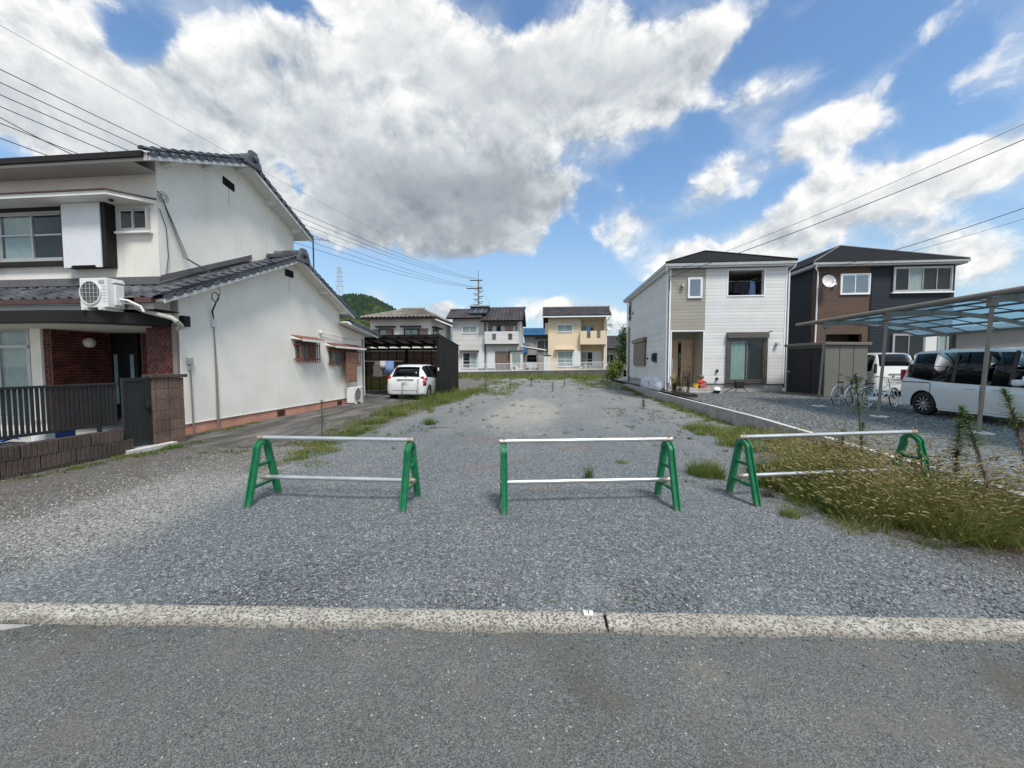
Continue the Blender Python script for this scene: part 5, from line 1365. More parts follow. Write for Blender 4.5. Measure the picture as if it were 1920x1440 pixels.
for x in (.1, W_ - .2):
    for y in (.1, D2 - .3): MB().box(x, x + .15, y, y + .2, -.04, .078).build('foot_block', 'concrete', sh)

# ================================================================== CARPORT (right)
cp = thing('carport', 'bronze aluminium carport with a curved roof of blue translucent panels over the van', 'carport', (8.3, 10.5, .25))
PX0, PX1, CY0, CY1 = 8.16, 11.85, 3.9, 13.7
def czx(x):
    t = (x - PX0) / (PX1 - PX0); return 2.86 + .42 * t - .80 * t * t
nb = 6
bx_ = [PX0 + (PX1 - PX0) * k / nb for k in range(nb + 1)]
ny_ = 13; cyl_ = [CY0 + (CY1 - CY0) * k / ny_ for k in range(ny_ + 1)]
for i in range(nb):
    x0, x1 = bx_[i] + .018, bx_[i + 1] - .018
    pm = MB(); k = 3; V = []
    for j in range(k + 1):
        x = x0 + (x1 - x0) * j / k
        for y in (.012, (CY1 - CY0) / ny_ - .012):
            V += [(x, y, czx(x) + .010), (x, y, czx(x) + .016)]
    F_ = []
    for j in range(k): o_ = j * 4; F_ += [(o_, o_ + 2, o_ + 6, o_ + 4), (o_ + 1, o_ + 5, o_ + 7, o_ + 3), (o_, o_ + 4, o_ + 5, o_ + 1), (o_ + 2, o_ + 3, o_ + 7, o_ + 6)]
    F_ += [(0, 1, 3, 2), (k * 4, k * 4 + 2, k * 4 + 3, k * 4 + 1)]
    pm.add(V, F_); me = piece('roof_panel', pm, 'poly_blue')
    for j in range(ny_): put(me, 'roof_panel', cp, (0, cyl_[j], 0))
for i, x in enumerate(bx_[1:-1]):
    MB().box(x - .018, x + .018, CY0, CY1, czx(x) - .025, czx(x) + .022).build('purlin', 'alu_bronze', cp)
xr = np.linspace(PX0, PX1, 13)
rib = MB()
V = []
for x in xr: V += [(x, -.016, czx(x) - .012), (x, .016, czx(x) - .012), (x, .016, czx(x) + .008), (x, -.016, czx(x) + .008)]
F_ = [(o * 4 + a, o * 4 + (a + 1) % 4, o * 4 + 4 + (a + 1) % 4, o * 4 + 4 + a) for o in range(12) for a in range(4)] + [(0, 1, 2, 3), (51, 50, 49, 48)]
rib.add(V, F_); rm = piece('rib', rib, 'alu_bronze')
for y in cyl_[1:-1]: put(rm, 'rib', cp, (0, y, 0))
MB().tube([(PX0, CY0 - .1, 2.87), (PX0, CY1 + .02, 2.87)], .048, 10).build('front_beam', 'post_bronze', cp)
MB().box(PX1 - .03, PX1 + .05, CY0 - .1, CY1 + .02, czx(PX1) - .05, czx(PX1) + .05).build('rear_beam', 'post_bronze', cp)
for y in (CY0 - .05, CY1): 
    MB().tube([(x, y, czx(x) + .005) for x in xr], .035, 8).build('end_rib', 'post_bronze', cp)
for y in (12.72, 10.55, 8.25, 5.95):
    arm = MB(); V = []
    for x in np.linspace(8.35, PX1, 13):
        t = (x - 8.35) / (PX1 - 8.35); hh = .13 - .07 * t; z1 = czx(x) - .028
        V += [(x, y - .045, z1 - hh), (x, y + .045, z1 - hh), (x, y + .045, z1), (x, y - .045, z1)]
    arm.add(V, [(o * 4 + a, o * 4 + (a + 1) % 4, o * 4 + 4 + (a + 1) % 4, o * 4 + 4 + a) for o in range(12) for a in range(4)] + [(0, 1, 2, 3), (51, 50, 49, 48)])
    arm.build('arm', 'post_bronze', cp)
    MB().hexa([(8.25, y - .026, .2), (8.302, y - .026, .2), (8.302, y + .026, .2), (8.25, y + .026, .2), (8.36, y - .026, 2.66), (8.412, y - .026, 2.66), (8.412, y + .026, 2.66), (8.36, y + .026, 2.66)]).build('post', 'post_bronze', cp, bevel=.01)
    MB().box(8.325, 8.445, y - .054, y + .054, 2.662, 2.845).build('bracket', 'post_bronze', cp, bevel=.01)
    gz = float(zr(8.3, y)); b = MB()
    V = [(8.29 + (.19 + random.uniform(-.05, .04)) * cos(a), y + (.19 + random.uniform(-.05, .04)) * sin(a)) for a in np.linspace(0, 2 * pi, 13)[:-1]]
    b.slab(V, gz - .05, gz + .022); b.build('footing', 'concrete_pale', cp)

# ================================================================== CARS
def profile_car(name, label, loc, rot, st, glass_side, glass_rear, body, wheels, scale=1.0, group=None, wr=.31, lamps=()):
    """st: list of (x, zb, zm, zbelt, zr, w, wr_, ) stations from the tail (x=0) to the nose"""
    t = thing(name, label, 'car', loc, rot, group, local=True); t.scale = (scale,) * 3
    def ring(s):
        x, zb, zm, zbelt, zr, w, wt = s
        h = [(0, zb), (w * .80, zb), (w * .955, zb + .035), (w * .985, zb + (zm - zb) * .45), (w, zm), (w * .985, zm + (zbelt - zm) * .6), (w * .955, zbelt), (wt + (w * .955 - wt) * .55, zbelt + (zr - zbelt) * .45), (wt, zr - (zr - zbelt) * .10 - .01), (wt * .90, zr - .012), (wt * .5, zr), (0, zr + .004)]
        return [(x, y, z) for y, z in h] + [(x, -y, z) for y, z in h[-2:0:-1]]
    rings = [ring(s) for s in st]; n = len(rings[0]); V = [p for r in rings for p in r]
    F_ = [(i * n + j, i * n + (j + 1) % n, (i + 1) * n + (j + 1) % n, (i + 1) * n + j) for i in range(len(st) - 1) for j in range(n)]
    F_ += [tuple(range(n)), tuple((len(st) - 1) * n + j for j in range(n))[::-1]]
    m = MB(); m.add(V, F_)
    bo = m.build('body', body, t, smooth=True, angle=50)
    # wheel openings
    ytr = max(s[5] for s in st)
    cuts = []
    for wx in wheels:
        for sgn in (-1, 1):
            c = MB(); c.cyl((wx, sgn * (ytr - .26), wr), (wx, sgn * (ytr + .2), wr), wr * 1.17, 28)
            co = c.build('cutter', body, t); cuts.append(co)
            bm_ = bo.modifiers.new('cut', 'BOOLEAN'); bm_.object = co; bm_.operation = 'DIFFERENCE'; bm_.solver = 'EXACT'
    dg = bpy.context.evaluated_depsgraph_get()
    ne = bpy.data.meshes.new_from_object(bo.evaluated_get(dg)); bo.modifiers.clear(); bo.data = ne
    ne.shade_smooth(); ne.set_sharp_from_angle(angle=R(38))
    for c in cuts: bpy.data.objects.remove(c)
    # inner wheel wells
    for wx in wheels:
        for sgn in (-1, 1):
            wl = MB(); V = []
            for a in np.linspace(-.25, pi + .25, 15):
                for y in (ytr - .27, ytr - .025): V.append((wx + wr * 1.16 * cos(a), sgn * y, wr + wr * 1.16 * sin(a)))
            wl.add(V, [(2 * k, 2 * k + 1, 2 * k + 3, 2 * k + 2) for k in range(14)]); wl.build('wheel_well', 'black_plastic', t, recalc=False)
    def patch(nm, i0, i1, j0, j1, mat, off=.006, inset=.0, mir=True):
        for sgn in ((1, -1) if mir else (1,)):
            V = []; 
            for i in range(i0, i1 + 1):
                for j in range(j0, j1 + 1):
                    p = Vector(rings[i][j]); 
                    # outward direction from the section centre
                    q = Vector((0, p.y, p.z - (rings[i][4][2]))); q = q.normalized() if q.length > 1e-4 else Vector((0, 0, 1))
                    p = p + q * off
                    V.append((p.x, p.y * sgn, p.z))
            k = j1 - j0 + 1
            FF = [(a * k + b, a * k + b + 1, (a + 1) * k + b + 1, (a + 1) * k + b) for a in range(i1 - i0) for b in range(k - 1)]
            o = MB().add(V, FF).build(nm, mat, t, smooth=True, recalc=False)
            s_ = o.modifiers.new('t', 'SOLIDIFY'); s_.thickness = .004
    for (i0, i1) in glass_side: patch('side_window', i0, i1, 6, 8, 'glass_car')
    if glass_rear:
        i0, i1 = glass_rear; V = []
        for i in range(i0, i1 + 1):
            ys = [rings[i][j] for j in (9, 10, 11)] + [(rings[i][j][0], -rings[i][j][1], rings[i][j][2]) for j in (10, 9)]
            for p in ys: V.append((p[0] - .006, p[1], p[2] + .004))
        FF = [(a * 5 + b, a * 5 + b + 1, (a + 1) * 5 + b + 1, (a + 1) * 5 + b) for a in range(i1 - i0) for b in range(4)]
        o = MB().add(V, FF).build('rear_window', 'glass_car', t, smooth=True, recalc=False); s_ = o.modifiers.new('t', 'SOLIDIFY'); s_.thickness = .004
    for a_ in lamps: patch('tail_light', a_[0], a_[1], a_[2], a_[3], 'red_lens', .008)
    # wheels
    for wx in wheels:
        for sgn in (-1, 1):
            yy = sgn * (ytr - .11)
            fr = lambda a, b, h, wx=wx, yy=yy, sgn=sgn: (wx + a, yy + sgn * h, wr + b)
            ty = MB(); ty.lathe([(wr * .66, -.09), (wr * .93, -.095), (wr, -.07), (wr, .07), (wr * .93, .095), (wr * .66, .09)], fr, 32, closed=True)
            to = ty.build('wheel', 'rubber', t, smooth=True, angle=60)
            rm_ = MB(); rm_.lathe([(.001, .03), (wr * .64, .03), (wr * .66, .075), (wr * .655, -.05), (.001, -.05)], fr, 32); rm_.build('rim', 'rim_dark', to, smooth=True)
            sp = MB(); ns = 10
            for k in range(ns):
                a0 = 2 * pi * k / ns; a1 = a0 + .28
                c_, s__ = cos(a0), sin(a0); r0, r1 = wr * .12, wr * .63
                p1, p2 = (r0 * cos(a0 - .3), r0 * sin(a0 - .3)), (r0 * cos(a0 + .3), r0 * sin(a0 + .3)); p3, p4 = (r1 * cos(a1 + .085), r1 * sin(a1 + .085)), (r1 * cos(a1 - .085), r1 * sin(a1 - .085))
                sp.hexa([(*p1, .04), (*p2, .04), (*p3, .055), (*p4, .055), (*p1, .062), (*p2, .062), (*p3, .078), (*p4, .078)], fr)
            sp.lathe([(.001, .03), (wr * .14, .03), (wr * .14, .075), (.001, .08)], fr, 14)
            sp.build('spokes', 'rim_silver', to)
    return t, rings
glass_mat('glass_car', (0.15, 0.16, 0.17), 1.45, 0.015)

# --- van (nose towards the road)
vst = [(0.0, .42, .68, .84, .86, .70, .62), (.03, .28, .70, .98, 1.00, .80, .70), (.09, .24, .72, 1.05, 1.30, .845, .70), (.15, .22, .74, 1.08, 1.58, .86, .68), (.23, .22, .74, 1.09, 1.80, .865, .67), (.42, .22, .74, 1.07, 1.865, .865, .675), (1.0, .22, .74, 1.00, 1.885, .865, .68), (1.62, .22, .74, .97, 1.895, .865, .68), (2.3, .22, .74, .95, 1.89, .865, .68), (2.95, .22, .74, .93, 1.86, .865, .67), (3.35, .22, .74, .925, 1.74, .865, .63), (3.75, .22, .74, .92, 1.45, .86, .60), (4.12, .22, .72, .92, 1.11, .85, .62), (4.45, .24, .66, .86, .98, .81, .66), (4.66, .30, .58, .70, .80, .70, .6), (4.70, .36, .55, .62, .66, .62, .55)]
van, vr = profile_car('minivan', 'white minivan parked under the blue carport roof on the right', (10.50, 11.78, .235), -R(90), vst, [(4, 6), (6, 8), (8, 9), (9, 11)], (3, 4), 'car_white', (.80, 3.62), .90, 'parked white cars', .335)
for s in (-1, 1):
    MB().box(3.05, 3.20, s * .90 - .09, s * .90 + .09, .98, 1.12).build('side_mirror', 'car_white', van, bevel=.035)
    MB().box(1.05, 1.10, s * .80 - .05, s * .80 + .06, .99, 1.80)
    for x in (1.60, 2.36, 2.92):
        b = MB(); b.hexa([(x - .05, s * .832, .985), (x + .05, s * .832, .985), (x + .03, s * .70, 1.80), (x - .04, s * .70, 1.80), (x - .05, s * .842, .985), (x + .05, s * .842, .985), (x + .03, s * .712, 1.80), (x - .04, s * .712, 1.80)])
        b.build('pillar', 'black_plastic', van)
    for x in (1.95, 2.55):
        MB().box(x, x + .22, s * .868 - .012, s * .868 + .018, .83, .865).build('door_handle', 'car_white', van, bevel=.01)
    MB().box(.12, .98, s * .858 - .006, s * .858 + .012, .945, .965).build('slide_rail', 'black_plastic', van)
    for x in (1.02, 2.30, 3.28): MB().box(x - .004, x + .004, s * .866 - .004, s * .866 + .0035, .32, .93).build('door_gap', 'black_plastic', van)
    MB().box(1.25, 3.15, s * .835 - .02, s * .835 + .012, .20, .245).build('sill', 'car_white', van, bevel=.01)
    MB().box(-.004, .05, s * .74 - .07, s * .74 + .07, .98, 1.32).build('tail_light', 'red_lens', van, bevel=.02)
MB().hexa([(.62, -.02, 1.878), (.86, -.02, 1.883), (.86, .02, 1.883), (.62, .02, 1.878), (.62, -.012, 1.93), (.72, -.012, 1.93), (.72, .012, 1.93), (.62, .012, 1.93)]).build('antenna_fin', 'car_white', van, bevel=.006)
# --- second white car behind it, tail towards us
c2, _ = profile_car('minivan', 'second white car behind the van beside the storage shed seen from the rear', (13.12, 15.95, .32), R(90), vst, [(4, 6), (6, 8), (8, 9), (9, 11)], (2, 4), 'car_pearl', (.80, 3.62), .91, 'parked white cars', .335)
MB().box(-.02, .03, -.17, .17, .74, .90).build('number_plate', 'plate_white', c2); MB().box(-.035, .02, -.30, .30, .95, 1.0).build('tailgate_handle', 'chrome', c2, bevel=.01)
for s in (-1, 1): MB().box(.03, .10, s * .78 - .04, s * .78 + .05, 1.0, 1.40).build('tail_light', 'black_plastic', c2, bevel=.02)
# --- hatchback on the left, tail towards us
nst = [(0.0, .40, .60, .66, .68, .62, .55), (.03, .28, .62, .82, .84, .76, .66), (.10, .24, .64, .92, 1.00, .82, .66), (.22, .22, .66, .96, 1.20, .845, .61), (.40, .22, .68, .985, 1.41, .85, .575), (.62, .22, .68, .975, 1.50, .85, .565), (1.15, .22, .68, .95, 1.525, .85, .57), (1.75, .22, .68, .92, 1.525, .85, .57), (2.35, .22, .68, .90, 1.48, .85, .56), (2.75, .22, .68, .89, 1.33, .85, .545), (3.2, .22, .66, .88, 1.05, .84, .56), (3.6, .22, .62, .84, .93, .82, .60), (3.95, .26, .56, .72, .80, .74, .58), (4.08, .34, .52, .60, .64, .62, .5)]
ha, hr = profile_car('hatchback', 'white hatchback with red tail lights parked half inside the brown carport', (-6.10, 15.85, .02), R(90), nst, [(4, 5), (5, 7), (7, 9)], (2, 4), 'car_white', (.66, 3.26), 1.02, 'parked white cars', .305, ((1, 3, 4, 6), (3, 4, 5, 6)))
# rear details
def rq(pts, t=.012):
    """small plate on the tail: pts in (y, z, x)"""
    return pts
MB().box(-.012, .03, -.165, .165, .665, .83).build('number_plate', 'plate_white', ha, bevel=.004)
MB().box(-.006, .10, -.36, .36, .865, .905).build('garnish', 'chrome', ha, bevel=.012)
MB().box(.01, .06, -.24, .24, .62, .66).build('plate_recess', 'car_white', ha, bevel=.012)
MB().lathe([(.03, 0), (.045, 0), (.045, .012), (.03, .012)], lambda a, b, h: (.078 - h, a, .965 + b), 20, closed=True).build('badge', 'chrome', ha)
wp = MB(); wp.tube([(.135, 0, 1.03), (.20, -.02, 1.10), (.24, -.34, 1.13)], .013, 6); wp.box(.09, .16, -.05, .05, 1.0, 1.06); wp.build('wiper', 'black_plastic', ha)
for s in (-1, 1):
    tl = MB(); tl.hexa([(.045, s * .60, .70), (.045, s * .765, .70), (.088, s * .785, 1.02), (.088, s * .64, 1.02), (.12, s * .60, .70), (.12, s * .765, .70), (.13, s * .785, 1.02), (.13, s * .64, 1.02)]); tl.build('tail_light', 'red_lens', ha, bevel=.012)
    MB().hexa([(.052, s * .655, .82), (.052, s * .70, .82), (.070, s * .70, .93), (.070, s * .655, .93), (.09, s * .655, .82), (.09, s * .70, .82), (.10, s * .69, .95), (.10, s * .655, .95)]).build('lamp_lens', 'toy_pink', ha)
    MB().box(2.55, 2.68, s * .90 - .09, s * .90 + .07, .96, 1.08).build('side_mirror', 'car_white', ha, bevel=.03)
    for x in (1.20, 1.72):
        b = MB(); b.hexa([(x - .05, s * .818, .95), (x + .04, s * .818, .95), (x + .03, s * .60, 1.46), (x - .04, s * .60, 1.46), (x - .05, s * .83, .95), (x + .04, s * .83, .95), (x + .03, s * .615, 1.46), (x - .04, s * .615, 1.46)])
        b.build('pillar', 'black_plastic', ha)
    for x in (1.25, 1.95): MB().box(x, x + .2, s * .852 - .012, s * .852 + .02, .80, .835).build('door_handle', 'car_white', ha, bevel=.008)
    for x in (1.08, 1.90, 2.75): MB().box(x - .004, x + .004, s * .850 - .004, s * .850 + .004, .34, .90).build('door_gap', 'black_plastic', ha)
MB().tube([(.06, -.70, .44), (.0, -.55, .43), (-.004, 0, .43), (.0, .55, .43), (.06, .70, .44)], .008, 5).build('bumper_line', 'ac_dark', ha)
MB().tube([(.75, .0, 1.52), (.62, 0, 1.60)], .006, 4).build('antenna', 'black_plastic', ha)
def text_mesh(txt, size, mat, parent, loc, rot, name='lettering'):
    cu = bpy.data.curves.new(name, 'FONT'); cu.body = txt; cu.size = size; cu.align_x = 'CENTER'; cu.align_y = 'CENTER'; cu.extrude = .001
    o = bpy.data.objects.new(name, cu); COL.objects.link(o)
    me = bpy.data.meshes.new_from_object(o.evaluated_get(bpy.context.evaluated_depsgraph_get()))
    bpy.data.objects.remove(o); me.materials.clear(); me.materials.append(MATS[mat])
    q = bpy.data.objects.new(name, me); COL.objects.link(q); q.parent = parent; q.location = loc; q.rotation_euler = rot
    return q
npl = [c for c in ha.children if c.name.startswith('number_plate')][0]
text_mesh('53-27', .088, 'plate_ink', npl, (-.0135, .015, .730), (R(90), 0, -R(90)))

# ================================================================== BARRIERS
def a_frame(th):
    """inverted-U legs in the local y-z plane with two rungs; returns the part"""
    path = [(-.245, 0.0), (-.085, .585)] + [(.09 * -cos(a), .60 + .075 * sin(a)) for a in np.linspace(.1, pi - .1, 9)] + [(.085, .585), (.245, 0.0)]
    n = len(path); V = []; hw = .034
    ctr = [Vector((0, y, z)) for y, z in path]
    for i, p in enumerate(ctr):
        t = (ctr[min(i + 1, n - 1)] - ctr[max(i - 1, 0)]).normalized(); nr = Vector((0, -t.z, t.y))
        th_ = .024
        for sx_, sn in ((-hw, -th_), (hw, -th_), (hw, th_), (hw * .55, th_), (hw * .55, th_ * .2), (-hw * .55, th_ * .2), (-hw * .55, th_), (-hw, th_)):
            q = p + nr * (sn) + Vector((sx_, 0, 0)); V.append((q.x, q.y, max(q.z, 0)))
    F_ = [(i * 8 + a, i * 8 + (a + 1) % 8, (i + 1) * 8 + (a + 1) % 8, (i + 1) * 8 + a) for i in range(n - 1) for a in range(8)]
    F_ += [tuple(range(8)), tuple((n - 1) * 8 + a for a in range(8))[::-1]]
    m = MB(); m.add(V, F_)
    return m
def barrier(label, p0, p1, gz=(0, 0, 0, 0), proto=None):
    a = Vector(p0); b = Vector(p1); L = (b - a).length; mid = (a + b) / 2; rot = math.atan2(b.y - a.y, b.x - a.x)
    t = thing('barricade', label, 'barricade', (mid.x, mid.y, mid.z), rot, 'green pipe barricades across the lot entrance', local=True)
    slope = math.atan2(b.z - a.z, math.hypot(b.x - a.x, b.y - a.y)); t.rotation_euler = (0, -slope, rot)
    for s in (-1, 1):
        m = a_frame(t); m.v = [(x + s * L / 2, y, z) for x, y, z in m.v]
        fo = m.build('leg_frame', 'green_plastic', t, smooth=True, angle=35, bevel=.003)
        for zz, hw in ((.205, .185), (.43, .123)):
            r = MB(); r.box(s * L / 2 - .016, s * L / 2 + .016, -hw, hw, zz - .010, zz + .008); r.box(s * L / 2 - .004, s * L / 2 + .004, -hw, hw, zz - .028, zz - .0102)
            r.build('rung', 'green_plastic', fo)
        for zc, yc in ((.722, 0.0), (.262, .03)):
            c = MB(); c.lathe([(.0255, -.022), (.030, -.022), (.030, .022), (.0255, .022)], lambda p, q, h: (s * (L / 2 + .0) + h, yc + p, zc + q), 8, closed=True)
            c.box(s * L / 2 - .02, s * L / 2 + .02, yc - .02, yc + .02, zc - .050, zc - .034); c.cyl((s * L / 2, yc, zc + .030), (s * L / 2, yc, zc + .052), .010, 6); c.cyl((s * (L / 2 + .041), yc, zc), (s * (L / 2 + .047), yc, zc), .026, 12)
            c.build('clamp', 'brass_nut', t)
    for zc, yc in ((.722, 0.0), (.262, .03)):
        p = MB(); p.cyl((-L / 2 - .04, yc, zc), (L / 2 + .04, yc, zc), .0245, 16); p.build('pipe', 'galv', t, smooth=True)
    return t
barrier('green A-frame barricade with two steel pipes, nearest the old white house', (-3.235, 4.04, 0.006), (-1.52, 4.07, 0.004))
barrier('green A-frame barricade with two steel pipes standing alone on bare gravel mid-lot', (-.485, 4.11, 0.0), (1.315, 4.39, 0.004))
barrier('green A-frame barricade with two steel pipes half buried in seeding foxtail grass', (2.235, 4.63, 0.0), (4.32, 5.0, 0.03))

# ================================================================== BROWN CARPORT ON THE LEFT
ga = thing('carport', 'dark brown lean-to carport with smoky panels behind the white hatchback', 'carport', (-6.8, 19, .05))
gx0, gx1, gy0, gy1 = -11.6, -5.03, 17.25, 21.0
gz = lambda y: 2.90 - .085 * (y - gy0)
for k in range(11):
    x = gx0 + (gx1 - gx0) * k / 10
    MB().hexa([(x - .03, gy0, gz(gy0) - .10), (x + .03, gy0, gz(gy0) - .10), (x + .03, gy1, gz(gy1) - .10), (x - .03, gy1, gz(gy1) - .10), (x - .03, gy0, gz(gy0)), (x + .03, gy0, gz(gy0)), (x + .03, gy1, gz(gy1)), (x - .03, gy1, gz(gy1))]).build('rafter', 'black_trim', ga)
for y in (gy0, (gy0 + gy1) / 2, gy1):
    MB().box(gx0 - .05, gx1 + .03, y - .05, y + .05, gz(y) - .24, gz(y) - .102).build('beam', 'black_trim', ga)
for k in range(10):
    a, b = gx0 + (gx1 - gx0) * k / 10 + .032, gx0 + (gx1 - gx0) * (k + 1) / 10 - .032
    for c in range(2):
        y0, y1 = gy0 + (gy1 - gy0) * c / 2 + .01, gy0 + (gy1 - gy0) * (c + 1) / 2 - .01
        MB().hexa([(a, y0, gz(y0) - .018), (b, y0, gz(y0) - .018), (b, y1, gz(y1) - .018), (a, y1, gz(y1) - .018), (a, y0, gz(y0) - .010), (b, y0, gz(y0) - .010), (b, y1, gz(y1) - .010), (a, y1, gz(y1) - .010)]).build('roof_panel', 'smoke_panel_light', ga)
MB().box(gx0 - .08, gx1 + .06, gy0 - .12, gy0 - .052, gz(gy0) - .06, gz(gy0) + .03).build('gutter', 'black_trim', ga)
for (x, y) in ((gx1 - .05, gy0), (gx1 - .05, gy1), (-10.4, gy1), (-7.95, gy1 - .02), (gx0, gy0)):
    MB().box(x - .05, x + .05, y - .045, y + .045, 0, gz(y) - .242).build('post', 'black_trim', ga)
# back wall of smoky panels
for k in range(13):
    x = gx0 + (gx1 - gx0) * k / 13
    MB().box(x - .018, x + .018, gy1 + .05, gy1 + .09, .1, gz(gy1) - .245).build('stud', 'black_trim', ga)
    a, b = x + .02, x + (gx1 - gx0) / 13 - .02
    for c, (z0, z1, mt_) in enumerate(((.12, .95, 'yellow_panel'), (1.0, 1.50, 'smoke_panel_light'), (1.54, 2.02, 'smoke_panel_light'), (2.06, 2.33, 'smoke_panel_light'))):
        MB().box(a, b, gy1 + .065, gy1 + .073, z0, z1).build('wall_panel', mt_, ga)
for z in (.975, 1.52, 2.04): MB().box(gx0, gx1, gy1 + .052, gy1 + .0645, z - .018, z + .018).build('girt', 'black_trim', ga)
# right-hand side wall of ribbed sheet
V = []; F_ = []; k = 48
for i in range(k + 1):
    y = gy0 + .01 + (gy1 - gy0 + .08) * i / k; dx = .022 if (i % 4) in (1, 2) else 0.0
    V += [(gx1 + dx, y, .04), (gx1 + dx, y, gz(y) + .01)]
o = MB().add(V, [(2 * i, 2 * i + 2, 2 * i + 3, 2 * i + 1) for i in range(k)]).build('side_sheet', 'dark_brown', ga, recalc=False); s_ = o.modifiers.new('t', 'SOLIDIFY'); s_.thickness = .006
MB().hexa([(gx1 - .05, gy0 - .1, gz(gy0) + .012), (gx1 + .06, gy0 - .1, gz(gy0) + .012), (gx1 + .06, gy1 + .1, gz(gy1) + .008), (gx1 - .05, gy1 + .1, gz(gy1) + .008), (gx1 - .05, gy0 - .1, gz(gy0) + .05), (gx1 + .06, gy0 - .1, gz(gy0) + .05), (gx1 + .06, gy1 + .1, gz(gy1) + .045), (gx1 - .05, gy1 + .1, gz(gy1) + .045)]).build('verge_cap', 'black_trim', ga)
MB().box(gx1 - .03, gx1 + .03, gy0 - .075, gy0 - .062, 1.28, 1.42).build('notice', 'pure_white', ga)
# washing in the carport
ld = thing('laundry', 'blue and white towels hanging in the brown carport left of the hatchback', 'laundry', (-7.9, 17.6, 1.6))
MB().tube([(-8.9, 17.7, 1.72), (-6.9, 17.7, 1.72)], .014, 6).build('pole', 'alu_frame', ld)
def towel(x, wd, ln, mat, y=17.7, z=1.73):
    V = []; n = 8
    for i in range(n + 1):
        xx = x - wd / 2 + wd * i / n
        for j, (dy, dz) in enumerate(((-.03, -ln), (-.03, -ln * .5), (-.022, -.02), (0, .012), (.022, -.02), (.03, -ln * .4), (.03, -ln * .75))): V.append((xx, y + dy + .015 * sin(i * 1.3) * (1 if dz < -.1 else 0), z + dz))
    o = MB().add(V, [(i * 7 + j, (i + 1) * 7 + j, (i + 1) * 7 + j + 1, i * 7 + j + 1) for i in range(n) for j in range(6)]).build('towel', mat, ld, smooth=True, recalc=False)
    s_ = o.modifiers.new('t', 'SOLIDIFY'); s_.thickness = .006
towel(-7.55, .40, .62, 'cloth_blue'); towel(-7.88, .28, .36, 'cloth_white'); cloth(ld, -8.15, 17.7, 1.70, .45, .80, 'shed_taupe', 'garment'); cloth(ld, -7.72, 17.78, 1.70, .35, .55, 'cloth_blue', 'garment')

# ================================================================== FAR HOUSES
def ribroof(th, name, mat, p00, p10, p01, p11, pitch=.36, amp=.07, thick=.10, seed=0):
    """tiled slope: rolls run up the slope from eave (p00-p10) to ridge (p01-p11), courses stepped"""
    p00, p10, p01, p11 = map(Vector, (p00, p10, p01, p11))
    L = (p10 - p00).length; n = max(4, int(L / pitch)); sub = 4; H_ = ((p01 - p00).length + (p11 - p10).length) / 2; rows = max(3, int(H_ / .30))
    nrm = (p10 - p00).cross(p01 - p00).normalized()
    if nrm.z < 0: nrm = -nrm
    V = []; F_ = []; m = n * sub + 1
    for r in range(rows):
        for e in (0, 1):
            t = (r + e) / rows; lift = .03 if e == 0 else 0.0
            for i in range(m):
                u = i / (m - 1); a = p00 + (p10 - p00) * u; b = p01 + (p11 - p01) * u
                q = a + (b - a) * t + nrm * (amp * (.5 + .5 * cos(2 * pi * i / sub)) ** 1.0 + lift + thick)
                V.append(tuple(q))
    for r in range(rows * 2 - 1):
        for i in range(m - 1): F_.append((r * m + i, r * m + i + 1, (r + 1) * m + i + 1, (r + 1) * m + i))
    o = MB().add(V, F_).build(name, mat, th, recalc=False)
    b = MB(); b.hexa([tuple(p00 - nrm * .02), tuple(p10 - nrm * .02), tuple(p11 - nrm * .02), tuple(p01 - nrm * .02), tuple(p00 + nrm * thick), tuple(p10 + nrm * thick), tuple(p11 + nrm * thick), tuple(p01 + nrm * thick)])
    b.build('roof_deck', 'dark_brown', o)
    return o
def ridge_bar(th, a, b, mat, r=.13): 
    m = MB(); m.tube([a, b], r, 8); m.tube([Vector(b) + Vector((0, 0, .0)), Vector(b) + (Vector(b) - Vector(a)).normalized() * .12], r * 1.35, 8); m.build('ridge', mat, th)
# --- middle pale house
mh = thing('house', 'pale two-storey house with dark tiled roof, solar heater and walled balcony in the distance', 'house', (-7.3, 44, .8))
M_ = front(44)
mb0 = MB(); mb0.box(-11.15, -7.22, 44, 51, .6, 6.85); mb0.build('wall', 'siding_pale', mh)
MB().box(-7.215, -3.42, 44.9, 51, .6, 6.6).build('wall', 'siding_pale', mh)
MB().box(-7.215, -3.42, 44.0, 44.89, .6, 3.85).build('wall', 'siding_pale', mh)
MB().box(-3.68, -3.42, 43.99, 44.89, 3.852, 6.45).build('loggia_pier', 'siding_pale', mh); MB().box(-7.213, -7.02, 43.99, 44.89, 3.852, 6.45).build('loggia_pier', 'siding_pale', mh)
ribroof(mh, 'roof', 'tile_dark', (-11.75, 43.35, 6.75), (-7.6, 43.35, 6.75), (-11.75, 45.6, 7.95), (-7.6, 45.6, 7.95)); ribroof(mh, 'roof', 'tile_dark', (-7.75, 43.1, 6.38), (-2.95, 43.1, 6.38), (-7.75, 46.2, 8.15), (-2.95, 46.2, 8.15), .40, .10)
ribroof(mh, 'roof', 'tile_dark', (-11.75, 47.9, 6.75), (-7.6, 47.9, 6.75), (-11.75, 45.65, 7.95), (-7.6, 45.65, 7.95)); ribroof(mh, 'roof', 'tile_dark', (-7.75, 49.3, 6.38), (-2.95, 49.3, 6.38), (-7.75, 46.25, 8.15), (-2.95, 46.25, 8.15))
ridge_bar(mh, (-11.8, 45.62, 8.1), (-7.6, 45.62, 8.1), 'tile_dark'); ridge_bar(mh, (-7.75, 46.22, 8.32), (-2.95, 46.22, 8.32), 'tile_dark')
MB().prism([(44.1, 6.62), (46.2, 7.95), (48, 6.6)], -7.74, -7.70, lambda u, w, z: (w, u, z)).build('gable_wall', 'tile_dark', mh)
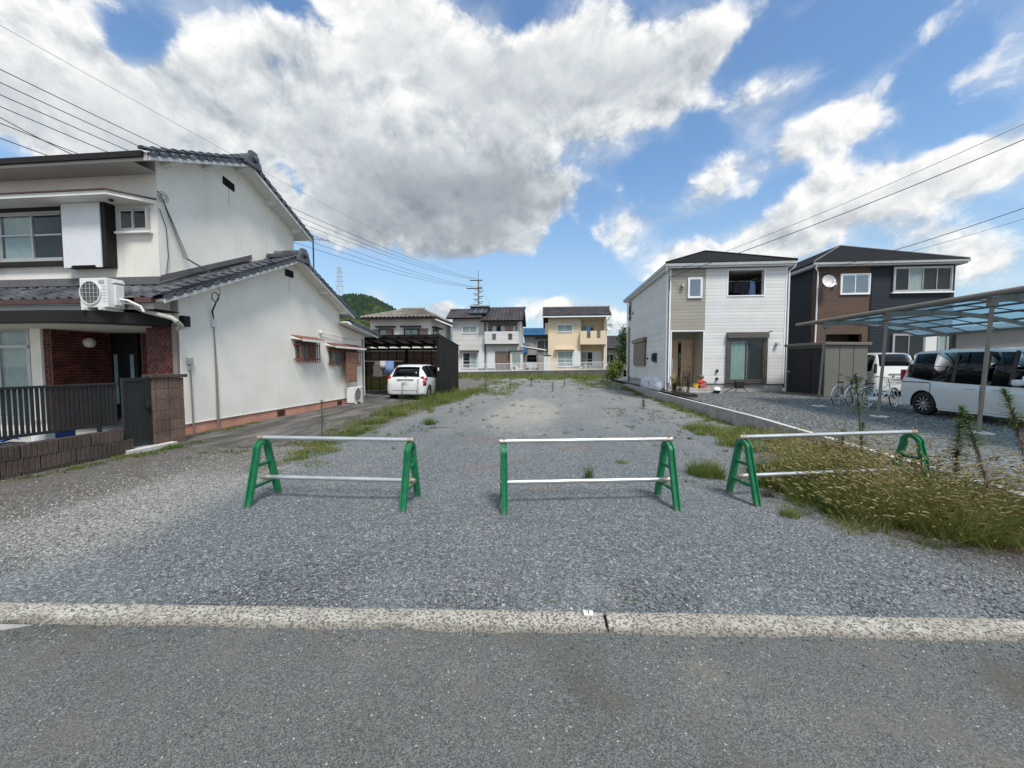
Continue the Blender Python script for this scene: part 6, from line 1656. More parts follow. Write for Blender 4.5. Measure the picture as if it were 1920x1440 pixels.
MB().prism([(44.9, 6.5), (46.2, 8.0), (50, 5.8)], -3.44, -3.40, lambda u, w, z: (w, u, z)).build('gable_wall', 'siding_pale', mh)
sp = MB(); sp.hexa([(-9.25, 43.9, 7.35), (-7.15, 43.9, 7.35), (-7.15, 45.3, 8.05), (-9.25, 45.3, 8.05), (-9.25, 43.85, 7.48), (-7.15, 43.85, 7.48), (-7.15, 45.25, 8.18), (-9.25, 45.25, 8.18)]); spo = sp.build('solar_collector', 'solar', mh)
MB().box(-9.35, -7.05, 45.26, 45.75, 8.05, 8.55).build('water_tank', 'dark_brown', spo, bevel=.1); MB().box(-9.35, -7.05, 45.2, 45.255, 8.42, 8.56).build('tank_edge', 'alu_frame', spo)
for x in (-8.55, -7.85): MB().hexa([(x - .02, 43.89, 7.49), (x + .02, 43.89, 7.49), (x + .02, 45.24, 8.185), (x - .02, 45.24, 8.185), (x - .02, 43.87, 7.51), (x + .02, 43.87, 7.51), (x + .02, 45.22, 8.205), (x - .02, 45.22, 8.205)]).build('solar_frame', 'alu_frame', spo)
window(mh, M_, -10.0, -8.26, 5.15, 6.05, 2, 'pure_white', (.05, .95, 'curtain'), ft=.06)
window(mh, M_, -10.02, -8.22, 1.12, 3.0, 2, 'pure_white', (.5, .98, 'curtain'), ft=.07, midrail=.45)
MB().box(-10.3, -8.05, 0, .45, 3.06, 3.22, M_).build('hood', 'alu_bronze', mh)
MB().box(-8.15, -7.42, .0, .15, 1.15, 3.05, M_).build('shutter_box', 'shutter_white', mh)
MB().box(-7.12, -6.20, .0, .12, 1.15, 3.05, M_).build('shutter_box', 'shutter_white', mh)
V = [];
for i in range(13): 
    x = -6.17 + 1.72 * i / 12
    for j in range(5): V.append((x, 43.86 + .03 * sin(i * 1.7) * (1 - j / 5), 1.1 + (3.08 - 1.1) * j / 4))
MB().add(V, [(i * 5 + j, (i + 1) * 5 + j, (i + 1) * 5 + j + 1, i * 5 + j + 1) for i in range(12) for j in range(4)]).build('shade_cloth', 'panel_brown', mh, recalc=False)
bw = MB(); bw.box(-4.42, -3.0, 43.5, 44.0 - .003, 1.0, 3.05); bw.build('bay', 'siding_pale', mh); MB().box(-4.55, -2.9, 43.35, 44 - .003, 3.06, 3.2).build('bay_roof', 'alu_bronze', mh)
window(mh, front(43.498), -4.15, -3.25, 1.4, 2.9, 2, 'alu_frame', (.05, .95, 'curtain'), ft=.06)
bl = wall_holes(front(43.3), -7.3, -3.45, 3.9, 5.30, [(-6.45, -6.0, 4.35, 5.05), (-4.62, -4.15, 4.35, 5.05)], .12); blo = bl.build('balcony', 'siding_pale', mh)
MB().box(-7.3, -3.45, 43.425, 44.0 - .003, 3.86, 3.95).build('balcony_floor', 'dark_brown', blo)
MB().box(-7.3, -7.18, 43.425, 43.98, 3.955, 5.3).build('balcony_side', 'siding_pale', blo); MB().box(-3.57, -3.45, 43.425, 43.98, 3.955, 5.3).build('balcony_side', 'siding_pale', blo)
for x in (-6.45, -4.62):
    for k in range(6): MB().box(x + .03 + k * .075, x + .045 + k * .075, -.09, -.06, 4.35, 5.05, front(43.3)).build('baluster', 'alu_frame', blo)
window(mh, front(44.89), -6.2, -4.4, 4.0, 5.95, 2, 'alu_frame', (.05, .9, 'curtain'), ft=.06)
downpipe(mh, [(-7.35, 43.9, 6.6), (-7.35, 43.9, 1.0)], 'dark_brown', .06)
wl = thing('laundry', 'dark and white washing above the balcony wall of the pale distant house', 'laundry', (-5.4, 44.1, 5.6))
MB().tube([(-6.9, 44.1, 6.02), (-3.7, 44.1, 6.02)], .02, 5).build('pole', 'alu_frame', wl)
for x, wd, ln, mt_ in ((-6.3, .5, .7, 'cloth_white'), (-5.75, .35, .95, 'cloth_dark'), (-5.3, .55, .7, 'cloth_white'), (-4.8, .5, .9, 'cloth_rose'), (-4.35, .4, .8, 'cloth_rose'), (-4.0, .4, .7, 'cloth_white')): cloth(wl, x, 44.1, 6.0, wd, ln, mt_)
# --- cream house
ch = thing('house', 'cream yellow two-storey house with dark tiled roof and walled balcony in the distance', 'house', (3, 44, .9))
MB().box(-.15, 3.5, 44, 51, .7, 6.95).build('wall', 'wall_cream', ch); MB().box(3.503, 6.28, 45.2, 51, .7, 6.95).build('wall', 'wall_cream', ch)
MB().box(6.05, 6.28, 44.0, 45.19, .7, 6.95).build('loggia_pier', 'wall_cream', ch); MB().box(3.503, 6.04, 44.02, 45.19, 6.70, 6.95).build('loggia_head', 'wall_cream', ch)
ribroof(ch, 'roof', 'tile_dark', (-.75, 43.3, 6.88), (6.75, 43.3, 6.88), (-.75, 45.75, 8.05), (6.75, 45.75, 8.05), .38, .10); ribroof(ch, 'roof', 'tile_dark', (-.75, 49.5, 6.2), (6.75, 49.5, 6.2), (-.75, 45.8, 8.05), (6.75, 45.8, 8.05))
ridge_bar(ch, (-.8, 45.77, 8.2), (6.75, 45.77, 8.2), 'tile_dark')
MB().prism([(43.32, 6.80), (45.77, 7.97), (45.77, 8.12), (43.32, 6.95)], -.80, -.76, lambda u, w, z: (w, u, z)).build('bargeboard', 'pure_white', ch); MB().prism([(45.78, 7.97), (49.5, 6.12), (49.5, 6.27), (45.78, 8.12)], -.80, -.76, lambda u, w, z: (w, u, z)).build('bargeboard', 'pure_white', ch)
MB().prism([(44, 6.9), (45.77, 7.98), (50, 6.0)], -.15, -.11, lambda u, w, z: (w, u, z)).build('gable_wall', 'wall_cream', ch)
MB().box(-.74, 6.74, 43.22, 43.29, 6.80, 6.93).build('gutter', 'pure_white', ch)
window(ch, M_, .85, 2.58, 5.2, 6.12, 2, 'pure_white', (.05, .95, 'curtain'), ft=.06)
window(ch, M_, .90, 2.62, 1.30, 3.12, 2, 'pure_white', (.05, .95, 'curtain'), ft=.06, midrail=.45)
MB().box(.62, 2.80, 0, .5, 3.22, 3.36, M_).build('hood', 'wall_cream', ch); MB().box(2.64, 3.40, 0, .12, 1.35, 3.12, M_).build('shutter_box', 'shutter_white', ch)
window(ch, front(45.197), 3.6, 5.0, 1.40, 3.10, 2, 'pure_white', (.05, .6, 'curtain'), ft=.06, midrail=.45); MB().box(5.04, 6.0, 0, .12, 1.4, 3.1, front(45.197)).build('shutter_box', 'shutter_white', ch)
window(ch, front(45.197), 3.6, 5.0, 4.2, 6.1, 2, 'alu_frame', (.05, .95, 'curtain'), ft=.06)
bl = wall_holes(front(43.5), 3.40, 6.22, 3.82, 5.30, [(4.12, 4.52, 4.5, 5.302), (5.20, 5.60, 4.5, 5.302)], .12); blo = bl.build('balcony', 'wall_cream', ch)
MB().box(3.40, 6.22, 43.625, 45.19, 3.76, 3.86).build('balcony_floor', 'wall_cream', blo); MB().box(3.40, 3.498, 43.625, 45.19, 3.865, 5.30).build('balcony_side', 'wall_cream', blo); MB().box(6.10, 6.22, 43.625, 43.98, 3.865, 5.30).build('balcony_side', 'wall_cream', blo)
for x in (4.12, 5.20):
    for k in range(5): MB().box(x + .04 + k * .075, x + .055 + k * .075, -.09, -.06, 4.5, 5.28, front(43.5)).build('baluster', 'alu_frame', blo)
MB().tube([(1.7, 43.9, 6.42), (3.5, 43.7, 6.18)], .035, 6).build('wall_rod', 'pure_white', ch)
MB().prism([(44.3, 5.1), (46.0, 5.1), (46.0, 6.3), (44.3, 6.3)], 0.0, .35, sideN(-.15)).build('side_bay', 'wall_cream', ch)
downpipe(ch, [(6.6, 43.4, 6.8), (6.33, 44.0, 6.4), (6.33, 44.0, 1.0)], 'pure_white', .05)
d2 = thing('satellite_dish', 'pale satellite dish on the right corner of the cream house', 'satellite dish', (6.5, 44, 5.6))
MB().lathe([(.001, 0), (.2, .03), (.34, .10), (.34, .12), (.2, .05), (.001, .02)], lambda x, y, h: (6.62 + x, 43.8 - h, 5.75 + y), 18).build('reflector', 'dish_grey', d2, smooth=True); MB().tube([(6.3, 44.05, 5.4), (6.62, 43.9, 5.5), (6.62, 43.85, 5.75)], .04, 6).build('bracket', 'alu_grey', d2); MB().box(6.5, 6.8, 43.7, 43.82, 5.05, 5.35).build('converter', 'dish_grey', d2)
cl2 = thing('laundry', 'blue garment above the balcony of the cream house', 'laundry', (4.4, 44.2, 5.6))
MB().tube([(3.6, 44.3, 5.95), (6.0, 44.3, 5.95)], .02, 5).build('pole', 'alu_frame', cl2); cloth(cl2, 4.35, 44.3, 5.9, .45, .75, 'cloth_blue'); cloth(cl2, 4.75, 44.3, 5.7, .3, .4, 'cloth_dark')
st_ = thing('storage_shed', 'small white storage cabinet at the left side of the cream house', 'shed', (-.2, 43.6, .95))
MB().box(-.60, .12, 43.0, 43.95, .9, 2.55).build('body', 'ac_white', st_, bevel=.02); MB().box(-.66, .18, 42.95, 43.98, 2.553, 2.64).build('roof', 'alu_grey', st_); MB().box(-.25, -.235, 42.985, 42.999, 1.0, 2.5).build('door_joint', 'alu_grey', st_)
# --- brown-roofed house, left
bh = thing('house', 'two-storey house with a weathered tan hipped tile roof behind the brown carport', 'house', (-15, 38, .5))
B_ = front(38)
MB().box(-18.2, -11.9, 38, 46, .3, 6.25).build('wall', 'wall_pale', bh)
hz = 6.15
E0, E1, E2, E3 = (-18.9, 37.3, hz), (-11.2, 37.3, hz), (-11.2, 46.7, hz), (-18.9, 46.7, hz); Pk, Qk = (-15.9, 40.8, 7.35), (-14.0, 40.8, 7.35)
ribroof(bh, 'roof', 'tile_tan', E0, E1, (-15.9, 40.8, 7.35), (-13.5, 40.8, 7.35), .42, .10); ribroof(bh, 'roof', 'tile_tan', E1, E2, (-13.5, 40.8, 7.35), (-13.5, 43.2, 7.35), .42, .10); ribroof(bh, 'roof', 'tile_tan', E3, E0, (-15.9, 43.2, 7.35), (-15.9, 40.8, 7.35), .42, .10)
MB().box(-15.85, -13.55, 40.85, 43.15, 7.30, 7.38).build('roof_cap', 'tile_tan', bh)
for p, q in ((E0, (-15.9, 40.8, 7.35)), (E1, (-13.5, 40.8, 7.35))): MB().tube([Vector(p) + Vector((0, 0, .16)), Vector(q) + Vector((0, 0, .16))], .12, 6).build('hip_cap', 'tile_tan', bh)
MB().tube([(-16.0, 40.8, 7.55), (-13.4, 40.8, 7.55)], .16, 8).build('ridge', 'tile_tan', bh)
MB().box(-18.85, -11.25, 37.34, 37.99, hz - .06, hz - .025).build('soffit', 'soffit', bh); MB().box(-18.9, -11.2, 37.25, 37.32, hz - .08, hz + .06).build('gutter', 'dark_brown', bh)
MB().box(-18.15, -17.3, 0, .06, 3.9, 5.15, B_).build('shutter_panel', 'shed_taupe', bh)
window(bh, B_, -17.25, -15.75, 4.2, 5.2, 2, 'dark_brown', (0, .5, 'curtain'), ft=.08); MB().box(-16.5, -15.82, .06, .12, 4.25, 5.15, B_).build('shutter_panel', 'panel_brown', bh)
window(bh, B_, -14.65, -13.1, 4.2, 5.2, 2, 'dark_brown', (0, 1, 'curtain'), ft=.08); MB().box(-13.06, -12.15, 0, .06, 4.0, 5.2, B_).build('shutter_panel', 'panel_brown', bh)
for a, b in ((-17.5, -15.5), (-14.9, -12.85)): MB().box(a, b, 0, .5, 5.32, 5.46, B_).build('hood', 'dark_brown', bh)
for a, b in ((-17.3, -15.7), (-14.75, -13.05)): MB().box(a, b, .15, .2, 4.42, 4.47, B_).build('rail', 'dark_brown', bh)
window(bh, sideP(-11.9), 38.8, 40.6, 3.9, 5.2, 2, 'dark_brown', (0, .6, 'curtain'), ft=.1); MB().box(38.5, 40.9, 0, .5, 5.3, 5.45, sideP(-11.9)).build('hood', 'dark_brown', bh)
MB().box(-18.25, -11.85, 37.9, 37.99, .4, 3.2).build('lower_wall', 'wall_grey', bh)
# --- more distant roofs
def far_house(label, x0, x1, y, ze, zr_, mat, wall, base=.8, extra=None):
    t = thing('house', label, 'house', ((x0 + x1) / 2, y, base))
    MB().box(x0 + .5, x1 - .5, y + .6, y + 7.4, base - .4, ze + .1).build('wall', wall, t)
    ribroof(t, 'roof', mat, (x0, y, ze), (x1, y, ze), (x0, y + 4, zr_), (x1, y + 4, zr_), .34, .07); ribroof(t, 'roof', mat, (x0, y + 8, ze), (x1, y + 8, ze), (x0, y + 4.05, zr_), (x1, y + 4.05, zr_), .34, .07)
    ridge_bar(t, (x0 - .1, y + 4, zr_ + .15), (x1, y + 4, zr_ + .15), mat)
    for x in (x0 + .5, x1 - .5): MB().prism([(y + .6, ze), (y + 4, zr_ - .05), (y + 7.4, ze)], -.02, .02, lambda u, w, z, x=x: (x + w, u, z)).build('gable_wall', wall, t)
    return t
t = far_house('distant house with a bright blue tiled roof between the pale and cream houses', -4.4, 2.2, 60, 6.0, 7.35, 'tile_blue', 'wall_grey')
window(t, front(60.59), -2.0, .5, 3.3, 5.5, 2, 'alu_frame', None, ft=.1); MB().box(-2.3, .8, .0, .5, 5.6, 5.75, front(60.59)).build('hood', 'dark_brown', t)
t = far_house('low annexe with a blue tiled roof left of the blue roofed house', -5.6, -3.2, 57, 3.2, 4.7, 'tile_blue', 'wall_grey')
t = far_house('distant house with a grey blue tiled roof left of the pale house', -18.6, -12.9, 60, 5.2, 7.75, 'tile_bluegrey', 'wall_grey')
for x in (-16.6, -15.2): window(t, front(60.59), x, x + .8, 3.2, 4.9, 1, 'dark_brown', None, ft=.1)
t = far_house('dim grey house with a dark roof right of the cream house', 6.6, 11.5, 52, 3.6, 5.4, 'tile_dark', 'wall_grey')
window(t, front(52.59), 7.3, 8.6, 1.6, 3.0, 2, 'alu_frame', None, ft=.08)
# pale carport roof and white kei van between the two houses
cpo = thing('carport', 'small pale carport roof between the pale house and the cream house', 'carport', (-1.8, 45, .9))
MB().hexa([(-3.2, 43.6, 3.62), (-.35, 43.6, 3.15), (-.35, 49, 3.15), (-3.2, 49, 3.62), (-3.2, 43.6, 3.74), (-.35, 43.6, 3.27), (-.35, 49, 3.27), (-3.2, 49, 3.74)]).build('roof', 'ac_white', cpo)
for y in (43.9, 46.2, 48.6): MB().box(-.55, -.45, y - .05, y + .05, .85, 3.148).build('post', 'ac_white', cpo)
kst = [(0.0, .42, .66, .84, .86, .66, .60), (.03, .30, .68, .98, 1.0, .72, .66), (.06, .28, .70, 1.05, 1.40, .735, .64), (.12, .26, .70, 1.06, 1.78, .735, .60), (.3, .26, .70, 1.04, 1.86, .735, .60), (1.5, .26, .70, 1.0, 1.88, .735, .60), (2.6, .26, .70, .98, 1.84, .735, .60), (3.0, .26, .70, .97, 1.40, .735, .58), (3.25, .28, .68, .92, 1.05, .72, .58), (3.38, .34, .6, .72, .78, .66, .56)]
kv, _ = profile_car('van', 'small white van seen from behind under the pale carport between distant houses', (-2.02, 44.6, .90), R(90), kst, [(3, 5), (5, 7)], (1, 3), 'car_white', (.62, 2.75), .98, 'parked white cars', .28)
MB().box(-.02, .03, -.17, .17, .52, .66).build('number_plate', 'plate_white', kv)
for s in (-1, 1): MB().box(-.005, .06, s * .68 - .05, s * .68 + .05, .55, .70).build('tail_light', 'red_lens', kv)
a3 = ac_unit('c', 'small white air conditioner unit below the bay window of the pale distant house', (-3.9, 43.1, .86), 0, .75, .55, .28)
# --- boundary wall and white fence of the terrace
bwall = thing('boundary_wall', 'dark stained concrete wall along the back of the lot below the white fence', 'wall', (-1.5, 40, .3))
for k in range(20):
    x0 = -11.5 + k * .95; x1 = x0 + .94
    MB().hexa([(x0, 40.0, -.2), (x1, 40.0, -.2), (x1, 40.2, -.2), (x0, 40.2, -.2), (x0, 40.0, zterr(x0)), (x1, 40.0, zterr(x1)), (x1, 40.2, zterr(x1)), (x0, 40.2, zterr(x0))]).build('wall_panel', 'concrete_dark', bwall)
wf = thing('white_fence', 'low white metal bar fence on top of the dark boundary wall', 'fence', (-1.5, 40.1, .95))
for dz, hh in ((.06, .05), (.80, .05)):
    MB().hexa([(-11.4, 40.08, zterr(-11.4) + dz), (6.35, 40.08, zterr(6.35) + dz), (6.35, 40.12, zterr(6.35) + dz), (-11.4, 40.12, zterr(-11.4) + dz), (-11.4, 40.08, zterr(-11.4) + dz + hh), (6.35, 40.08, zterr(6.35) + dz + hh), (6.35, 40.12, zterr(6.35) + dz + hh), (-11.4, 40.12, zterr(-11.4) + dz + hh)]).build('rail', 'pure_white', wf)
bm_ = piece('bar', MB().box(-.012, .012, -.010, .010, .111, .799), 'pure_white'); pm_ = piece('post', MB().box(-.03, .03, -.03, .03, .0, .87), 'pure_white')
x = -11.3; i = 0
while x < 6.3:
    if i % 15 == 0: put(pm_, 'post', wf, (x, 40.145, zterr(x)))
    else: put(bm_, 'bar', wf, (x, 40.10, zterr(x)))
    x += .125; i += 1

# ================================================================== UTILITY POLE, CABLES, PYLON
up_ = thing('utility_pole', 'concrete utility pole with two crossarms rising behind the pale distant house', 'utility pole', (-9.95, 54, .8))
MB().tube([(-9.95, 54, .8), (-9.95, 54, 13.5)], [.17, .11], 10).build('shaft', 'pole_grey', up_); MB().tube([(-9.95, 54, 13.5), (-9.95, 54, 14.75)], .03, 6).build('lightning_rod', 'cable', up_)
for z, a, b in ((13.35, -11.1, -9.35), (12.25, -11.6, -9.4)):
    c = MB().box(a, b, 53.85, 53.97, z - .06, z + .06).build('crossarm', 'cable', up_)
    for x in np.linspace(a + .08, b - .1, 4): MB().cyl((x, 53.9, z + .06), (x, 53.9, z + .22), .05, 8).build('insulator', 'alu_frame', c)
for k in range(9):
    z = 9.2 + k * .38; s = 1 if k % 2 else -1
    MB().tube([(-9.95, 53.9, z), (-9.95 + s * .72, 53.85, z + .02)], .05, 5).build('step_bolt', 'cable', up_)
    MB().tube([(-9.95, 53.9, z + .15), (-9.95 - s * .55, 53.85, z + .16)], .038, 5).build('step_bolt', 'cable', up_)
def cable(label, a, b, sag, r=.012, group='overhead cables', n=40):
    a = Vector(a); b = Vector(b); pts = []
    for i in range(n + 1):
        t = i / n; p = a + (b - a) * t; p.z -= sag * 4 * t * (1 - t); pts.append(p)
    o = MB().tube(pts, r, 5).build('power_cable', 'cable', None, smooth=True)
    return tag(o, label, 'cable', group)
cable('upper crossarm power cable, highest of the three over the old roof', (-16.62, 4.92, 10.13), (-9.97, 53.9, 13.57), 1.0, 0.013)
cable('upper crossarm power cable, middle of the three over the old roof', (-16.63, 4.94, 9.74), (-10.5, 53.9, 13.57), 1.0, 0.013)
cable('upper crossarm power cable, lowest of the three over the old roof', (-16.58, 4.93, 9.35), (-11.02, 53.9, 13.57), 1.0, 0.013)
cable('lower crossarm cable, highest of its three', (-16.66, 4.9, 9.09), (-10.2, 53.9, 12.47), 1.0, 0.013)
cable('lower crossarm cable, middle of its three', (-16.94, 5.1, 8.7), (-10.8, 53.9, 12.47), 1.0, 0.013)
cable('lower crossarm cable, lowest of its three', (-17.09, 5.23, 8.3), (-11.52, 53.9, 12.47), 1.0, 0.013)
cable('thin topmost cable running to the top of the distant pole', (-16.76, 6.0, 11.58), (-9.95, 54.0, 14.0), 0.8, 0.006)
cable('service cable sloping down to the bracket on the old house corner', (-13.59, 7.9, 7.81), (-8.19, 7.56, 5.18), 0.12, 0.01)
cable('service cable coming down from the right to the white house corner', (15.57, 13.38, 8.91), (5.42, 18.24, 5.52), 0.18, 0.014)
cable('thinner service cable above the other running to the white house', (15.21, 13.07, 9.24), (5.44, 18.24, 5.72), 0.18, 0.008)
cable('service cable coming down from the right to the dark house corner', (18.61, 16.59, 7.75), (13.02, 20.4, 6.08), 0.12, 0.014)
cable('thinner lower service cable running to the dark house corner', (20.05, 17.92, 7.75), (13.02, 20.4, 5.95), 0.12, 0.008)
cable('thin cable sloping down left from the distant pole', (-9.95, 54, 10.6), (-19, 60, 7.9), .25, .012)
cable('stay wire sloping down right from the distant pole top', (-9.95, 54, 13.3), (-6.2, 58, 5.0), .05, .010)
py = thing('pylon', 'pale steel lattice transmission tower beyond the wooded hill', 'pylon', (-225, 400, 60))
b = MB(); px, pyy = -225.0, 400.0
lv = [(60, 4.2), (72, 3.3), (82, 2.4), (90, 1.8), (98, 1.5), (104, 1.3), (109, .2)]
for i in range(len(lv) - 1):
    (z0, w0), (z1, w1) = lv[i], lv[i + 1]
    for sx_, sy_ in ((1, 1), (1, -1), (-1, -1), (-1, 1)):
        b.tube([(px + sx_ * w0, pyy + sy_ * w0, z0), (px + sx_ * w1, pyy + sy_ * w1, z1)], .22, 4)
    for (ax_, ay_), (bx2, by2) in (((1, -1), (-1, -1)), ((-1, -1), (1, -1)), ((1, 1), (1, -1)), ((-1, -1), (-1, 1))):
        b.tube([(px + ax_ * w0, pyy + ay_ * w0, z0), (px + bx2 * w1, pyy + by2 * w1, z1)], .14, 4)
b.build('lattice', 'pylon_steel', py)
for z, L_ in ((86, 4.2), (91, 4.6), (96, 4.2), (101, 3.8), (105, 3.4)):
    for s in (-1, 1):
        b = MB(); b.tube([(px, pyy, z + .9), (px + s * L_, pyy, z)], .18, 4); b.tube([(px, pyy, z), (px + s * L_, pyy, z)], .18, 4); b.tube([(px + s * L_, pyy, z), (px + s * L_, pyy, z - 1.4)], .16, 4); b.build('crossarm', 'pylon_steel', py)

# ================================================================== BICYCLES
def bicycle(name, label, rear, front_, zg, frame, guard, steer=.25, lean=.10, basket=True, saddle='black_plastic', sc=.88):
    d = math.atan2(front_[1] - rear[1], front_[0] - rear[0])
    t = thing(name, label, 'bicycle', (rear[0], rear[1], zg), 0, 'parked bicycles', local=True)
    t.rotation_euler = (lean, 0, d); t.rotation_mode = 'XYZ'; t.scale = (sc, sc, sc)
    rw = .335; wb = 1.08
    def wheel(x, ang):
        fr = lambda a, b, h: (x + a * cos(ang) - h * sin(ang), a * sin(ang) + h * cos(ang), rw + b)
        ty = MB(); ty.lathe([(rw - .035, 0), (rw - .018, .019), (rw, 0), (rw - .018, -.019)], fr, 32, closed=True); o = ty.build('wheel', 'rubber', t, smooth=True)
        ri = MB(); ri.lathe([(rw - .052, .008), (rw - .034, .013), (rw - .034, -.013), (rw - .052, -.008)], fr, 32, closed=True); ri.build('rim', 'dish_grey', o, smooth=True)
        sp = MB()
        for k in range(18):
            a = 2 * pi * k / 18; p = fr(.02 * cos(a + .8), .02 * sin(a + .8), .025 * (1 if k % 2 else -1)); q = fr((rw - .05) * cos(a), (rw - .05) * sin(a), 0); sp.tube([p, q], .0022, 3, cap=False)
        sp.cyl(fr(0, 0, -.045), fr(0, 0, .045), .022, 8); sp.build('spokes', 'spoke_grey', o)
        g = MB(); V = []; a0, a1 = (.35, 3.3) if x < .5 else (.75, 3.0)
        for k in range(15):
            a = a0 + (a1 - a0) * k / 14
            for h in (-.028, 0, .028): rr = rw + .022 + (.008 if h == 0 else 0); V.append(fr(rr * cos(a), rr * sin(a), h))
        g.add(V, [(3 * k + j, 3 * k + j + 1, 3 * k + j + 4, 3 * k + j + 3) for k in range(14) for j in range(2)])
        go = g.build('mudguard', guard, t, smooth=True, recalc=False); s_ = go.modifiers.new('t', 'SOLIDIFY'); s_.thickness = .003
    wheel(0, 0); wheel(wb, steer)
    st_, bb, hd, hb_ = (.30, 0, .70), (.45, 0, .27), (.92, 0, .80), (.96, 0, .62)
    f = MB(); f.tube([bb, st_], .017, 8); f.tube([bb, hb_], .022, 8); f.tube([(.37, 0, .50), hd], .016, 8); f.tube([hb_, (.90, 0, .92)], .02, 8)
    for s in (-1, 1): f.tube([(0, s * .06, rw), (.43, s * .03, .28)], .010, 6); f.tube([(0, s * .06, rw), (.34, s * .02, .56)], .009, 6); f.tube([(.97, s * .05, .60), (wb, s * .055, rw)], .012, 6)
    f.build('frame', frame, t, smooth=True)
    MB().tube([(.30, 0, .70), (.27, 0, .80)], .013, 6).build('seat_post', 'galv', t)
    sa = MB(); sa.hexa([(.10, -.09, .80), (.10, .09, .80), (.38, .02, .805), (.38, -.02, .805), (.12, -.085, .86), (.12, .085, .86), (.38, .022, .84), (.38, -.022, .84)]); sa.build('saddle', saddle, t, bevel=.02)
    hbm_ = MB(); hbm_.tube([(.90, 0, .90), (.89, 0, 1.0), (.92, 0, 1.02)], .013, 6); hbm_.tube([(.74, -.29, 1.06), (.86, -.22, 1.07), (.93, -.08, 1.02), (.93, .08, 1.02), (.86, .22, 1.07), (.74, .29, 1.06)], .011, 8)
    ho = hbm_.build('handlebar', 'galv', t, smooth=True)
    for s in (-1, 1): MB().tube([(.70, s * .305, 1.058), (.82, s * .245, 1.07)], .017, 8).build('grip', 'black_plastic', ho)
    cr = MB(); cr.lathe([(.06, -.004), (.085, -.004), (.085, .004), (.06, .004)], lambda a, b, h: (.45 + a, -.05 + h, .27 + b), 20, closed=True); cr.tube([(.45, -.07, .27), (.55, -.07, .14)], .009, 5); cr.tube([(.45, .07, .27), (.35, .07, .40)], .009, 5); cr.box(.51, .59, -.15, -.08, .125, .145); cr.box(.31, .39, .08, .15, .39, .41); cr.build('crank', 'galv', t)
    MB().box(.02, .40, -.075, -.055, .26, .37).build('chain_case', guard, t, bevel=.02)
    ks = MB(); ks.tube([(0, .08, rw), (-.06, .14, .012)], .009, 5); ks.tube([(0, -.08, rw), (-.06, -.14, .012)], .009, 5); ks.tube([(-.06, -.14, .012), (-.06, .14, .012)], .009, 5); ks.build('stand', 'galv', t)
    rk_ = MB(); rk_.tube([(-.14, -.06, .74), (.26, -.05, .73)], .007, 5); rk_.tube([(-.14, .06, .74), (.26, .05, .73)], .007, 5); rk_.tube([(-.14, -.06, .74), (-.14, .06, .74)], .007, 5); rk_.tube([(0, .06, rw), (0, .06, .74)], .006, 5); rk_.tube([(0, -.06, rw), (0, -.06, .74)], .006, 5); rk_.build('rear_rack', 'galv', t)
    if basket:
        b = MB()
        for k in range(5):
            z = .80 + k * .055; s = .105 + .015 * k
            pts = [(1.10 - s, -s * 1.4, z), (1.10 + s, -s * 1.4, z), (1.10 + s, s * 1.4, z), (1.10 - s, s * 1.4, z), (1.10 - s, -s * 1.4, z)]; b.tube(pts, .004, 4)
        for k in range(8):
            y = -1.4 + .4 * k
            for e in (-1, 1): b.tube([(1.10 + e * .105, y * .105, .80), (1.10 + e * .165, y * .165, 1.02)], .003, 3)
            b.tube([(1.10 + .105 * (-1 + .28 * k), -.147, .80), (1.10 + .165 * (-1 + .28 * k), -.231, 1.02)], .003, 3)
        b.build('basket', 'alu_grey', t)
    return t
bicycle('bicycle', 'black bicycle with pale mudguards standing upright before the taupe shed', (9.12, 13.22), (9.97, 13.72), .27, 'black_plastic', 'dish_grey', .45, .05)
bicycle('bicycle', 'white framed bicycle with dark saddle nearest the carport post', (9.42, 12.42), (10.35, 12.62), .265, 'pure_white', 'pure_white', .3, -.08)
bicycle('bicycle', 'silver blue bicycle partly hidden behind the white framed bicycle', (9.22, 12.72), (10.05, 13.15), .27, 'alu_grey', 'dish_grey', -.2, -.05, False)

bicycle('bicycle', 'small distant bicycle behind the white fence in front of the cream house', (3.3, 42.4), (4.3, 42.6), .98, 'black_plastic', 'dish_grey', .1, .02)

# ================================================================== SMALL THINGS BY THE WHITE HOUSE
sg = 'white sandbags stacked along the white house'
def sack(p, s, rot, label):
    V = []; n, m_ = 14, 9
    for i in range(m_ + 1):
        ph = pi * i / m_
        for k in range(n):
            a = 2 * pi * k / n; r = sin(ph) ** .75; jx = 1 + .13 * sin(3 * a + p[1] * 7 + i) + .07 * sin(7 * a + i * 2.1)
            V.append((s[0] * r * cos(a) * jx, s[1] * r * sin(a) * jx, s[2] * (-cos(ph)) * (1 + .12 * sin(2 * a + i)) + s[2]))
    F_ = [(i * n + k, i * n + (k + 1) % n, (i + 1) * n + (k + 1) % n, (i + 1) * n + k) for i in range(m_) for k in range(n)]
    M = Matrix.Translation(p) @ Matrix.Rotation(rot[1], 4, 'Z') @ Matrix.Rotation(rot[0], 4, 'X')
    b = MB(); b.add([tuple(M @ Vector(v)) for v in V], F_)
    # tied neck
    q = [tuple(M @ Vector(v)) for v in ((0, s[1] * .85, s[2] * 1.1), (0.01, s[1] * 1.25, s[2] * 1.45))]
    b.tube(q, [.05, .075], 7)
    o = b.build('sandbag', 'sack_white', None, smooth=True, angle=70); tag(o, label, 'sandbag', sg)
rb = random.Random(5)
